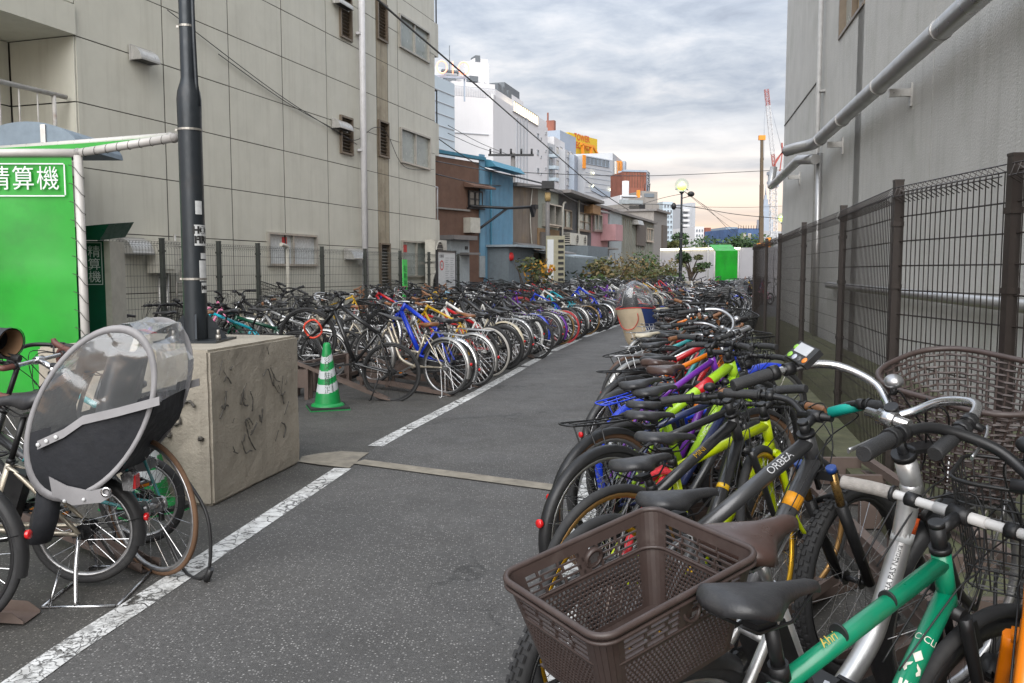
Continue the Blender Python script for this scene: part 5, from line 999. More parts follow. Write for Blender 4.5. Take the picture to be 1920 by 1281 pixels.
def cone(loc, label, rz, text=True):
    t = thing('traffic_cone', label, 'traffic cone', loc, rz, 'green traffic cones'); rr = lambda z: 0.138 - (z - 0.05) * (0.138 - 0.042) / 0.60
    zs = [0.05] + [0.05 + 0.01 * k for k in range(1, 61)]; mb = MB(); seg = 40
    def bandrole(z, a):
        zz_ = z - 0.035 * math.sin(a + 0.6)
        return 'w' if any(lo < zz_ < hi for lo, hi in ((0.205, 0.29), (0.355, 0.435), (0.515, 0.585))) else 'g'
    for z in zs: mb.v += [(rr(z) * math.cos(2 * math.pi * k / seg), rr(z) * math.sin(2 * math.pi * k / seg), z) for k in range(seg)]
    for i in range(len(zs) - 1):
        for k in range(seg): l = (k + 1) % seg; mb.face((i * seg + k, i * seg + l, (i + 1) * seg + l, (i + 1) * seg + k), bandrole(zs[i] + 0.005, 2 * math.pi * (k + .5) / seg), True)
    mb.lathe([(0.042, 0.65), (0.039, 0.675), (0.028, 0.695), (0.001, 0.70)], seg, 'g'); obj('cone_body', mb, {'g': CONEG, 'w': CONEW}, t)
    mb = MB(); mb.lathe([(0.137, 0.062), (0.165, 0.05), (0.178, 0.03), (0.178, 0.022)], 40, 'g'); obj('skirt', mb, CONEG, t)
    mb = MB(); mb.box((0, 0, 0.021), (0.40, 0.40, 0.022), 'r'); mb.box((0, 0, 0.005), (0.41, 0.41, 0.010), 'g'); obj('base', mb, {'r': RUB, 'g': CONEG}, t)
    if text:
        mb = MB()
        for k, ch in enumerate('渋谷区駐輪禁止'):
            vs, fs = text_mesh(ch, 0.062); z0 = 0.545 - 0.055 * k - (0.02 if k > 2 else 0)
            mb.add([((rr(z0 + v.y) + 0.0015) * math.cos(-math.pi / 2 - 0.15 + v.x / rr(z0)), (rr(z0 + v.y) + 0.0015) * math.sin(-math.pi / 2 - 0.15 + v.x / rr(z0)), z0 + v.y) for v in vs], fs, 'k')
        for k, ch in enumerate('渋谷中央土木事務所'):
            vs, fs = text_mesh(ch, 0.024); z0 = 0.365 - 0.021 * k
            mb.add([((rr(z0 + v.y) + 0.0015) * math.cos(-math.pi / 2 + 0.35 + v.x / rr(z0)), (rr(z0 + v.y) + 0.0015) * math.sin(-math.pi / 2 + 0.35 + v.x / rr(z0)), z0 + v.y) for v in vs], fs, 'k')
        obj('lettering', mb, {'k': mat('cone_print', (0.01, 0.03, 0.015), 0.5)}, t)
    return t
cone((-1.95, 8.95, 0), 'green and white striped cone standing beside the black rear wheel', R_(20)); cg = G(276, 955); cone((cg.x, cg.y, 0), 'green striped cone half hidden behind the clear child seat cover', R_(50), False)

# ================================================================== bicycles
STY = {
 'city':  dict(R=0.335, W=1.10, ha=69, rake=0.055, fl=0.385, hl=0.16, bb=(0.46, 0.285), sa=71, sl=0.46, sp=0.16, tt='step', tr=0.017, bar='swept', up=0.10, fwd=0.03, tyre=0.018, rd=0.018, fend=1, rack=1, front='wire', chaincase=1, stand='double', kind='city bicycle'),
 'mixte': dict(R=0.335, W=1.08, ha=70, rake=0.05, fl=0.385, hl=0.15, bb=(0.45, 0.285), sa=72, sl=0.48, sp=0.15, tt='mixte', tr=0.016, bar='riser', up=0.07, fwd=0.05, tyre=0.018, rd=0.018, fend=1, rack=1, front=None, chaincase=0, stand='side', kind='city bicycle'),
 'cross': dict(R=0.342, W=1.04, ha=71, rake=0.045, fl=0.40, hl=0.14, bb=(0.43, 0.28), sa=72, sl=0.46, sp=0.19, tt='dia', tr=0.019, bar='flat', up=0.05, fwd=0.08, tyre=0.017, rd=0.02, fend=0, rack=0, front=None, chaincase=0, stand='side', kind='hybrid bicycle'),
 'trek':  dict(R=0.342, W=1.06, ha=70, rake=0.045, fl=0.41, hl=0.14, bb=(0.44, 0.285), sa=72, sl=0.44, sp=0.16, tt='dia', tr=0.019, bar='flat', up=0.06, fwd=0.07, tyre=0.018, rd=0.018, fend=1, rack=1, front=None, chaincase=0, stand='side', kind='trekking bicycle'),
 'mtb':   dict(R=0.335, W=1.08, ha=69, rake=0.04, fl=0.47, hl=0.12, bb=(0.43, 0.30), sa=72, sl=0.42, sp=0.22, tt='dia', tr=0.024, bar='riser', up=0.03, fwd=0.07, tyre=0.027, rd=0.014, fend=0, rack=0, front=None, chaincase=0, stand='side', susp=1, kind='mountain bicycle'),
 'road':  dict(R=0.337, W=0.99, ha=73, rake=0.045, fl=0.375, hl=0.14, bb=(0.41, 0.27), sa=73, sl=0.50, sp=0.18, tt='dia', tr=0.016, bar='drop', up=0.04, fwd=0.10, tyre=0.012, rd=0.022, fend=0, rack=0, front=None, chaincase=0, stand=None, kind='road bicycle'),
 'mini':  dict(R=0.25, W=1.00, ha=71, rake=0.035, fl=0.30, hl=0.17, bb=(0.42, 0.27), sa=71, sl=0.32, sp=0.34, tt='low', tr=0.022, bar='flat', up=0.26, fwd=0.03, tyre=0.02, rd=0.016, fend=1, rack=0, front=None, chaincase=0, stand='side', kind='small wheeled bicycle'),
 'ecity': dict(R=0.325, W=1.13, ha=69, rake=0.05, fl=0.385, hl=0.17, bb=(0.50, 0.285), sa=70, sl=0.42, sp=0.17, tt='curve', tr=0.026, bar='swept', up=0.10, fwd=0.03, tyre=0.021, rd=0.018, fend=1, rack=1, front='woven', chaincase=1, stand='double', kind='electric city bicycle', batt=1),
}
def keypts(S):
    R, W = S['R'], S['W']; ha = math.radians(S['ha']); sa = math.radians(S['sa'])
    u = (-math.cos(ha), math.sin(ha)); nf = (math.sin(ha), math.cos(ha))
    def ad(p, *dv):
        x, z = p
        for (d, k) in dv: x += d[0] * k; z += d[1] * k
        return (x, z)
    A = (0.0, R); F = (W, R); C = ad(F, (nf, -S['rake']), (u, S['fl'])); H0 = ad(C, (u, 0.012)); H1 = ad(H0, (u, S['hl']))
    B = S['bb']; s = (-math.cos(sa), math.sin(sa)); T = ad(B, (s, S['sl'])); D = ad(T, (s, S['sp']))
    Q = ad(H1, (u, S['up'])); K = ad(Q, (nf, S['fwd']))
    return dict(A=A, F=F, C=C, H0=H0, H1=H1, B=B, T=T, D=D, Q=Q, K=K, u=u, nf=nf, s=s)
BARS = {
 'flat': ([(0, 0, 0), (0, .1, 0), (-.012, .2, .004), (-.04, .30, .004)], .125),
 'riser': ([(0, 0, 0), (0, .04, 0), (.012, .10, .04), (-.01, .18, .055), (-.055, .31, .06)], .125),
 'swept': ([(0, 0, 0), (.045, .035, .015), (.065, .10, .055), (.03, .20, .085), (-.07, .25, .085), (-.23, .285, .07)], .13),
 'drop': ([(0, 0, 0), (0, .17, 0), (.02, .203, .002), (.085, .21, 0), (.118, .212, -.05), (.09, .213, -.115), (.02, .215, -.135), (-.04, .216, -.135)], .42),
}
def X3(p, y=0.0): return Vector((p[0], y, p[1]))
def wheel_rim(mb, R, tr, rd, n, hub=0.018, sr=0.0013):
    M = Matrix.Rotation(math.pi / 2, 4, 'X'); r1 = R - 2 * tr + 0.004; w = max(0.009, tr * 0.62)
    mb.lathe([(r1, -w), (r1 - rd * .5, -w * .95), (r1 - rd, -w * .45), (r1 - rd, w * .45), (r1 - rd * .5, w * .95), (r1, w)], 40, 'rim', M, True)
    mb.cyl((0, -0.05, 0), (0, 0.05, 0), hub * 0.6, 8, 'metal')
    for y in (-0.03, 0.03): mb.cyl((0, y - 0.002, 0), (0, y + 0.002, 0), hub + 0.008, 10, 'metal')
    for k in range(n):
        a = 2 * math.pi * k / n; o = 0.42 if (k // 2) % 2 else -0.42; y = 0.03 if k % 2 else -0.03; h = hub + 0.005
        mb.tube([(h * math.cos(a + o * 3), y, h * math.sin(a + o * 3)), ((r1 - rd) * math.cos(a), 0, (r1 - rd) * math.sin(a))], sr, 3, 'spoke', False, False, False)
def wheel_tyre(mb, R, tr, nseg=40, ms=8, knob=False):
    M = Matrix.Rotation(math.pi / 2, 4, 'X'); q = R - tr
    mb.lathe([(q + tr * math.cos(2 * math.pi * j / ms), tr * math.sin(2 * math.pi * j / ms)) for j in range(ms)], nseg, 'tyre', M, True)
    if knob:
        for k in range(64):
            a = 2 * math.pi * k / 64
            for y, d in ((-0.55, 0.3), (0.0, 0.75), (0.55, 0.3)):
                aa = a + (0.05 if y == 0 else 0); r = q + tr * math.cos(math.asin(y)) + 0.001
                m3 = Matrix.Rotation(-aa, 3, 'Y'); c = m3 @ Vector((r, y * tr * 1.15, 0)); mb.box(c, (0.008, tr * 0.42, 0.019), 'tyre', m3)
def saddle_shape(mb, L=0.27, Wd=0.15, H=0.05, role='saddle', nose_drop=0.008):
    st = [(0, .36, .55), (.04, .72, .85), (.12, .97, 1.0), (.24, 1.0, .98), (.36, .84, .92), (.48, .56, .87), (.6, .34, .80), (.74, .25, .76), (.88, .21, .72), (.96, .17, .62), (1, .09, .42)]
    secs = []
    for t, w, h in st:
        x = -L * 0.52 + L * t; hw = w * Wd / 2; top = H * h - nose_drop * max(0, t - .5) * 2 + 0.012 * max(0, 0.2 - t) / 0.2; q = []
        dep = H * (0.55 + 0.3 * max(0, 1 - abs(t - .42) / .3)) * min(1, h * 1.1)
        for k in range(13):
            a = math.pi * k / 12; cx, sx = math.cos(a), math.sin(a)
            q.append((x, hw * math.copysign(abs(cx) ** 0.72, cx), top - dep + dep * sx ** 0.6))
        q.append((x, -hw * 0.62, top - dep - 0.003)); q.append((x, hw * 0.62, top - dep - 0.003)); secs.append(q)
    mb.loft(secs, role)
    for y in (-.022, .022): mb.tube([(-L * .42, y * 1.6, H * .1), (-L * .2, y, -.028), (L * .12, y, -.028), (L * .38, y * .5, H * .22)], .0035, 5, 'metal')
    mb.box((-0.03, 0, -.025), (.05, .035, .018), 'black')
def f_frame(mb, S):
    k = keypts(S); A, B, T, H0, H1 = k['A'], k['B'], k['T'], k['H0'], k['H1']; r = S['tr']
    def lp(p, q, t): return (p[0] + (q[0] - p[0]) * t, p[1] + (q[1] - p[1]) * t)
    hr = max(0.0185, r); mb.tube([X3(H0), X3(H1)], hr, 14, 'paint'); mb.tube([X3(lp(H0, H1, -.08)), X3(H0)], hr * 1.12, 14, 'black'); mb.tube([X3(H1), X3(lp(H0, H1, 1.1))], hr * 1.12, 14, 'black')
    mb.cyl((B[0], -.036, B[1]), (B[0], .036, B[1]), .021, 14, 'paint'); mb.tube([X3(B), X3(lp(B, T, 1.02))], max(.0145, r * .84), 12, 'paint')
    t = S['tt']; hd = lp(H0, H1, .22); ht = lp(H0, H1, .80)
    if t == 'dia': mb.tube([X3(hd), X3(B)], r * 1.12, 14, 'paint'); mb.tube([X3(ht), X3(lp(B, T, .95))], r * .95, 14, 'paint')
    elif t == 'mixte': mb.tube([X3(hd), X3(B)], r * 1.1, 12, 'paint'); mb.tube([X3(ht), X3(lp(B, T, .62))], r * .9, 12, 'paint')
    elif t == 'low': mb.tube([X3(hd), X3(lp(lp(hd, B, .5), (B[0], B[1]), 0.2)), X3((B[0] + .03, B[1] + .05)), X3(B)], r * 1.15, 14, 'paint')
    elif t == 'step':
        m1 = (hd[0] - .13, hd[1] - .22); m2 = (B[0] + .20, B[1] + .06); mb.tube(smooth_path([X3(hd), X3(m1), X3(m2), X3(B)], 6), r * 1.05, 12, 'paint')
        m1 = (ht[0] - .11, ht[1] - .22); m2 = (B[0] + .20, B[1] + .19); e = lp(B, T, .42); mb.tube(smooth_path([X3(ht), X3(m1), X3(m2), X3(e)], 6), r * .88, 12, 'paint')
    elif t == 'curve':
        m0 = (hd[0] - .06, hd[1] - .10); m1 = (hd[0] - .15, hd[1] - .26); m2 = (B[0] + .22, B[1] + .09); m3 = (B[0] + .1, B[1] + .02); mb.tube(smooth_path([X3(lp(H0, H1, .5)), X3(m0), X3(m1), X3(m2), X3(m3), X3(B)], 6), [r * q for q in ([1.0] * 12 + [1.0] * 19)][:31], 16, 'paint', flat=1.0)
        mb.box((B[0] - .02, 0, B[1] + .0), (.2, .09, .13), 'black')
    for s in (-1, 1):
        mb.tube(smooth_path([X3(B, s * .03), X3(lp(B, A, .35), s * .045), X3(A, s * .062)], 4), [r * .62] * 5 + [r * .52] * 4, 8, 'paint'); mb.tube(smooth_path([X3(lp(B, T, .93), s * .015), X3(lp(T, A, .22), s * .04), X3(A, s * .062)], 4), r * .48, 8, 'paint'); mb.box((A[0] + .008, s * .062, A[1]), (.05, .006, .035), 'metal')
    mb.tube([X3(lp(T, A, .2), -.04), X3(lp(T, A, .2), .04)], r * .4, 6, 'paint')
    c = lp(B, T, .98); mb.tube([X3(c), X3(lp(B, T, 1.05))], .0195, 12, 'metal'); mb.cyl((c[0] - .02, -.022, c[1]), (c[0] - .02, .03, c[1]), .006, 6, 'metal')
    if S.get('batt'): e = lp(B, T, .45); mb.bar(X3((lp(B, T, .12)[0] - .065, lp(B, T, .12)[1])), X3((lp(B, T, .86)[0] - .065, lp(B, T, .86)[1])), .085, .075, 'black')
    if t in ('dia', 'mixte', 'low') and not S['chaincase']:
        mb.cyl((0, -.066, S['R']), (0, -.05, S['R']), .038, 14, 'metal'); mb.bar((0.0, -.062, S['R'] - .09), (0.02, -.062, S['R'] - .02), .012, .03, 'black')
def f_fork(mb, S):
    k = keypts(S); C, F, u, nf = k['C'], k['F'], k['u'], k['nf']; r = S['tr']
    def P2(p, a, b, y): return Vector((p[0] + u[0] * a + nf[0] * b, y, p[1] + u[1] * a + nf[1] * b))
    if S.get('susp'):
        mb.box(P2(C, -.01, 0, 0), (.04, .13, .03), 'black')
        for s in (-1, 1): mb.tube([P2(C, 0, 0, s * .058), P2(C, -.14, 0, s * .058)], .0145, 10, 'stanchion'); mb.tube([P2(C, -.12, 0, s * .058), X3(F, s * .058)], [.021, .017], 10, 'fork'); mb.cyl(P2(C, .005, 0, s * .058), P2(C, .022, 0, s * .058), .017, 10, 'cap')
        mb.tube([P2(C, -.15, .025, -.058), P2(C, -.13, .05, 0), P2(C, -.15, .025, .058)], .011, 8, 'fork')
    else:
        mb.tube([P2(C, 0, 0, -.035), P2(C, .004, 0, 0), P2(C, 0, 0, .035)], r * .85, 10, 'fork')
        for s in (-1, 1): mb.tube(smooth_path([P2(C, 0, 0, s * .036), P2(C, -S['fl'] * .45, 0, s * .048), P2(C, -S['fl'] * .75, S['rake'] * .22, s * .051), X3(F, s * .052)], 4), [r * .78 - r * .03 * j for j in range(13)], 8, 'fork')
    mb.tube([P2(C, 0, 0, 0), P2(C, .02, 0, 0)], r, 10, 'fork')
    if S['bar'] != 'swept':
        for s in (-1, 1): mb.bar(P2(C, -.03, .03, s * .03), P2(C, -.10, .035, s * .034), .012, .016, 'metal')
def f_stem(mb, S):
    k = keypts(S); H1, Q, K, u = k['H1'], k['Q'], k['K'], k['u']
    mb.tube([X3(H1), X3((Q[0] + u[0] * .012, Q[1] + u[1] * .012))], .0135 if S['bar'] == 'swept' else .0165, 12, 'stem'); mb.tube([X3(Q), X3(K)], .015, 10, 'stem'); mb.cyl((K[0], -.024, K[1]), (K[0], .024, K[1]), .0205, 12, 'stem')
    mb.cyl(X3((Q[0] + u[0] * .012, Q[1] + u[1] * .012)), X3((Q[0] + u[0] * .024, Q[1] + u[1] * .024)), .017, 12, 'black')
def bar_path(S):
    pts, gl = BARS[S['bar']]; h = smooth_path(pts, 6); full = [Vector((p.x, -p.y, p.z)) for p in h[::-1]] + h[1:]; return full, h, gl
def f_bar(mb, S):
    K = keypts(S)['K']; full, h, gl = bar_path(S); o = X3(K); mb.tube([p + o for p in full], .0115, 10, 'bar')
    if S['bar'] in ('flat', 'riser', 'swept'): mb.tube([o + h[0] + Vector((0, -.06, .0)), o + h[0] + Vector((0, .06, 0))], .0135, 10, 'bar')
def f_grip(mb, S, side):
    K = keypts(S)['K']; full, h, gl = bar_path(S); o = X3(K); acc = 0; q = [h[-1]]
    for a, b in zip(h[::-1], h[::-1][1:]):
        d = (a - b).length
        if acc + d > gl: q.append(a.lerp(b, (gl - acc) / d)); break
        acc += d; q.append(b)
    e = (q[0] - q[1]).normalized(); q = [q[0] + e * .004] + q
    q = [Vector((p.x, p.y * side, p.z)) + o for p in q]; n = len(q); rr = .0165 if S['bar'] != 'drop' else .0155
    mb.tube(q, [rr * .9] + [rr] * (n - 2) + [rr * 1.12], 10, 'grip'); mb.tube(q[-2:], rr * 1.25, 10, 'black')
def f_lever(mb, S, side):
    K = keypts(S)['K']; full, h, gl = bar_path(S); o = X3(K)
    if S['bar'] == 'drop':
        p = Vector((.085, .21 * side, .005)) + o; mb.tube(smooth_path([p + Vector((-.02, 0, 0)), p + Vector((.045, 0, .02)), p + Vector((.06, 0, .045))], 3), [.016] * 5 + [.013, .012], 8, 'grip'); mb.tube(smooth_path([p + Vector((.055, 0, .02)), p + Vector((.062, 0, -.04)), p + Vector((.03, .01 * side, -.09))], 4), .005, 6, 'metal'); return
    acc = 0
    for a, b in zip(h[::-1], h[::-1][1:]):
        acc += (a - b).length
        if acc > gl + .03: break
    d = (a - b).normalized(); f = Vector((d.y, -d.x, 0)).normalized()
    if f.x < 0: f = -f
    m = lambda v: Vector((v.x, v.y * side, v.z)) + o
    mb.tube([m(b - d * .012), m(b + d * .014)], .0175, 10, 'black'); mb.tube([m(b), m(b + f * .03 - Vector((0, 0, .012)))], .009, 6, 'black')
    mb.tube(smooth_path([m(b + f * .032 - Vector((0, 0, .012)) - d * .015), m(b + f * .042 + d * .03 - Vector((0, 0, .016))), m(b + f * .045 + d * .12 - Vector((0, 0, .02)))], 4), [.007, .0065, .006, .0055, .005, .005, .005, .005, .006], 6, 'lever', flat=.6)
def f_cables(mb, S):
    k = keypts(S); K, H0, C = k['K'], k['H0'], k['C']
    full, h, gl = bar_path(S); i = min(len(h) - 1, 9)
    for s in (-1, 1):
        a = Vector((h[i].x + .03, h[i].y * s * .7, h[i].z)) + X3(K); mb.tube(smooth_path([a, X3((K[0] + .12, K[1] - .01), s * .08), X3((H0[0] + .09, H0[1] + .07), -s * .01), X3((C[0] + .045, C[1] - .03), -s * .01)], 6), .0025, 4, 'black')
        mb.tube(smooth_path([a, X3((K[0] + .10, K[1] + .02), s * .03), X3((H0[0] + .06, H0[1] + .10), -s * .03), X3((H0[0] - .02, H0[1] + .05), -s * .028), X3((H0[0] - .18, H0[1] - .1), -s * .02)], 6), .0025, 4, 'black')
def f_crank(mb, S):
    B = keypts(S)['B']; y = -.052
    M = Matrix.Translation((B[0], y, B[1])) @ Matrix.Rotation(math.pi / 2, 4, 'X')
    if S['chaincase']:
        pr = []
        for j in range(13): a = math.pi / 2 - math.pi * j / 12; pr.append((B[0] + .10 * math.cos(a), B[1] + .10 * math.sin(a)))
        for j in range(9): a = -math.pi / 2 - math.pi * j / 8; pr.append((.0 + .05 * math.cos(a), S['R'] + .05 * math.sin(a)))
        mb.prism([(x, y - .012, z) for x, z in pr], (0, .022, 0), 'case')
    else:
        mb.lathe([(.075, -.002), (.087, -.002), (.087, .002), (.075, .002)], 24, 'metal', M, True, False)
        for j in range(5): a = 1.2566 * j; mb.bar((B[0], y, B[1]), (B[0] + .08 * math.cos(a), y, B[1] + .08 * math.sin(a)), .005, .014, 'metal')
        for s in (-1, 1): mb.bar((B[0], y, B[1] + s * .085), (0, y, S['R'] + s * .032), .006, .008, 'black')
    ca = S.get('crank', -0.5)
    for s in (-1, 1): mb.bar((B[0], s * .066, B[1]), (B[0] + s * .165 * math.cos(ca), s * .074, B[1] + s * .165 * math.sin(ca)), .013, .02, 'metal')
def f_pedal(mb, S, s):
    B = keypts(S)['B']; ca = S.get('crank', -0.5); c = Vector((B[0] + s * .165 * math.cos(ca), s * .125, B[1] + s * .165 * math.sin(ca)))
    for dx in (-.035, .035): mb.box(c + Vector((dx, 0, 0)), (.012, .085, .022), 'black')
    for dy in (-.036, .036): mb.box(c + Vector((0, dy, 0)), (.058, .01, .018), 'black')
    mb.cyl(c - Vector((0, .05, 0)), c + Vector((0, .04, 0)), .008, 6, 'metal')
    for dx in (-.042, .042): mb.box(c + Vector((dx, 0, 0)), (.004, .05, .014), 'amber')
def f_post(mb, S):
    k = keypts(S); mb.tube([X3(k['T']), X3(k['D'])], .0135, 10, 'post')
def f_fender(mb, c, R, a0, a1, w, back=False):
    n = 22; prof = ((-w, -.022), (-w * .85, -.006), (-w * .45, .003), (0, .006), (w * .45, .003), (w * .85, -.006), (w, -.022)); b = len(mb.v)
    for i in range(n + 1):
        a = a0 + (a1 - a0) * i / n
        for y, dr in prof: r = R + .014 + dr; mb.v.append((c[0] + r * math.cos(a), y, c[1] + r * math.sin(a)))
    m = len(prof)
    for i in range(n):
        for j in range(m - 1): mb.face((b + i * m + j, b + i * m + j + 1, b + (i + 1) * m + j + 1, b + (i + 1) * m + j), 'fender', True)
    am = a0 + (a1 - a0) * .2; e = (c[0] + (R + .01) * math.cos(am), c[1] + (R + .01) * math.sin(am))
    for s in (-1, 1): mb.tube([(c[0], s * .06, c[1]), (e[0], s * w, e[1])], .0022, 4, 'metal')
def f_reflector(mb, S):
    R = S['R']; a = R_(168); c = Vector((-(R + .03) * math.cos(math.pi - a), 0, R + (R + .03) * math.sin(a) * 1.0)); c = Vector(((R + .035) * math.cos(a), 0, R + (R + .035) * math.sin(a)))
    M = Matrix.Translation(c) @ Matrix.Rotation(-math.pi / 2, 4, 'Y'); mb.lathe([(.017, -.012), (.019, 0), (.016, .004), (.001, .006)], 14, 'red', M); mb.lathe([(.008, -.03), (.018, -.012)], 12, 'black', M)
def f_rack(mb, S):
    k = keypts(S); R = S['R']; z = 2 * R + .055; T = k['T']
    for y in (-.055, .055): mb.tube(smooth_path([(T[0] - .03, y * .35, min(T[1] - .01, z + .05)), (T[0] - .10, y, z), (-.06, y, z), (-.24, y, z + .005), (-.275, y * .6, z + .006), (-.28, 0, z + .006)], 4), .0048, 6, 'rack')
    mb.tube([(T[0] - .12, 0, z), (-.27, 0, z + .004)], .004, 5, 'rack')
    for x in (-.2, -.08, .06): mb.tube([(x, -.055, z), (x, .055, z)], .004, 5, 'rack')
    for y in (-.055, .055):
        mb.tube([(-.10, y, z), (0.0, y * 1.28, R)], .0042, 5, 'rack'); mb.tube([(-.18, y, z), (-.0, y * 1.28, R)], .0042, 5, 'rack')
def rrect(w, d, r, n=4):
    q = []
    for (cx, cy, a0) in ((w / 2 - r, d / 2 - r, 0), (-w / 2 + r, d / 2 - r, 90), (-w / 2 + r, -d / 2 + r, 180), (w / 2 - r, -d / 2 + r, 270)):
        for j in range(n + 1): a = R_(a0 + 90 * j / n); q.append((cx + r * math.cos(a), cy + r * math.sin(a)))
    return q
def ring_samples(q, n):
    P_ = [Vector((a, b, 0)) for a, b in q]; L = [0]
    for i in range(len(P_)): L.append(L[-1] + (P_[(i + 1) % len(P_)] - P_[i]).length)
    res = []
    for k in range(n):
        s = L[-1] * k / n; i = max(j for j in range(len(P_)) if L[j] <= s); t = (s - L[i]) / max(1e-9, L[i + 1] - L[i]); res.append(P_[i].lerp(P_[(i + 1) % len(P_)], t))
    return res
def f_basket(mb, S, kind, fine=1):
    k = keypts(S); H1 = k['H1']; cx = H1[0] + .24; z0 = max(2 * S['R'] + .06, H1[1] - .14); hgt = .24
    if kind == 'wire': t, b, rt, nv, nh, wr = (.29, .37), (.21, .27), .05, 34, 5, .0021
    elif kind == 'woven': t, b, rt, nv, nh, wr = (.34, .46), (.25, .30), .13, 46, 17, .0034; hgt = .27
    else: t, b, rt, nv, nh, wr = (.28, .36), (.22, .27), .05, 20, 8, .004
    if kind == 'woven': cx += .03
    at = lambda p, f: Vector((cx + p.x, p.y, z0 + hgt * f + (0.03 * (p.x / t[0]) if kind == 'woven' else 0) * f))
    def ring(f, n): 
        w = b[0] + (t[0] - b[0]) * f; d = b[1] + (t[1] - b[1]) * f; return [at(p, f) for p in ring_samples(rrect(w, d, rt * (.7 + .3 * f)), n)]
    nr = 48; mb.tube(ring(1, nr), .0048 if kind == 'wire' else .0085, 6, 'basket', closed=True)
    top, bot = ring(1, nv), ring(0, nv)
    for p, q in zip(top, bot): mb.tube([p, q], wr, 3 if kind == 'wire' else 4, 'basket', False, False, False)
    for j in range(nh):
        f = j / nh; rg = ring(f, nr)
        if kind == 'woven': rg = [p + Vector((p.x - cx, p.y, 0)).normalized() * (.004 if (i + j) % 2 else -.004) for i, p in enumerate(rg)]
        mb.tube(rg, wr * 1.1, 4, 'basket', closed=True, smooth=False)
    for j in range(7): y = b[1] * (-.45 + .15 * j); mb.tube([(cx - b[0] / 2, y, z0), (cx + b[0] / 2, y, z0)], wr, 3, 'basket', False, False, False)
    for j in range(5): x = b[0] * (-.4 + .2 * j); mb.tube([(cx + x, -b[1] / 2, z0), (cx + x, b[1] / 2, z0)], wr, 3, 'basket', False, False, False)
    F = k['F']
    for s in (-1, 1): mb.tube([(cx + .05, s * .09, z0), (F[0], s * .06, F[1])], .0045, 5, 'metal')
    mb.bar((cx - b[0] / 2, 0, z0 + .12), (H1[0], 0, H1[1] + .02), .05, .012, 'black')
def f_light(mb, S):
    k = keypts(S); c = Vector((k['C'][0] + .075, 0.0, k['C'][1] + .02)) if S['front'] is None else Vector((k['F'][0] + .02, .075, k['F'][1] + .17))
    M = Matrix.Translation(c) @ Matrix.Rotation(math.pi / 2, 4, 'Y'); mb.lathe([(.010, -.055), (.026, -.04), (.030, .0), (.028, .012)], 14, 'black', M); mb.lathe([(.001, .010), (.027, .008)], 14, 'lens', M)
def f_stand(mb, S):
    B = keypts(S)['B']
    if S['stand'] == 'double':
        for s in (-1, 1): mb.tube(smooth_path([(.02, s * .07, S['R'] - .02), (-.03, s * .10, .12), (-.07, s * .14, .01), (-.03, s * .15, .006)], 3), .007, 6, 'metal')
        mb.tube([(-.07, -.14, .01), (-.07, .14, .01)], .006, 6, 'metal')
    else: mb.tube([(.10, .06, S['R'] - .06), (.07, .17, .005)], .008, 6, 'metal'); mb.tube([(.07, .17, .005), (.10, .18, .005)], .009, 6, 'black')
def f_lock(mb, S):
    T = keypts(S)['T']; a = [Vector((T[0] - .05 + .09 * math.cos(t), .05 * math.sin(2 * t) * .5, T[1] - .10 + .075 * math.sin(t))) for t in [2 * math.pi * j / 20 for j in range(20)]]; mb.tube(a, .008, 6, 'lock', closed=True); mb.cyl(a[5] - Vector((.03, 0, 0)), a[5] + Vector((.03, 0, 0)), .014, 8, 'lock')
def f_bell(mb, S):
    K = keypts(S)['K']; full, h, gl = bar_path(S); p = h[min(9, len(h) - 3)] + X3(K); mb.sphere((p.x + .01, -p.y * .8 if False else p.y * .62, p.z + .035), .024, 'metal', 12, 8, (1, 1, .75)); mb.cyl((p.x + .01, p.y * .62, p.z), (p.x + .01, p.y * .62, p.z + .02), .008, 6, 'black')
MESH = {}
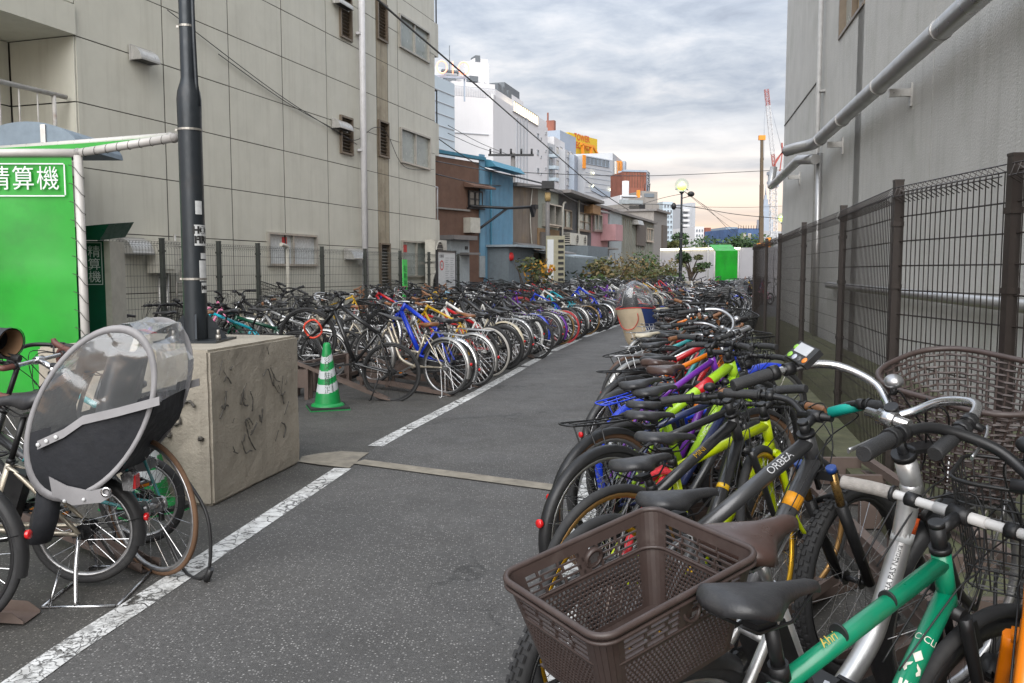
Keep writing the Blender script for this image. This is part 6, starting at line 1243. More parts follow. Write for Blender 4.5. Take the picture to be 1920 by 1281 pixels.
def part_tree(st, opt, lod):
    S = dict(STY[st]); S.update(dict(opt)); R = S['R']; k = keypts(S); F = k['F']; knob = S.get('knob', False); nsp = S.get('nsp', 28); ws = Matrix.Translation
    hero = lod == 0; ns, ms = (56, 10) if S.get('hero') else ((40, 8) if lod < 2 else (22, 5))
    L = [('frame', lambda m: f_frame(m, S), 0, []), ('fork', lambda m: f_fork(m, S), 1, []), ('stem', lambda m: f_stem(m, S), 1, [])]
    def whl(c, nm, steer):
        rim = lambda m: wheel_rim(m, R, S['tyre'], S['rd'], nsp if lod < 2 else 14, 0.03 if nm[0] == 'r' else 0.018); ty = lambda m: wheel_tyre(m, R, S['tyre'], ns, ms, knob and hero)
        if lod == 0: L.append((nm, rim, steer, [('tyre', ty, [])], c))
        else: L.append((nm, lambda m: (rim(m), ty(m)), steer, [], c))
    whl((0, R), 'rear_wheel', 0); whl(F, 'front_wheel', 1)
    ch = []
    if lod == 0:
        for s in (-1, 1): ch += [('grip', lambda m, s=s: f_grip(m, S, s), []), ('brake_lever', lambda m, s=s: f_lever(m, S, s), [])]
        if S.get('bell', 1): ch.append(('bell', lambda m: f_bell(m, S), []))
        L.append(('handlebar', lambda m: f_bar(m, S), 1, ch)); L.append(('cables', lambda m: f_cables(m, S), 1, []))
    else: L.append(('handlebar', lambda m: (f_bar(m, S), f_grip(m, S, 1), f_grip(m, S, -1), f_lever(m, S, 1), f_lever(m, S, -1), f_cables(m, S)), 1, []))
    L.append(('seat_post', lambda m: f_post(m, S), 0, [])); sw = S.get('sw', (.285, .145, .05)) if st not in ('city', 'ecity') else S.get('sw', (.26, .20, .07)); L.append(('saddle', lambda m: saddle_shape(m, *sw), 0, [], None, X3((k['D'][0], k['D'][1] + .03))))
    L.append(('crankset', lambda m: f_crank(m, S), 0, [('pedal', lambda m: f_pedal(m, S, 1), []), ('pedal', lambda m: f_pedal(m, S, -1), [])] if lod == 0 else []))
    if S['fend']: fw = S['tyre'] + .012; L.append(('rear_fender', lambda m: f_fender(m, (0, R), R, R_(196), R_(48), fw), 0, [('reflector', lambda m: f_reflector(m, S), [])] if lod < 2 else [])); L.append(('front_fender', lambda m: f_fender(m, F, R, R_(205), R_(52), fw), 1, []))
    if S['rack']: L.append(('rear_rack', lambda m: f_rack(m, S), 0, []))
    if S['front']: L.append(('basket', lambda m: f_basket(m, S, S['front']), 1, []))
    if S.get('light', 1) and lod < 2: L.append(('headlight', lambda m: f_light(m, S), 1, []))
    if S['stand']: L.append(('kickstand', lambda m: f_stand(m, S), 0, []))
    if S.get('lock'): L.append(('lock', lambda m: f_lock(m, S), 0, []))
    return S, k, L
def bicycle(st, opt, roles, loc, yaw, pitch=0.0, roll=0.0, steer=0.0, label='', group=None, lod=0):
    """roles: slot -> material. yaw: heading in degrees from +X; pitch lifts the front; roll leans"""
    key = (st, tuple(sorted((opt or {}).items(), key=str)), lod); S, k, L = part_tree(st, opt or {}, lod)
    root_M = Matrix.Translation(Vector(loc)) @ Matrix.Rotation(R_(yaw), 4, 'Z') @ Matrix.Rotation(R_(roll), 4, 'X') @ Matrix.Rotation(-R_(pitch), 4, 'Y')
    ax = Vector((k['u'][0], 0, k['u'][1])); c0 = X3(k['C']); SM = Matrix.Translation(c0) @ Matrix.Rotation(R_(steer), 4, ax) @ Matrix.Translation(-c0)
    if lod == 2:
        sk = (key, round(steer / 12))
        if sk not in MESH:
            mb = MB()
            for e in L:
                m2 = MB(); e[1](m2); T_ = Matrix.Identity(4)
                if len(e) > 4 and e[4]: T_ = Matrix.Translation(X3(e[4]))
                if len(e) > 5: T_ = Matrix.Translation(e[5])
                if e[2]: T_ = SM @ T_
                b = len(mb.v); mb.v += [tuple(T_ @ Vector(p)) for p in m2.v]
                for f, mi, sm in zip(m2.f, m2.m, m2.sm): mb.face([b + i for i in f], m2.slots[mi], sm)
            MESH[sk] = mb.mesh('bicycle')
        o = obj('bicycle', MESH[sk], roles); o.matrix_world = root_M; tag(o, label, 'bicycle', group); return o, {}, k
    root = bpy.data.objects.new('bicycle', None); COL.objects.link(root); root.empty_display_size = .1; root.matrix_world = root_M; tag(root, label, 'bicycle', group); got = {}
    def getm(path, fn):
        if (key, path) not in MESH:
            m = MB(); fn(m); MESH[(key, path)] = m.mesh(path.split('/')[-1].split('.')[0])
        return MESH[(key, path)]
    for i, e in enumerate(L):
        me = getm(f'{i}/{e[0]}', e[1]); M = Matrix.Identity(4)
        if len(e) > 4 and e[4]: M = Matrix.Translation(X3(e[4])) @ Matrix.Rotation(0 if S.get('hero') else rnd.uniform(0, 6), 4, 'Y')
        if len(e) > 5: M = Matrix.Translation(e[5])
        if e[2]: M = SM @ M
        o = obj(e[0], me, roles, root, M=M); got[e[0]] = o
        for j, c in enumerate(e[3]): q = obj(c[0], getm(f'{i}.{j}/{c[0]}', c[1]), roles, o); got.setdefault(c[0], q); got[c[0] + str(j)] = q
    return root, got, k
# ---- paints
def paint(n, c, metal=0.0, rough=0.28): return mat('paint_' + n, c, rough + .06, metal, 0.10, 6, coat=0.35, dirt=(c[0] * .55 + .028, c[1] * .55 + .026, c[2] * .55 + .023, 0.5), dscale=11)
PT = {'black': paint('black', (.014, .014, .015)), 'matt black': paint('matt', (.02, .02, .021), 0, .5), 'silver': paint('silver', (.50, .50, .50), .75, .3), 'white': paint('white', (.66, .65, .62)), 'red': paint('red', (.50, .012, .018)), 'blue': paint('blue', (.008, .04, .48)), 'navy': paint('navy', (.014, .022, .075)), 'dark green': paint('dgreen', (.004, .055, .03)), 'green': paint('green', (.0, .20, .10)), 'teal': paint('teal', (.03, .26, .27)), 'turquoise': paint('turq', (.01, .36, .46)), 'lime': paint('lime', (.33, .56, .02)), 'yellow green': paint('ygreen', (.47, .58, .0)), 'purple': paint('purple', (.15, .02, .33)), 'orange': paint('orange', (.72, .18, .0)), 'pink': paint('pink', (.55, .16, .28)), 'cream': paint('cream', (.52, .46, .34)), 'gunmetal': paint('gun', (.085, .085, .088), .6, .33), 'brown': paint('brown', (.09, .045, .025)), 'maroon': paint('maroon', (.13, .01, .018)), 'yellow': paint('yellow', (.60, .36, .01)), 'grey': paint('grey', (.22, .22, .22)), 'light blue': paint('lblue', (.22, .40, .52)), 'champagne': paint('champ', (.44, .39, .31), .6, .3)}
CHROME = mat('chrome', (.56, .56, .57), .22, 1.0, .08, 20, dirt=(.22, .19, .16, .55), dscale=12); ALLOY = mat('alloy', (.41, .41, .415), .36, .9, .1, 16, dirt=(.16, .145, .13, .5), dscale=10); BLKM = mat('black_metal', (.018, .018, .019), .4, .3, .1, 8); BLKP = mat('black_plastic', (.02, .02, .021), .45, 0, .12, 12); TYRE = mat('tyre_rubber', (.024, .024, .025), .78, 0, .2, 10, dirt=(.060, .056, .050, .5), dscale=5); TYRB = mat('brown_tyre', (.12, .065, .035), .8, 0, .15); TYRR = mat('red_tyre', (.40, .05, .05), .7); TYRW = mat('grey_tyre', (.40, .38, .35), .75); TYRG = mat('gum_tyre', (.20, .12, .045), .75)
SADB = mat('black_saddle', (.024, .024, .026), .42, 0, .15, 9, bump=.12, bscale=160, spec=.5, dirt=(.06, .057, .052, .4), dscale=18); SADBR = mat('brown_saddle', (.055, .030, .024), .33, 0, .12, 9, spec=.6); SADT = mat('tan_saddle', (.20, .085, .035), .42, 0, .2, 9); SADW = mat('cream_saddle', (.48, .43, .33), .45); GRIPB = mat('black_grip', (.02, .02, .021), .6, 0, .15, 30, bump=.3, bscale=350); GRIPBR = mat('brown_grip', (.17, .075, .032), .55, 0, .2, 20); GRIPT = mat('teal_grip', (.0, .30, .24), .55); GRIPR = mat('red_brown_grip', (.25, .06, .055), .55)
BASKB = mat('black_wire', (.018, .018, .018), .4, .3); BASKBR = mat('brown_resin', (.050, .034, .030), .45, 0, .12, 14, dirt=(.105, .085, .075, .4), dscale=20); BASKS = mat('steel_wire', (.45, .45, .45), .35, .8); REDL = mat('red_reflector', (.55, .008, .01), .15, spec=.8); AMBER = mat('amber_reflector', (.75, .22, .0), .25, spec=.8); LENS = mat('lamp_lens', (.55, .57, .58), .1, .2, spec=.8); LOCKR = mat('red_lock', (.5, .02, .03), .5); LOCKB = mat('blue_lock', (.02, .06, .35), .5); GOLDS = mat('gold_stanchion', (.36, .22, .08), .25, .8); GOLD = mat('gold_anodised', (.62, .34, .02), .3, .7)
def roles(p, **k):
    d = dict(paint=PT[p], fork=PT[p], black=BLKM, metal=ALLOY, rim=ALLOY, spoke=CHROME, tyre=TYRE, saddle=SADB, grip=GRIPB, bar=ALLOY, stem=ALLOY, lever=ALLOY, basket=BASKB, rack=BLKM, fender=BLKP, red=REDL, amber=AMBER, lens=LENS, case=BLKP, post=ALLOY, lock=LOCKB, stanchion=CHROME, cap=BLKP); d.update(k); return d
ALLBLK = dict(bar=BLKM, stem=BLKM, lever=BLKM, post=BLKM, rim=BLKM, fender=BLKP, rack=BLKM, metal=BLKM)
def text_on(part_root, body, p0, p1, r, ang, h, m, sx=1.0, up=1, bold=0.0, name='lettering', shift=0.5, squash=1.0):
    """letters wrapped round a straight tube from p0 to p1 (bike coordinates); ang: direction round the tube"""
    p0 = Vector(p0); p1 = Vector(p1); d = (p1 - p0).normalized(); u = Vector((0, 1, 0)); w = d.cross(u).normalized(); u = w.cross(d); c = p0.lerp(p1, shift); vs, fs = text_mesh(body, h, bold=bold); mb = MB()
    mb.add([c + d * (v.x * sx) + (u * math.cos(ang + up * v.y / r) + w * math.sin(ang + up * v.y / r)) * (r + .0012) for v in vs], fs, 't'); return obj(name, mb, m, part_root)

def text_across(part_root, body, p0, p1, r, ang, h, m, shift, name='lettering', sx=1.0):
    """letters whose line runs round the tube; p0 is the upper end"""
    p0 = Vector(p0); p1 = Vector(p1); d = (p1 - p0).normalized(); u = Vector((0, 1, 0)); w = d.cross(u).normalized(); u = w.cross(d); c = p0.lerp(p1, shift); vs, fs = text_mesh(body, h); mb = MB()
    mb.add([c - d * v.y + (u * math.cos(ang - v.x * sx / r) + w * math.sin(ang - v.x * sx / r)) * (r + .0012) for v in vs], fs, 't'); return obj(name, mb, m, part_root)
def put_label(words, suffix):
    while len((words + suffix).split()) > 16:
        for sep in (' and ', ' with ', ' on ', ', '):
            if sep in words: words = words.rsplit(sep, 1)[0]; break
        else: words = ' '.join(words.split()[1:])
    assert len((words + suffix).split()) <= 16, words + suffix
    return words + suffix

# ================================================================== bicycles parked along both sides
ORD1 = 'first second third fourth fifth sixth seventh eighth ninth tenth eleventh twelfth thirteenth fourteenth fifteenth sixteenth seventeenth eighteenth nineteenth'.split()
def ordinal(n):
    if n < 20: return ORD1[n - 1]
    t, u = divmod(n, 10); tens = ['', '', 'twenty', 'thirty', 'forty', 'fifty', 'sixty', 'seventy', 'eighty', 'ninety'][t]
    return (tens[:-1] + 'ieth') if u == 0 else tens + ' ' + ORD1[u - 1]
RACKC = mat('rack_brown_steel', (.125, .092, .078), .6, .1, .2, 5, dirt=(.10, .07, .05, .5), dscale=6)
def channel(parent, loc, yaw, pitch, x0=-.12, x1=1.32, w=.075, stand=True):
    mb = MB(); t = math.tan(R_(pitch)); z = lambda x: max(0.02, 0.02 + (x + .05) * t * .95) - .012
    xs = [x0, .0, .2, .5, .8, x1]
    for a, b in zip(xs, xs[1:]):
        mb.add([(a, -w / 2, z(a)), (b, -w / 2, z(b)), (b, w / 2, z(b)), (a, w / 2, z(a))], [(0, 1, 2, 3)], 'r')
        for s in (-1, 1): mb.prism([(a, s * w / 2, z(a)), (b, s * w / 2, z(b)), (b, s * w / 2, z(b) + .045), (a, s * w / 2, z(a) + (.045 if a > x0 else .01))], (0, s * .004, 0), 'r')
    if stand and pitch > 6:
        for s in (-1, 1):
            for x in (.85, 1.25): mb.box((x, s * (w / 2 + .02), z(x) / 2), (.045, .03, z(x)), 'r')
        mb.box((1.05, 0, z(1.05) * .55), (.42, .02, z(1.05) * .5), 'r')
    M = Matrix.Translation(Vector(loc)) @ Matrix.Rotation(R_(yaw), 4, 'Z')
    o = obj('wheel_channel', mb, RACKC, parent); o.matrix_world = M; o.matrix_parent_inverse = Matrix.Identity(4)
    o.matrix_local = M; return o
RACKL = thing('bicycle_rack', 'brown steel rack whose raised channels hold the row behind the striped cone', 'rack'); RACKR = thing('bicycle_rack', 'brown steel rack under the row along the tall brown fence', 'rack')
GR = 'bicycles in the row along the tall brown fence'; GL = 'bicycles in the row behind the white line'; GF = 'bicycles in the row along the dark mesh fence'; GX = 'bicycles packed at the far end of the parking'; GN = 'bicycles parked at the near left edge'
BARS['flat'] = ([(0, 0, 0), (0, .1, 0), (-.012, .2, .004), (-.04, .28, .004)], .125)
# --- green bicycle nearest the camera
HERO = dict(hero=1)
gr, g, k = bicycle('cross', dict(sp=.11, sl=.46, tr=.0205, rd=.045, hero=1, crank=-.9, nsp=20, bell=0, light=0, stand=None), roles('green', **{**ALLBLK, 'fork': BLKM, 'bar': mat('bar_white', (.52, .51, .50), .4, dirt=(.35, .34, .33, .4)), 'lever': ALLOY, 'grip': mat('woven_grip', (.40, .37, .34), .7, 0, .2, 60, bump=.8, bscale=420), 'spoke': BLKM}), (.245, 1.345, 0), 34.5, -.3, .6, -6, 'green bicycle with white flat bar, woven grips and black saddle, nearest the camera', GR)
H0, H1, B, T = (X3(k[q]) for q in ('H0', 'H1', 'B', 'T')); dt0, dt1 = H0.lerp(H1, .22), B
CREAMP = mat('cream_print', (.60, .58, .50), .4); GOLDP = mat('gold_print', (.50, .38, .08), .4)
fr = g['frame']
for s in (0,):
    text_across(fr, 'CICLI', dt0, dt1, .0231, math.pi + 1.05, .021, CREAMP, .19); text_across(fr, 'MILANO', dt0, dt1, .0231, math.pi + 1.05, .020, CREAMP, .665); text_across(fr, '1987', dt0, dt1, .0233, math.pi + 1.05, .017, GOLDP, .49)
# crest: a lozenge, two scrolls and a shield painted on the tube
def decal_poly(poly, shift, m, name='crest', ang0=math.pi + 1.05, r=.0231):
    d = (dt1 - dt0).normalized(); u = Vector((0, 1, 0)); w = d.cross(u).normalized(); u = w.cross(d); c = dt0.lerp(dt1, shift); n = len(poly); mb = MB(); cx = sum(p[0] for p in poly) / n; cy = sum(p[1] for p in poly) / n
    f = lambda x, y: c + d * x + (u * math.cos(ang0 + y / r) + w * math.sin(ang0 + y / r)) * (r + .0013)
    for i in range(n):
        a, b = poly[i], poly[(i + 1) % n]
        for j in range(4):
            t0, t1 = j / 4, (j + 1) / 4; L_ = lambda p, t: (cx + (p[0] - cx) * t, cy + (p[1] - cy) * t)
            mb.add([f(*L_(a, t0)), f(*L_(a, t1)), f(*L_(b, t1)), f(*L_(b, t0))], [(0, 1, 2, 3)], 't', True)
    obj(name, mb, m, fr)
decal_poly([(-.014, 0), (0, -.011), (.014, 0), (0, .011)], .255, CREAMP)
for s in (-1, 1): decal_poly([(-.004, s * .004), (.004, s * .016), (.014, s * .020), (.022, s * .012), (.016, s * .009), (.010, s * .012), (.004, s * .006)], .285, CREAMP)
for s in (-1, 0, 1): decal_poly([(-.018, s * .011 - .003), (.0, s * .008 - .004), (.016, s * .006), (.0, s * .008 + .004), (-.018, s * .011 + .003)], .375, CREAMP)
decal_poly([(-.03, -.019), (-.008, -.023), (.03, -.018), (.042, 0), (.03, .018), (-.008, .023), (-.03, .019), (-.02, 0)], .50, CREAMP); decal_poly([(-.006, -.016), (.006, -.008), (.004, 0), (.008, .010), (-.004, .017), (-.01, .004)], .575, PT['green'])
text_on(fr, 'Ahri', T.lerp(H1, .02), H1.lerp(H0, .2), .0196, math.pi - .85, .025, GOLDP, 1.0, -1, shift=.22)
for t in (.32, .62): c = T.lerp(H0.lerp(H1, .8), t); e = T.lerp(H0.lerp(H1, .8), t + .008); mb = MB(); mb.tube([c, e], .0207, 14, 'b'); obj('cable_tie', mb, BLKP, fr)
# letters on the deep front rim
S_ = dict(STY['cross'], rd=.045); vs, fs = text_mesh('AMBREVA', .034, bold=.0012); rr_ = S_['R'] - 2 * S_['tyre'] - .022; mb = MB()
mb.add([((rr_ + v.y) * math.cos(.45 - v.x / rr_), -.0112 - .0, (rr_ + v.y) * math.sin(.45 - v.x / rr_)) for v in vs], fs, 't'); o = obj('lettering', mb, mat('rim_print', (.55, .55, .55), .5), g['front_wheel'])
# diamond quilting on the grips is in their material; stem print
# --- silver electric bicycle with brown resin rear basket
pas, g, k = bicycle('ecity', dict(sp=.10, sl=.42, up=.14, fwd=-.02, tr=.027, front='woven', hero=1, crank=-1.2, rack=1, bell=1), roles('silver', saddle=SADBR, fork=BLKM, fender=BLKP, bar=CHROME, stem=CHROME, grip=GRIPB, rim=ALLOY, rack=BLKM, case=BLKP, basket=BASKBR), (.366, 1.774, 0), 34.9, 10.6, 4.2, -6, 'silver curved tube electric bicycle with brown woven front basket and big resin rear basket', GR)
full, h_, gl_ = bar_path(STY['ecity']); K_ = X3(k['K']); c = Vector((h_[-9].x, h_[-9].y, h_[-9].z + .03)) + K_; mb = MB(); Mx = frame_matrix(c, (-.25, -1, -.0), (.35, -.1, 1)); Mx = Matrix.Translation(c) @ Matrix.Rotation(R_(-18), 4, 'Z') @ Matrix.Rotation(R_(-38), 4, 'Y')
mb.box((0, 0, 0), (.058, .095, .018), 'b'); mb.box((.010, .004, .0098), (.030, .062, .002), 's')
for (x, y, cc) in ((.008, .040, 'g'), (-.018, .036, 'g'), (-.019, .012, 'p'), (-.019, -.010, 'k'), (-.016, -.034, 'o')): mb.lathe([(.001, .0105), (.0085, .0105), (.0085, .009)], 12, cc, Matrix.Translation((x, y, 0)))
o = obj('display', mb, {'b': BLKP, 's': mat('lcd_grey', (.42, .43, .45), .2), 'g': mat('button_green', (.25, .50, .06), .4), 'p': mat('button_pale', (.45, .47, .55), .4), 'k': mat('button_dark', (.08, .08, .08), .4), 'o': mat('button_orange', (.75, .22, .03), .4)}, g['handlebar'], M=Mx)
H0, H1, B = (X3(k[q]) for q in ('H0', 'H1', 'B')); hd = H0.lerp(H1, .22); m1 = Vector((hd.x - .15, 0, hd.z - .26)); m0 = Vector((hd.x - .06, 0, hd.z - .10))
text_on(g['frame'], 'YAMAHA PAS Natura', m1, m0, .0278, math.pi - 1.05, .019, mat('dark_print', (.05, .05, .055), .5), 1.0, -1, shift=.45)
mb = MB(); mb.tube([m0.lerp(m1, -.35), m0.lerp(m1, -.12)], .0284, 14, 'r'); mb.tube([m0.lerp(m1, -.12), m0.lerp(m1, .04)], .0282, 14, 'w'); obj('warning_sticker', mb, {'r': mat('sticker_orange', (.65, .10, .02), .4), 'w': STK}, g['frame'])
def resin_basket(parent, M, w=.47, d=.35, wb=.38, db=.26, hgt=.235):
    n = 5; Tt = rrect(w, d, .034, n); Bb = rrect(wb, db, .028, n); m = n + 1
    L_ = lambda i, t, v: Vector(((Bb[i][0] * (1 - v) + Tt[i][0] * v), (Bb[i][1] * (1 - v) + Tt[i][1] * v), hgt * v))
    def side(s, u, v):
        a = L_((s * m + n) % (4 * m), 0, v); b = L_(((s + 1) * m) % (4 * m), 0, v); return a.lerp(b, u)
    mb = MB(); q = lambda *p: mb.add(p, [(0, 1, 2, 3)], 'b')
    for s in range(4):
        for j in range(n):
            i0, i1 = s * m + j, s * m + j + 1
            for v0, v1 in ((0, .33), (.33, .66), (.66, 1)): q(L_(i0, 0, v0), L_(i1, 0, v0), L_(i1, 0, v1), L_(i0, 0, v1))
        lng = s % 2 == 0; nc = 26 if lng else 18
        def row(v0, v1, cells):
            for u0, u1 in cells: q(side(s, u0, v0), side(s, u1, v0), side(s, u1, v1), side(s, u0, v1))
        full = [(0, 1)]; row(0, .06, full); rows = 12; a, b = .06, .60
        for r_ in range(rows):
            v0 = a + (b - a) * r_ / rows; vm = v0 + (b - a) / rows * .70; v1 = a + (b - a) * (r_ + 1) / rows; off = .5 * (r_ % 2); cells = [(0, .03), (.97, 1)]
            for c in range(nc + 1):
                u = .03 + .94 * (c + off) / nc
                if u < .97: cells.append((u, min(.97, u + .94 / nc * .24)))
            row(v0, vm, cells); row(vm, v1, full)
        row(.60, .655, full); row(.91, 1.0, full); rows = 4; a, b = .655, .91; big = [.04, .20, .36, .52, .68, .84, .96] if lng else [.04, .27, .5, .73, .96]
        for r_ in range(rows):
            v0 = a + (b - a) * r_ / rows; vm = v0 + (b - a) / rows * .74; v1 = a + (b - a) * (r_ + 1) / rows; sh = .03 * (r_ % 2)
            cells = [(0, big[0])] + [(u + sh - .008, u + sh + .008) for u in big[1:-1]] + [(big[-1], 1)]
            if lng: cells.append((.46, .56))
            row(v0, vm, cells); row(vm, v1, full)
    # floor with two groups of square holes
    nx, ny = 30, 15
    for i in range(nx):
        for j in range(ny):
            hole = (i % 2 == 1 and j % 2 == 1 and 3 < i < 27 and i % 8 != 1 and 4 < j < 11)
            if hole: continue
            x0, x1 = -wb / 2 + wb * i / nx, -wb / 2 + wb * (i + 1) / nx; y0, y1 = -db / 2 + db * j / ny, -db / 2 + db * (j + 1) / ny; q(Vector((x0, y0, .002)), Vector((x1, y0, .002)), Vector((x1, y1, .002)), Vector((x0, y1, .002)))
    o = obj('rear_basket', mb, BASKBR, parent, M=M); md = o.modifiers.new('thickness', 'SOLIDIFY'); md.thickness = .0042; md.offset = 0
    mb = MB(); ring = [Vector((x, y, hgt + .002)) for x, y in rrect(w + .006, d + .006, .038, 8)]; mb.tube(ring, .0065, 8, 'b', closed=True, flat=1.0); ring = [Vector((x, y, hgt - .012)) for x, y in rrect(w + .010, d + .010, .040, 8)]; mb.tube(ring, .004, 6, 'b', closed=True)
    ring = [Vector((x, y, hgt * .63)) for x, y in rrect(wb + (w - wb) * .63, db + (d - db) * .63, .042, 8)]; mb.tube(ring, .0045, 5, 'b', closed=True); obj('rim', mb, BASKBR, o)
    for s in (-1, 1):
        y = s * (db / 2 + (d - db) / 2 * .78); mb = MB(); Mx = Matrix.Translation((.02, y - s * .003, hgt * .78)) @ Matrix.Rotation(math.pi / 2 + s * .19, 4, 'X'); mb.lathe([(.017, -.006), (.023, -.006), (.023, .006), (.017, .006)], 20, 'b', Mx, True); mb.lathe([(.001, .0), (.016, .0)], 16, 'm', Mx); obj('emblem', mb, {'b': BASKBR, 'm': ALLOY}, o)
    return o
resin_basket(pas, Matrix.Translation((-.05, 0, 2 * .325 + .064)) @ Matrix.Rotation(R_(0), 4, 'Y'), .40, .295, .315, .22, .20)
# --- grey mountain bicycle
ob, g, k = bicycle('mtb', dict(sp=.06, sl=.40, tr=.0255, knob=True, hero=1, stand=None, light=0, bell=0, crank=.3), roles('gunmetal', **{**ALLBLK, 'stanchion': GOLDS, 'fork': BLKM, 'cap': mat('blue_cap', (.02, .06, .25), .4), 'grip': GRIPB}), (.285, 2.27, 0), 33, 3.2, .3, 6, 'dark grey mountain bicycle with knobby tyres, gold fork legs and a teal bar pad', GR)
H0, H1, B, T = (X3(k[q]) for q in ('H0', 'H1', 'B', 'T')); p0, p1 = T.lerp(B, .05), H0.lerp(H1, .8)
text_on(g['frame'], 'ORBEA', p0, p1, .0245, math.pi - .85, .034, mat('pale_print', (.45, .45, .46), .4), 1.1, -1, shift=.72); mb = MB(); d0 = H0.lerp(H1, .22)
mb.tube([d0.lerp(B, .20), d0.lerp(B, .27)], .0290, 16, 'o'); obj('orange_tag', mb, mat('orange_label', (.72, .30, .01), .5), g['frame']); mb = MB(); K_ = X3(k['K']); mb.tube([K_ + Vector((.005, -.05, .015)), K_ + Vector((.015, -.16, .05))], .0175, 12, 'p'); obj('bar_pad', mb, GRIPT, g['handlebar'])
# --- black and yellow, yellow green, black trekking, rack bicycles
mi, g, k = bicycle('cross', dict(sp=.05, sl=.44, hero=1, tr=.021, stand=None, light=0), roles('black', **{**ALLBLK, 'rim': GOLD}), (.33, 2.62, 0), 44, 4, -4, 14, 'black bicycle with yellow bands on its frame and a gold rear rim', GR)
H0, H1, B, T = (X3(k[q]) for q in ('H0', 'H1', 'B', 'T')); d0 = H0.lerp(H1, .22); 
for t in (.30, .56, .84): mb = MB(); mb.tube([d0.lerp(B, t), d0.lerp(B, t + .03)], .0243, 14, 'y'); obj('yellow_band', mb, PT['yellow'], g['frame']); text_on(g['frame'], 'MINI', T.lerp(B, .05), H0.lerp(H1, .8), .0205, math.pi - .8, .026, PT['yellow'], 1.3, -1, 0, shift=.52)
yg, g, k = bicycle('cross', dict(sp=.05, sl=.47, hero=1, tr=.020, stand=None, light=0), roles('yellow green', **{**ALLBLK, 'rim': mat('gold_rim', (.30, .17, .06), .4, .6), 'grip': GRIPBR}), (.37, 3.01, 0), 35, -.7, -.4, -4, 'yellow green bicycle with a red cloth lock wound below its black saddle', GR)
T, A_ = X3(k['T']), X3(k['A']); mb = MB(); q = random.Random(2)
a = [T + Vector((-.035 + .06 * math.cos(t), .035 * math.sin(t), -.03 + .016 * math.sin(2 * t))) for t in [.55 * j for j in range(24)]]; mb.tube(a, [.011 + .004 * (j % 2) for j in range(24)], 7, 'r')
a = smooth_path([T + Vector((-.05, .03, -.03)), T + Vector((-.13, .04, -.16)), T + Vector((-.20, .03, -.30)), T + Vector((-.23, .02, -.36))], 6); mb.tube(a, [.012 + .004 * math.sin(j * 1.9) for j in range(len(a))], 7, 'r'); a = smooth_path([T + Vector((-.06, -.02, -.04)), T + Vector((-.16, -.01, -.14)), T + Vector((-.22, 0, -.30))], 6); mb.tube(a, [.011 + .003 * math.sin(j * 2.3) for j in range(len(a))], 7, 'r'); obj('cloth_lock', mb, mat('red_cloth', (.52, .025, .035), .75, 0, .25, 40, bump=.5, bscale=90), yg)
bicycle('trek', dict(sp=.05, sl=.44, hero=1, rack=0, stand='side', up=-.02, hl=.08), roles('black', **{**ALLBLK, 'rim': ALLOY, 'fender': BLKM}), (.40, 3.62, 0), 37, -.5, 0, 10, 'black trekking bicycle with black fender and round red reflector, behind the red cloth lock', GR)
bicycle('trek', dict(sp=.04, sl=.43, hero=1, rack=1, up=-.02, hl=.08), roles('navy', **{**ALLBLK, 'tyre': TYRB, 'fender': BLKM, 'rim': ALLOY}), (.47, 4.02, 0), 36, 0, -1, -8, 'navy bicycle with black wire rear rack and brown walled tyres', GR)
lm, g, k = bicycle('cross', dict(sp=.09, sl=.40, tr=.029, hero=1, fend=0), roles('lime', **ALLBLK), (.60, 4.38, 0), 33, 8, 3, 12, 'lime bicycle lettered on its wide down tube, with a padded black saddle', GR)
H0, H1, B, T = (X3(k[q]) for q in ('H0', 'H1', 'B', 'T')); text_on(g['frame'], 'ViENTA', B, H0.lerp(H1, .22), .0325, math.pi - .78, .044, mat('pale_lime_print', (.62, .70, .45), .5), 1.1, -1, .001, shift=.5); mb = MB(); p0, p1 = T.lerp(B, .05), H0.lerp(H1, .8); mb.tube([p0.lerp(p1, .48), p0.lerp(p1, .68)], .028, 14, 'r'); obj('red_band', mb, PT['red'], g['frame'])
# --- orange bicycle at the right edge
bicycle('city', dict(sp=.02, sl=.36, up=.18, hero=1, front='wire', fend=0, rack=0, crank=-2, tr=.021), roles('orange', saddle=SADBR, bar=BLKM, stem=BLKM, fender=BLKP, rim=BLKM, fork=PT['orange'], metal=BLKM), (.534, .982, 0), 55.4, 1.3, 2.7, 0, 'orange step through bicycle with black swept bar and black wire basket at the right edge', GR)
for (x, y, yw, p_) in ((.245, 1.345, 34.5, 0), (.366, 1.774, 34.9, 10.6), (.285, 2.27, 33, 3.2), (.33, 2.62, 44, 4), (.37, 3.01, 35, 0), (.40, 3.62, 37, 0), (.47, 4.02, 36, 0), (.60, 4.38, 33, 3)): channel(RACKR, (x, y, 0), yw, p_, .15, 1.45, .10)
mb = MB()
for (a, b) in ((.55, .62), (1.1, 1.17)):
    for z in (.10, .20): mb.bar((a + .9, 1.7, z), (a + 1.25, 5.6, z), .05, .05, 'r')
for k_ in range(9): y = 1.2 + .5 * k_; mb.box((1.75 + .11 * (y - 1), y + .5, .10), (.30, .04, .18), 'r')
obj('rail', mb, RACKC, RACKR)
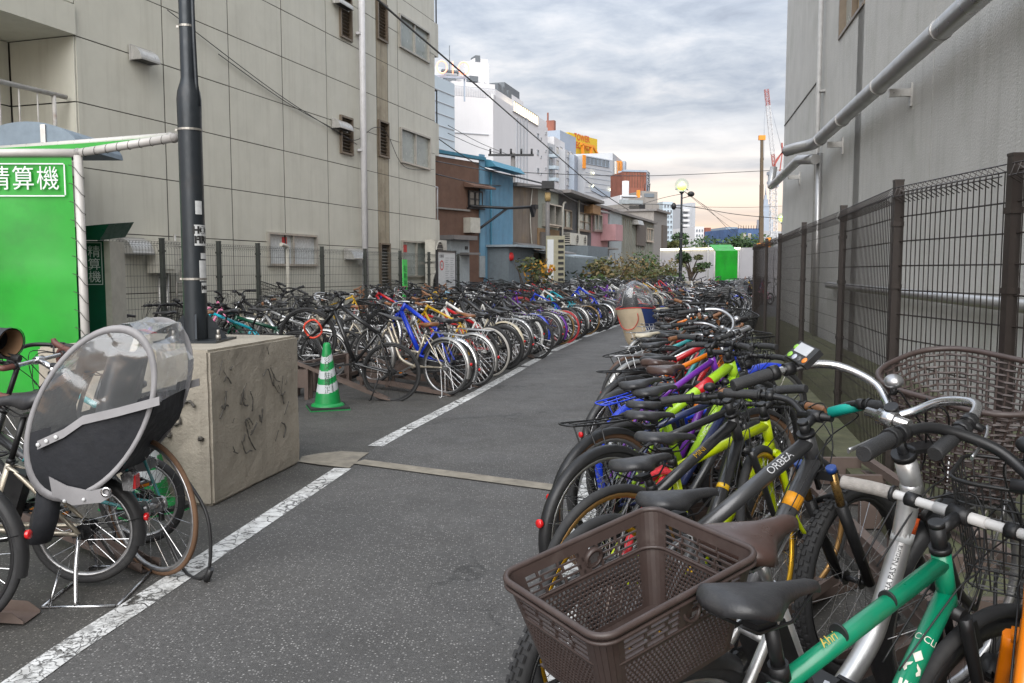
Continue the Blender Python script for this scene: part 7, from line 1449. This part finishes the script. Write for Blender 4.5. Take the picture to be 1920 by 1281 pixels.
# ------------------------------------------------------------------ the rest of the right-hand row
def road_at(y, off):
    for a, b in zip(CL, CL[1:]):
        if a[1] <= y <= b[1]:
            t = (y - a[1]) / (b[1] - a[1]); d = Vector((b[0] - a[0], b[1] - a[1], 0)).normalized(); return Vector((a[0] + (b[0] - a[0]) * t, y, 0)) + Vector((d.y, -d.x, 0)) * off, math.degrees(math.atan2(d.y, d.x))
q = random.Random(21)
BL = {**ALLBLK}; SILV = dict(fender=mat('aged_fender', (.36, .355, .345), .38, .85, .15, 8, dirt=(.16, .13, .10, .6), dscale=9), rack=ALLOY, rim=ALLOY)
RIGHT = [  # style, paint, options, role changes, words
 ('cross', 'purple', dict(sp=.06, tr=.018), dict(BL), 'purple bicycle with slim tubes'),
 ('cross', 'black', dict(sp=.03, sl=.44), dict(BL), 'black bicycle with a plain dark grey saddle'),
 ('city', 'blue', dict(sp=.03, front=None), dict(rack=PT['blue'], fender=PT['blue'], saddle=SADBR, fork=PT['blue']), 'blue bicycle with blue rear fender, blue rack and a fat brown saddle'),
 ('city', 'navy', dict(sp=.05, rack=0), dict(saddle=SADBR, grip=GRIPBR), 'navy step through bicycle with a dark brown saddle'),
 ('cross', 'orange', dict(sp=.05), dict(BL), 'orange framed bicycle with a black saddle'),
 ('city', 'black', dict(sp=.02), dict(saddle=SADB, basket=BASKB), 'black step through bicycle with a black wire basket'),
 ('road', 'black', dict(sp=.06), dict(BL, grip=GRIPBR), 'black road bicycle with brown taped drop bar'),
 ('mtb', 'red', dict(sp=.05), dict(BL), 'red mountain bicycle with a black saddle'),
 ('trek', 'silver', dict(sp=.04, front='wire'), dict(SILV, saddle=SADB), 'silver trekking bicycle with wire basket'),
 ('cross', 'teal', dict(sp=.05), dict(BL), 'teal hybrid bicycle with a black bar'),
 ('mixte', 'brown', dict(sp=.03), dict(saddle=SADW, fender=PT['brown'], grip=GRIPBR), 'brown low framed bicycle with a cream saddle'),
 ('city', 'maroon', dict(sp=.03), dict(SILV), 'maroon step through bicycle with chrome fenders'),
 ('cross', 'red', dict(sp=.05), dict(BL), 'bright red hybrid bicycle with a black saddle'),
 ('mtb', 'matt black', dict(sp=.04), dict(BL), 'matt black mountain bicycle'),
 ('ecity', 'black', dict(sp=.02, front='woven'), dict(BL, basket=BASKB), 'black electric bicycle with a woven black basket'),
 ('trek', 'dark green', dict(sp=.03), dict(fender=BLKP, rack=BLKM), 'dark green trekking bicycle with a rear rack'),
 ('city', 'silver', dict(sp=.02), dict(SILV, basket=BASKS), 'silver step through bicycle with a steel wire basket'),
 ('mini', 'white', dict(), dict(BL, fender=PT['white']), 'white small wheeled bicycle'),
 ('road', 'gunmetal', dict(sp=.06), dict(BL), 'gunmetal road bicycle with drop bar'),
 ('city', 'champagne', dict(sp=.02), dict(SILV, saddle=SADBR, basket=BASKS), 'champagne step through bicycle with chrome rack'),
]
y = 4.72; i = 0; RN = []
while y < 36:
    st, pn, op, rc, words = RIGHT[i % len(RIGHT)]
    p, ang = road_at(y, 2.10 - .018 * max(0, y - 6) + q.uniform(-.06, .12)); yw = ang - 47 + q.uniform(-7, 7) - max(0, y - 14) * .4
    if abs(y - 11.9) < .2: p = Vector((1.85, 12.0, 0))
    RN.append((y, st, pn, op, rc, words, p, yw)); y += q.uniform(.30, .40) + max(0, y - 16) * .012; i += 1 if i < len(RIGHT) - 1 else 1
    if i == len(RIGHT): tail = RIGHT[:]; q.shuffle(tail); RIGHT = RIGHT[:0] + tail; i = 0
child = None
used = set()
for n, (y, st, pn, op, rc, words, p, yw) in enumerate(RN):
    isc = child is None and y >= 11.75
    if isc: child = n; words = 'navy child seat bicycle under a starry blue and cream cover'; st, pn, op, rc = 'mini', 'navy', dict(R=.27, W=1.15, fl=.32), dict(BL)
    before = child is None or n < child
    lab = words if isc else put_label(words, ', ' + (ordinal(n + 1) + ' beyond the lime one' if before else ordinal(n - child) + ' beyond the starry child seat'))
    lod = 0 if y < 7.5 else (1 if y < 16 else 2)
    b_, g_, k_ = bicycle(st, op, roles(pn, **rc), p, yw, q.choice([0, 0, 4, 9, 1]), q.uniform(-4, 5), q.uniform(-30, 25), lab, GR, lod)
    if y < 8: channel(RACKR, p, yw, 0, .15, 1.4)
    if isc: CHILDBIKE = b_; CHILDP = p; CHILDY = yw
# ------------------------------------------------------------------ left-hand row behind the white line
LEFT = [
 ('city', 'champagne', dict(sp=.04, front='woven', sl=.44), dict(SILV, saddle=SADT, grip=GRIPBR), 'champagne city bicycle with chrome fender, rack and tan saddle'),
 ('ecity', 'blue', dict(sp=.06, front=None, tr=.026, tt='dia'), dict(BL, fender=CHROME), 'bright blue thick tubed electric bicycle with a black saddle'),
 ('city', 'silver', dict(sp=.03, front='wire'), dict(SILV, basket=BASKS, saddle=SADB), 'silver city bicycle with chrome fender and steel basket'),
 ('road', 'yellow', dict(sp=.06), dict(BL, grip=GRIPBR, saddle=SADT), 'yellow road bicycle with tan saddle and brown drop bar'),
 ('cross', 'red', dict(sp=.08), dict(BL), 'red hybrid bicycle with a black saddle'),
 ('cross', 'white', dict(sp=.06), dict(BL, tyre=TYRW), 'white hybrid bicycle on pale grey tyres'),
 ('mtb', 'red', dict(sp=.05), dict(BL), 'red mountain bicycle with thick black tyres'),
 ('mtb', 'matt black', dict(sp=.07), dict(BL), 'matt black mountain bicycle with thick tyres'),
 ('city', 'cream', dict(sp=.03), dict(SILV, fender=PT['cream'], tyre=TYRE), 'cream city bicycle with cream fenders'),
 ('trek', 'black', dict(sp=.05), dict(BL, rim=ALLOY), 'black trekking bicycle with bright rims'),
 ('city', 'silver', dict(sp=.03), dict(SILV, fender=ALLOY), 'silver city bicycle with alloy fenders and a front basket'),
 ('cross', 'gunmetal', dict(sp=.07), dict(BL), 'gunmetal hybrid bicycle'),
 ('city', 'white', dict(sp=.04), dict(SILV, fender=PT['white']), 'white city bicycle with white fenders'),
 ('mtb', 'black', dict(sp=.06), dict(BL), 'black mountain bicycle with straight bar'),
 ('city', 'navy', dict(sp=.03), dict(SILV, fender=PT['blue'], rack=BLKM), 'navy city bicycle with a blue rear fender'),
 ('city', 'black', dict(sp=.04), dict(BL, rim=ALLOY), 'black city bicycle with black basket'),
 ('mixte', 'silver', dict(sp=.05), dict(SILV), 'silver low framed bicycle'),
 ('city', 'purple', dict(sp=.03), dict(SILV, fender=PT['purple']), 'purple city bicycle with purple fenders'),
 ('cross', 'brown', dict(sp=.06), dict(BL, tyre=TYRG), 'brown hybrid bicycle on gum tyres'),
 ('road', 'blue', dict(sp=.07), dict(BL, tyre=TYRR, rim=mat('red_rim', (.45, .04, .05), .4)), 'blue road bicycle on red tyres'),
 ('trek', 'grey', dict(sp=.05), dict(BL, rim=ALLOY), 'grey trekking bicycle with rear rack'),
 ('cross', 'white', dict(sp=.07), dict(BL), 'white hybrid bicycle with black bar'),
 ('city', 'champagne', dict(sp=.03), dict(SILV), 'champagne city bicycle'),
 ('cross', 'turquoise', dict(sp=.06), dict(BL), 'turquoise hybrid bicycle'),
]
l3, g, k = bicycle('cross', dict(tr=.022, sp=.16), roles('black', **{**ALLBLK, 'spoke': BLKM, 'stem': BLKM}), (-1.47, 9.48, 0), 171, 21.5, -1, 3, 'black bicycle reared up on the rack beside the striped cone, red lock on its fork', GL)
mb = MB(); F_, C_ = X3(k['F']), X3(k['C']); c = F_.lerp(C_, .35); mb.tube([c + Vector((.02 + .10 * math.cos(t), .05 + .02 * math.cos(3 * t), .10 * math.sin(t))) for t in [2 * math.pi * j / 26 for j in range(26)]], [.010 + .003 * (j % 2) for j in range(26)], 7, 'r', closed=True); obj('ring_lock', mb, mat('red_orange_cable', (.62, .06, .03), .5), l3)
channel(RACKL, (-1.47, 9.48, 0), 171, 21.5)
y = 9.80; i = 0; n = 0
while y < 38:
    st, pn, op, rc, words = LEFT[i % len(LEFT)]
    p, ang = road_at(y, -.24 + q.uniform(-.14, .10) - (.10 if n == 0 else 0) - (.25 if n == 1 else 0)); yw = ang + 90 - 14 + q.uniform(-6, 6); n += 1
    hi = n % 2 == 0; pit = q.uniform(13, 19) if hi else q.uniform(1, 5)
    lod = 0 if y < 12 else (1 if y < 18.5 else 2)
    bicycle(st, op, roles(pn, **rc), p, yw, pit, q.uniform(-4, 4), q.uniform(-25, 25), put_label(words, ', ' + ordinal(n) + ' past the reared up black one'), GL, lod)
    if y < 16: channel(RACKL, p, yw, pit)
    y += q.uniform(.33, .43) + max(0, y - 18) * .008; i += 1
    if i == len(LEFT): q.shuffle(LEFT); i = 0
mb = MB(); a_, _ = road_at(9.4, -1.35); b_, _ = road_at(17, -1.5)
for z, o_ in ((.36, 0), (.30, .0), (.10, -.02)):
    mb.bar(a_ + Vector((-.75, -.3, z)), b_ + Vector((0, 0, z)), .05, .045, 'r')
for k_ in range(20): c = a_.lerp(b_, k_ / 19) + Vector((-.75 * (1 - k_ / 19), -.3 * (1 - k_ / 19), 0)); mb.box(c + Vector((0, 0, .19)), (.06, .20, .36), 'r'); mb.box(c + Vector((-.02, .1, .21)), (.02, .17, .20), 'r')
obj('rail', mb, RACKC, RACKL)
# second row, parked against the mesh fence
FENCE = [(s, p_, o_, r_, w_) for s, p_, o_, r_, w_ in LEFT] + [('mini', 'pink', dict(), dict(BL), 'pink small wheeled bicycle'), ('cross', 'dark green', dict(), dict(BL), 'dark green hybrid bicycle'), ('road', 'light blue', dict(), dict(BL), 'light blue road bicycle'), ('city', 'red', dict(), dict(SILV), 'red city bicycle with basket')]
first = [('cross', 'pink', dict(), dict(BL), 'pink framed bicycle with a flat black bar'), ('mtb', 'black', dict(), dict(BL), 'black mountain bicycle'), ('trek', 'cream', dict(), dict(SILV), 'cream trekking bicycle with a silver bar')]
t = 12.55; n = 0
while t > -.2:
    st, pn, op, rc, words = first[n] if n < 3 else q.choice(FENCE); n += 1
    face = n % 5 != 1; p = LM(t, 0, 2.55 + q.uniform(-.1, .2)) if face else LM(t, 0, 1.15); base = math.degrees(math.atan2(-LN.y, -LN.x))
    yw = (base if face else base + 180) + q.uniform(-9, 9) + 10; pit = q.choice([1, 2, 12, 16])
    bicycle(st, op, roles(pn, **rc), p, yw, pit, q.uniform(-5, 5), q.uniform(-35, 35), put_label(words, ', ' + ordinal(n) + ' from the fare machine along the dark fence'), GF, 1 if t > 3 else 2); t -= q.uniform(.34, .46)
# loose row between the concrete block and the reared up bicycle
MID = [('cross', 'red', dict(), dict(BL), 'red and black hybrid bicycle'), ('mini', 'purple', dict(), dict(BL, saddle=SADT, fender=PT['purple']), 'purple small wheeled bicycle with a tan saddle'), ('city', 'black', dict(), dict(BL), 'black city bicycle'), ('cross', 'turquoise', dict(), dict(BL), 'turquoise hybrid bicycle'), ('cross', 'dark green', dict(tr=.024), dict(BL), 'dark green thick tubed bicycle'), ('trek', 'silver', dict(), dict(SILV, grip=GRIPBR), 'silver trekking bicycle with brown grips'), ('road', 'black', dict(), dict(BL), 'black road bicycle'), ('city', 'champagne', dict(), dict(SILV, saddle=SADT), 'champagne city bicycle')]
for n, (st, pn, op, rc, words) in enumerate(MID):
    p = Vector((-3.9 + .28 * n, 10.0 + .23 * n, 0)); bicycle(st, op, roles(pn, **rc), p, 170 + q.uniform(-12, 12), 8 if n % 2 else 2, q.uniform(-5, 5), q.uniform(-30, 30), put_label(words, ', ' + ordinal(n + 1) + ' behind the concrete block'), 'bicycles between the concrete block and the rack', 1)
# third and fourth rows beyond the end of the cream building
n = 0
for (xa, ya, xb, yb, cnt, bz, nm) in ((-2.4, 20.5, 3.4, 35, 30, 165, 'the inner row before the old houses'), (-3.2, 26.0, 2.6, 38, 24, 165, 'the back row below the old houses'), (3.2, 37.5, 13.5, 36.5, 22, 100, 'the cross row at the foot of the globe lamp'), (6.4, 30.5, 12.8, 44, 24, 50, 'the row before the green tent')):
    for k_ in range(cnt):
        st, pn, op, rc, words = q.choice(FENCE); u = (k_ + q.uniform(-.2, .2)) / cnt
        bicycle(st, {}, roles(pn, **rc), (xa + (xb - xa) * u, ya + (yb - ya) * u, 0), bz + q.uniform(-14, 14), q.choice([0, 3, 14]), q.uniform(-5, 5), q.uniform(-30, 30), put_label(words, ', ' + ordinal(k_ + 1) + ' in ' + nm), GX, 2)
# ------------------------------------------------------------------ near left edge
bicycle('city', dict(front=None, hero=1), roles('black', **BL), (-2.27, 3.30, 0), 180, 0, 0, 0, 'black bicycle of which only the rear wheel shows at the lower left edge', GN)
channel(RACKL, (-2.05, 3.45, 0), 180, 4, -.05, 1.2, .12); channel(RACKL, (-1.74, 4.013, 0), 148, 5, .2, 1.4, .10)
rd, g, k = bicycle('road', dict(hero=1, sp=.10), roles('teal', grip=mat('brown_tape', (.12, .045, .035), .6), tyre=TYRB, saddle=SADB, bar=CHROME, stem=CHROME, lever=CHROME), (-1.742, 4.013, 0), 148.2, 7.2, -3.2, 10, 'teal road bicycle with brown taped drop bar and brown tyres behind the child seat', GN)
mb = MB(); mb.tube(smooth_path([(-.16, -.06, .52), (-.33, -.06, .36), (-.35, -.05, .10), (-.20, -.05, .04), (-.02, -.06, .20)], 6), .008, 6, 'c'); mb.cyl((-.37, -.05, .12), (-.34, -.05, .05), .014, 8, 'c'); obj('cable_lock', mb, BLKP, rd)
mt, g, k = bicycle('mini', dict(bar='swept', W=.95, R=.24, fl=.29, fend=0), roles('black', **{**BL, 'rim': ALLOY}), (-1.98, 4.46, 0), 176, 2, 0, 0, 'small black bicycle with a padded hand cover on its bar, behind the child seat', GN)
full, h_, gl_ = bar_path(STY['city']); e = X3(k['K']) + h_[-1]; mb = MB(); d = Vector((-1, .25, -.12)).normalized(); e = e + Vector((.09, 0, .085)); fr_ = smooth_path([e - d * .30, e - d * .1, e + d * .06], 5); mb.tube(fr_, [.035 + .004 * j for j in range(len(fr_))], 20, 'k', False); mb.tube(fr_[-4:], [.056, .060, .064, .068], 20, 't', False); mb.tube([fr_[-1] - d * .004, fr_[-1] + d * .004], .080, 20, 'k', False); obj('hand_cover', mb, {'k': mat('hand_cover_cloth', (.022, .024, .03), .75), 't': mat('tan_lining', (.20, .115, .06), .85)}, g['handlebar'])
cs, g, k = bicycle('mini', dict(W=1.22, R=.25, sp=.22, tt='low', hero=1, bar='swept', fend=1, rack=0, batt=1, sw=(.27, .22, .09), stand=None), roles('champagne', **{**BL, 'rim': ALLOY, 'fender': BLKP, 'spoke': CHROME}), (-1.947, 3.818, .02), 183, 0, -1, 0, 'child seat bicycle with a clear rain cover, small wheels and a chrome stand', GN)
FILM = mat_film('clear_vinyl', (.93, .94, .95), .05, .13); TRIM = mat('grey_trim', (.25, .243, .25), .55); BCLOTH = mat('black_cloth', (.012, .013, .017), .75, 0, .2, 10, bump=.25, bscale=40); SEATP = mat('seat_shell', (.016, .017, .02), .5, 0, .2, 8)
EC = Vector((-.15, 0, .83)); ca, sa = math.cos(R_(29)), math.sin(R_(29))
def el_pt(t, y, k_=1.0):
    a, b = .225 * math.cos(t) * k_, .405 * math.sin(t) * k_; return EC + Vector((a * ca - b * sa, y, a * sa + b * ca))
NE = 48; HWd = .235
for s in (1, -1):
    mb = MB(); cut = lambda p: (p.z - EC.z) - .02 + .35 * p.x
    ring = [el_pt(2 * math.pi * j / NE, s * HWd) for j in range(NE)]
    # flat trim band round the side window
    a_r = [el_pt(2 * math.pi * j / NE, s * HWd, 1.02) for j in range(NE)]; b_r = [el_pt(2 * math.pi * j / NE, s * (HWd + .006), .935) for j in range(NE)]; mb.loft([a_r, [p + Vector((0, s * .006, 0)) for p in a_r], b_r, [p - Vector((0, s * .006, 0)) for p in b_r], a_r], 't', True, False)
    obj('window_trim', mb, TRIM, cs)
    up, lo = MB(), MB(); n_ = 12
    for j in range(NE):
        t0, t1 = 2 * math.pi * j / NE, 2 * math.pi * (j + 1) / NE
        for r_ in range(n_):
            k0, k1 = r_ / n_, (r_ + 1) / n_; bul = lambda kk: s * (HWd + .028 * (1 - kk * kk)); ps = [el_pt(t0, bul(k0), k0), el_pt(t0, bul(k1), k1), el_pt(t1, bul(k1), k1), el_pt(t1, bul(k0), k0)]; c = sum(ps, Vector()) / 4
            (up if (c.z - EC.z) + .30 * c.x > -.06 else lo).add(ps, [(0, 1, 2, 3)], 'f', True)
    obj('side_window', up, FILM, cs); obj('lower_cloth', lo, BCLOTH, cs)
    mb = MB(); pth = [(-.30, .06), (-.12, .012), (.02, -.02), (.10, -.075), (.21, -.125)]; mb.loft([[Vector((x + EC.x, s * (HWd + .035), EC.z + z + .018)), Vector((x + EC.x, s * (HWd + .038), EC.z + z - .018)), Vector((x + EC.x, s * (HWd + .03), EC.z + z - .018)), Vector((x + EC.x, s * (HWd + .028), EC.z + z + .018))] for x, z in pth], 't', True, True, False); 
    for x, z in ((.13, -.09), (.17, -.107), (.205, -.122)): mb.sphere((x + EC.x, s * (HWd + .041), EC.z + z), .009, 'b', 8, 6, (1, .5, 1))
    obj('seam_band', mb, {'t': TRIM, 'b': mat('snap_button', (.6, .6, .6), .3)}, cs)
    mb = MB(); mb.prism([EC + Vector(v) for v in ((.16, s * (HWd + .03), -.34), (.08, s * (HWd + .03), -.385), (-.04, s * (HWd + .03), -.375), (-.09, s * (HWd + .03), -.345), (-.06, s * (HWd + .03), -.31), (.0, s * (HWd + .03), -.325), (.10, s * (HWd + .03), -.30), (.17, s * (HWd + .03), -.26))], (0, s * .005, 0), 't'); mb.lathe([(.012, 0), (.022, 0), (.022, .008), (.012, .008)], 16, 'm', Matrix.Translation(EC + Vector((-.065, s * (HWd + .036), -.328))) @ Matrix.Rotation(-s * math.pi / 2, 4, 'X'), True)
    for x, z in ((.11, -.365), (.03, -.36)): mb.sphere(EC + Vector((x, s * (HWd + .038), z)), .008, 'b', 8, 6)
    obj('flap', mb, {'t': TRIM, 'm': CHROME, 'b': MATS['snap_button']}, cs)
up, lo = MB(), MB()
for j in range(NE):
    t0, t1 = 2 * math.pi * j / NE, 2 * math.pi * (j + 1) / NE; tm = (t0 + t1) / 2
    for r_ in range(8):
        y0, y1 = -HWd + 2 * HWd * r_ / 8, -HWd + 2 * HWd * (r_ + 1) / 8; w_ = lambda t, y: 1.0 + .05 * math.sin(9 * t + 6 * y) + .025 * math.sin(23 * t) * (1 - (y / HWd) ** 2) - .03 * math.cos(y / HWd * 1.57)
        ps = [el_pt(t0, y0, w_(t0, y0)), el_pt(t0, y1, w_(t0, y1)), el_pt(t1, y1, w_(t1, y1)), el_pt(t1, y0, w_(t1, y0))]; (up if R_(5) < tm < R_(160) else lo).add(ps, [(0, 1, 2, 3)], 'f', True)
obj('hood_film', up, mat_film('hood_vinyl', (.90, .91, .92), .16, .2), cs); obj('base_cloth', lo, BCLOTH, cs)
# seat shell, headrest and straps inside
mb = MB(); secs = []
for (x, z, w, d) in ((.16, .58, .15, .05), (.02, .56, .17, .07), (-.10, .60, .18, .10), (-.16, .78, .18, .10), (-.20, .96, .17, .09), (-.235, 1.08, .16, .07)): secs.append([(x + .02, -w, z + .03), (x - .01, -w * .5, z - .0), (x - .015, 0, z - .012), (x - .01, w * .5, z), (x + .02, w, z + .03), (x - .03, w * .9, z - d * .5), (x - .05, 0, z - d * .6), (x - .03, -w * .9, z - d * .5)])
mb.loft(secs, 's'); mb.loft([[(x + .1 * abs(y) / .19, y, z + dz) for y in (-.19, -.15, -.08, 0, .08, .15, .19)] + [(x - .05 + .1 * abs(y) / .19, y, z + dz) for y in (.19, .08, -.08, -.19)] for x, z, dz in ((-.17, 1.0, 0), (-.19, 1.06, 0), (-.22, 1.14, 0))], 's'); obj('child_seat', mb, SEATP, cs)
mb = MB(); mb.tube(smooth_path([(-.02, -.14, .98), (.06, -.13, .93), (.10, 0, .92), (.06, .13, .93), (-.02, .14, .98)], 5), .018, 8, 'g'); obj('grab_bar', mb, GRIPBR, cs)
mb = MB()
for s in (-1, 1):
    mb.tube(smooth_path([(.0, s * .07, .25), (-.02, s * .16, .12), (-.05, s * .24, -.012)], 4), .010, 7, 'm'); mb.tube([(.09, s * .245, -.012), (-.05, s * .24, -.012), (-.22, s * .25, -.01)], .008, 6, 'm'); mb.tube([(.05, s * .15, .13), (.06, s * .245, -.01)], .006, 6, 'm')
mb.tube([(-.22, -.25, -.01), (-.23, .25, -.01)], .008, 6, 'm'); mb.tube([(.09, -.245, -.012), (.09, .245, -.012)], .008, 6, 'm'); obj('stand', mb, CHROME, cs)
mb = MB(); c = Vector((-.255, .10, .50)); mb.prism([c + Vector(v) for v in ((0, 0, -.045), (.04, 0, -.04), (.05, 0, .03), (0.01, 0, .045), (-.01, 0, .03))], (0, -.06, 0), 'm'); mb.box(c + Vector((-.008, -.03, -.005)), (.012, .05, .06), 'red'); obj('tail_light', mb, {'m': CHROME, 'red': REDL}, cs)
mb = MB(); mb.loft([[(x + .05 * math.cos(t), s_ * .2 + .05 * math.sin(t), z) for t in [.52 * j for j in range(12)]] for x, z, s_ in ((.06, .52, .9), (.08, .36, .95), (.12, .26, .9))], 'f'); obj('foot_shield', mb, BCLOTH, cs)
# starry covered child seat on the right
R0 = CHILDBIKE; mb = MB(); NB = 28
def cov(sec):  # cross-sections up the cover: (z, x centre, half length, half width)
    return [[(cx_ + a * math.cos(2 * math.pi * j / NB), b * math.sin(2 * math.pi * j / NB), z + .02 * math.sin(4 * math.pi * j / NB)) for j in range(NB)] for z, cx_, a, b in sec]
low = cov([(.42, -.08, .10, .14), (.50, -.06, .17, .20), (.66, -.04, .24, .24), (.80, -.07, .27, .255), (.90, -.10, .29, .26), (.96, -.12, .29, .255)]); b0 = len(mb.v); m_ = NB
for q_ in low: mb.v += [tuple(p) for p in q_]
for i_ in range(len(low) - 1):
    for j in range(NB):
        l = (j + 1) % NB; a = 2 * math.pi * (j + .5) / NB; back = math.cos(a) < -.35; mb.face((i_ * m_ + j, i_ * m_ + l, (i_ + 1) * m_ + l, (i_ + 1) * m_ + j), 'c' if back else 'n', True)
obj('cover_cloth', mb, {'c': mat('cream_cover', (.50, .41, .29), .8, 0, .1, 6, bump=.5, bscale=14), 'n': mat('navy_cover', (.012, .03, .12), .8, 0, .1, 6, bump=.4, bscale=14)}, R0)
STARM = mat('star_print', (.60, .56, .42), .7); qq = random.Random(9)
for k_ in range(34):
    mb = MB(); a = qq.uniform(-1.35, 1.35); f = qq.uniform(0.15, .95); i_ = 2 + int(f * 2.99); u = f * 3 - int(f * 2.99); u = min(1, max(0, u)); s0, s1 = low[min(i_, 4)], low[min(i_ + 1, 5)]; j = (a % (2 * math.pi)) / (2 * math.pi) * NB; j0 = int(j) % NB
    p = Vector(s0[j0]).lerp(Vector(s0[(j0 + 1) % NB]), j - int(j)).lerp(Vector(s1[j0]).lerp(Vector(s1[(j0 + 1) % NB]), j - int(j)), u); nrm = Vector((math.cos(a) * .26, math.sin(a) * .28, 0)).normalized(); tx = Vector((-nrm.y, nrm.x, 0)); sz = qq.choice([.012, .018, .026]); ps = []
    for v in range(10): r_ = sz * (1 if v % 2 == 0 else .42); ps.append(p + nrm * .006 + tx * (r_ * math.sin(v * math.pi / 5)) + Vector((0, 0, r_ * math.cos(v * math.pi / 5))))
    mb.add(ps, [tuple(range(10))], 's'); obj('star', mb, STARM, R0)
mb = MB(); mb.tube([Vector(p) for p in low[-1]], .007, 6, 'r', closed=True); sf = lambda y, z: (-.05 - (z - .66) * .2 - (.245 + (z - .66) * .2) * math.sqrt(max(0, 1 - (y / .25) ** 2)) - .008, y, z); pk = smooth_path([sf(-.20, .90), sf(-.19, .80), sf(-.12, .69), sf(.0, .66), sf(.10, .70), sf(.17, .80), sf(.19, .90)], 5); mb.tube(pk, .006, 6, 'r'); obj('red_piping', mb, mat('red_trim', (.50, .05, .035), .6), R0)
mb = MB(); mb.loft(cov([(.97, -.12, .285, .25), (1.08, -.13, .285, .245), (1.19, -.14, .26, .22), (1.27, -.15, .19, .16), (1.305, -.15, .09, .08), (1.31, -.15, .005, .005)]), 'f', True, False); obj('hood_film', mb, FILM, R0)
mb = MB(); mb.tube([(-.15 + .27 * math.cos(t), .0 + .24 * math.cos(t) * .2, 1.0 + .29 * math.sin(t)) for t in [math.pi * j / 16 for j in range(17)]], .006, 6, 't'); mb.tube([(-.02, .24 * math.cos(t), .98 + .30 * math.sin(t)) for t in [math.pi * j / 16 for j in range(17)]], .006, 6, 't'); obj('hood_hoop', mb, TRIM, R0)
mb = MB(); mb.loft([[(x, -.15, z), (x + .04, 0, z - .02), (x, .15, z), (x - .06, .1, z), (x - .07, 0, z), (x - .06, -.1, z)] for x, z in ((-.12, .7), (-.20, .95), (-.24, 1.15))], 's'); obj('child_seat', mb, SEATP, R0)
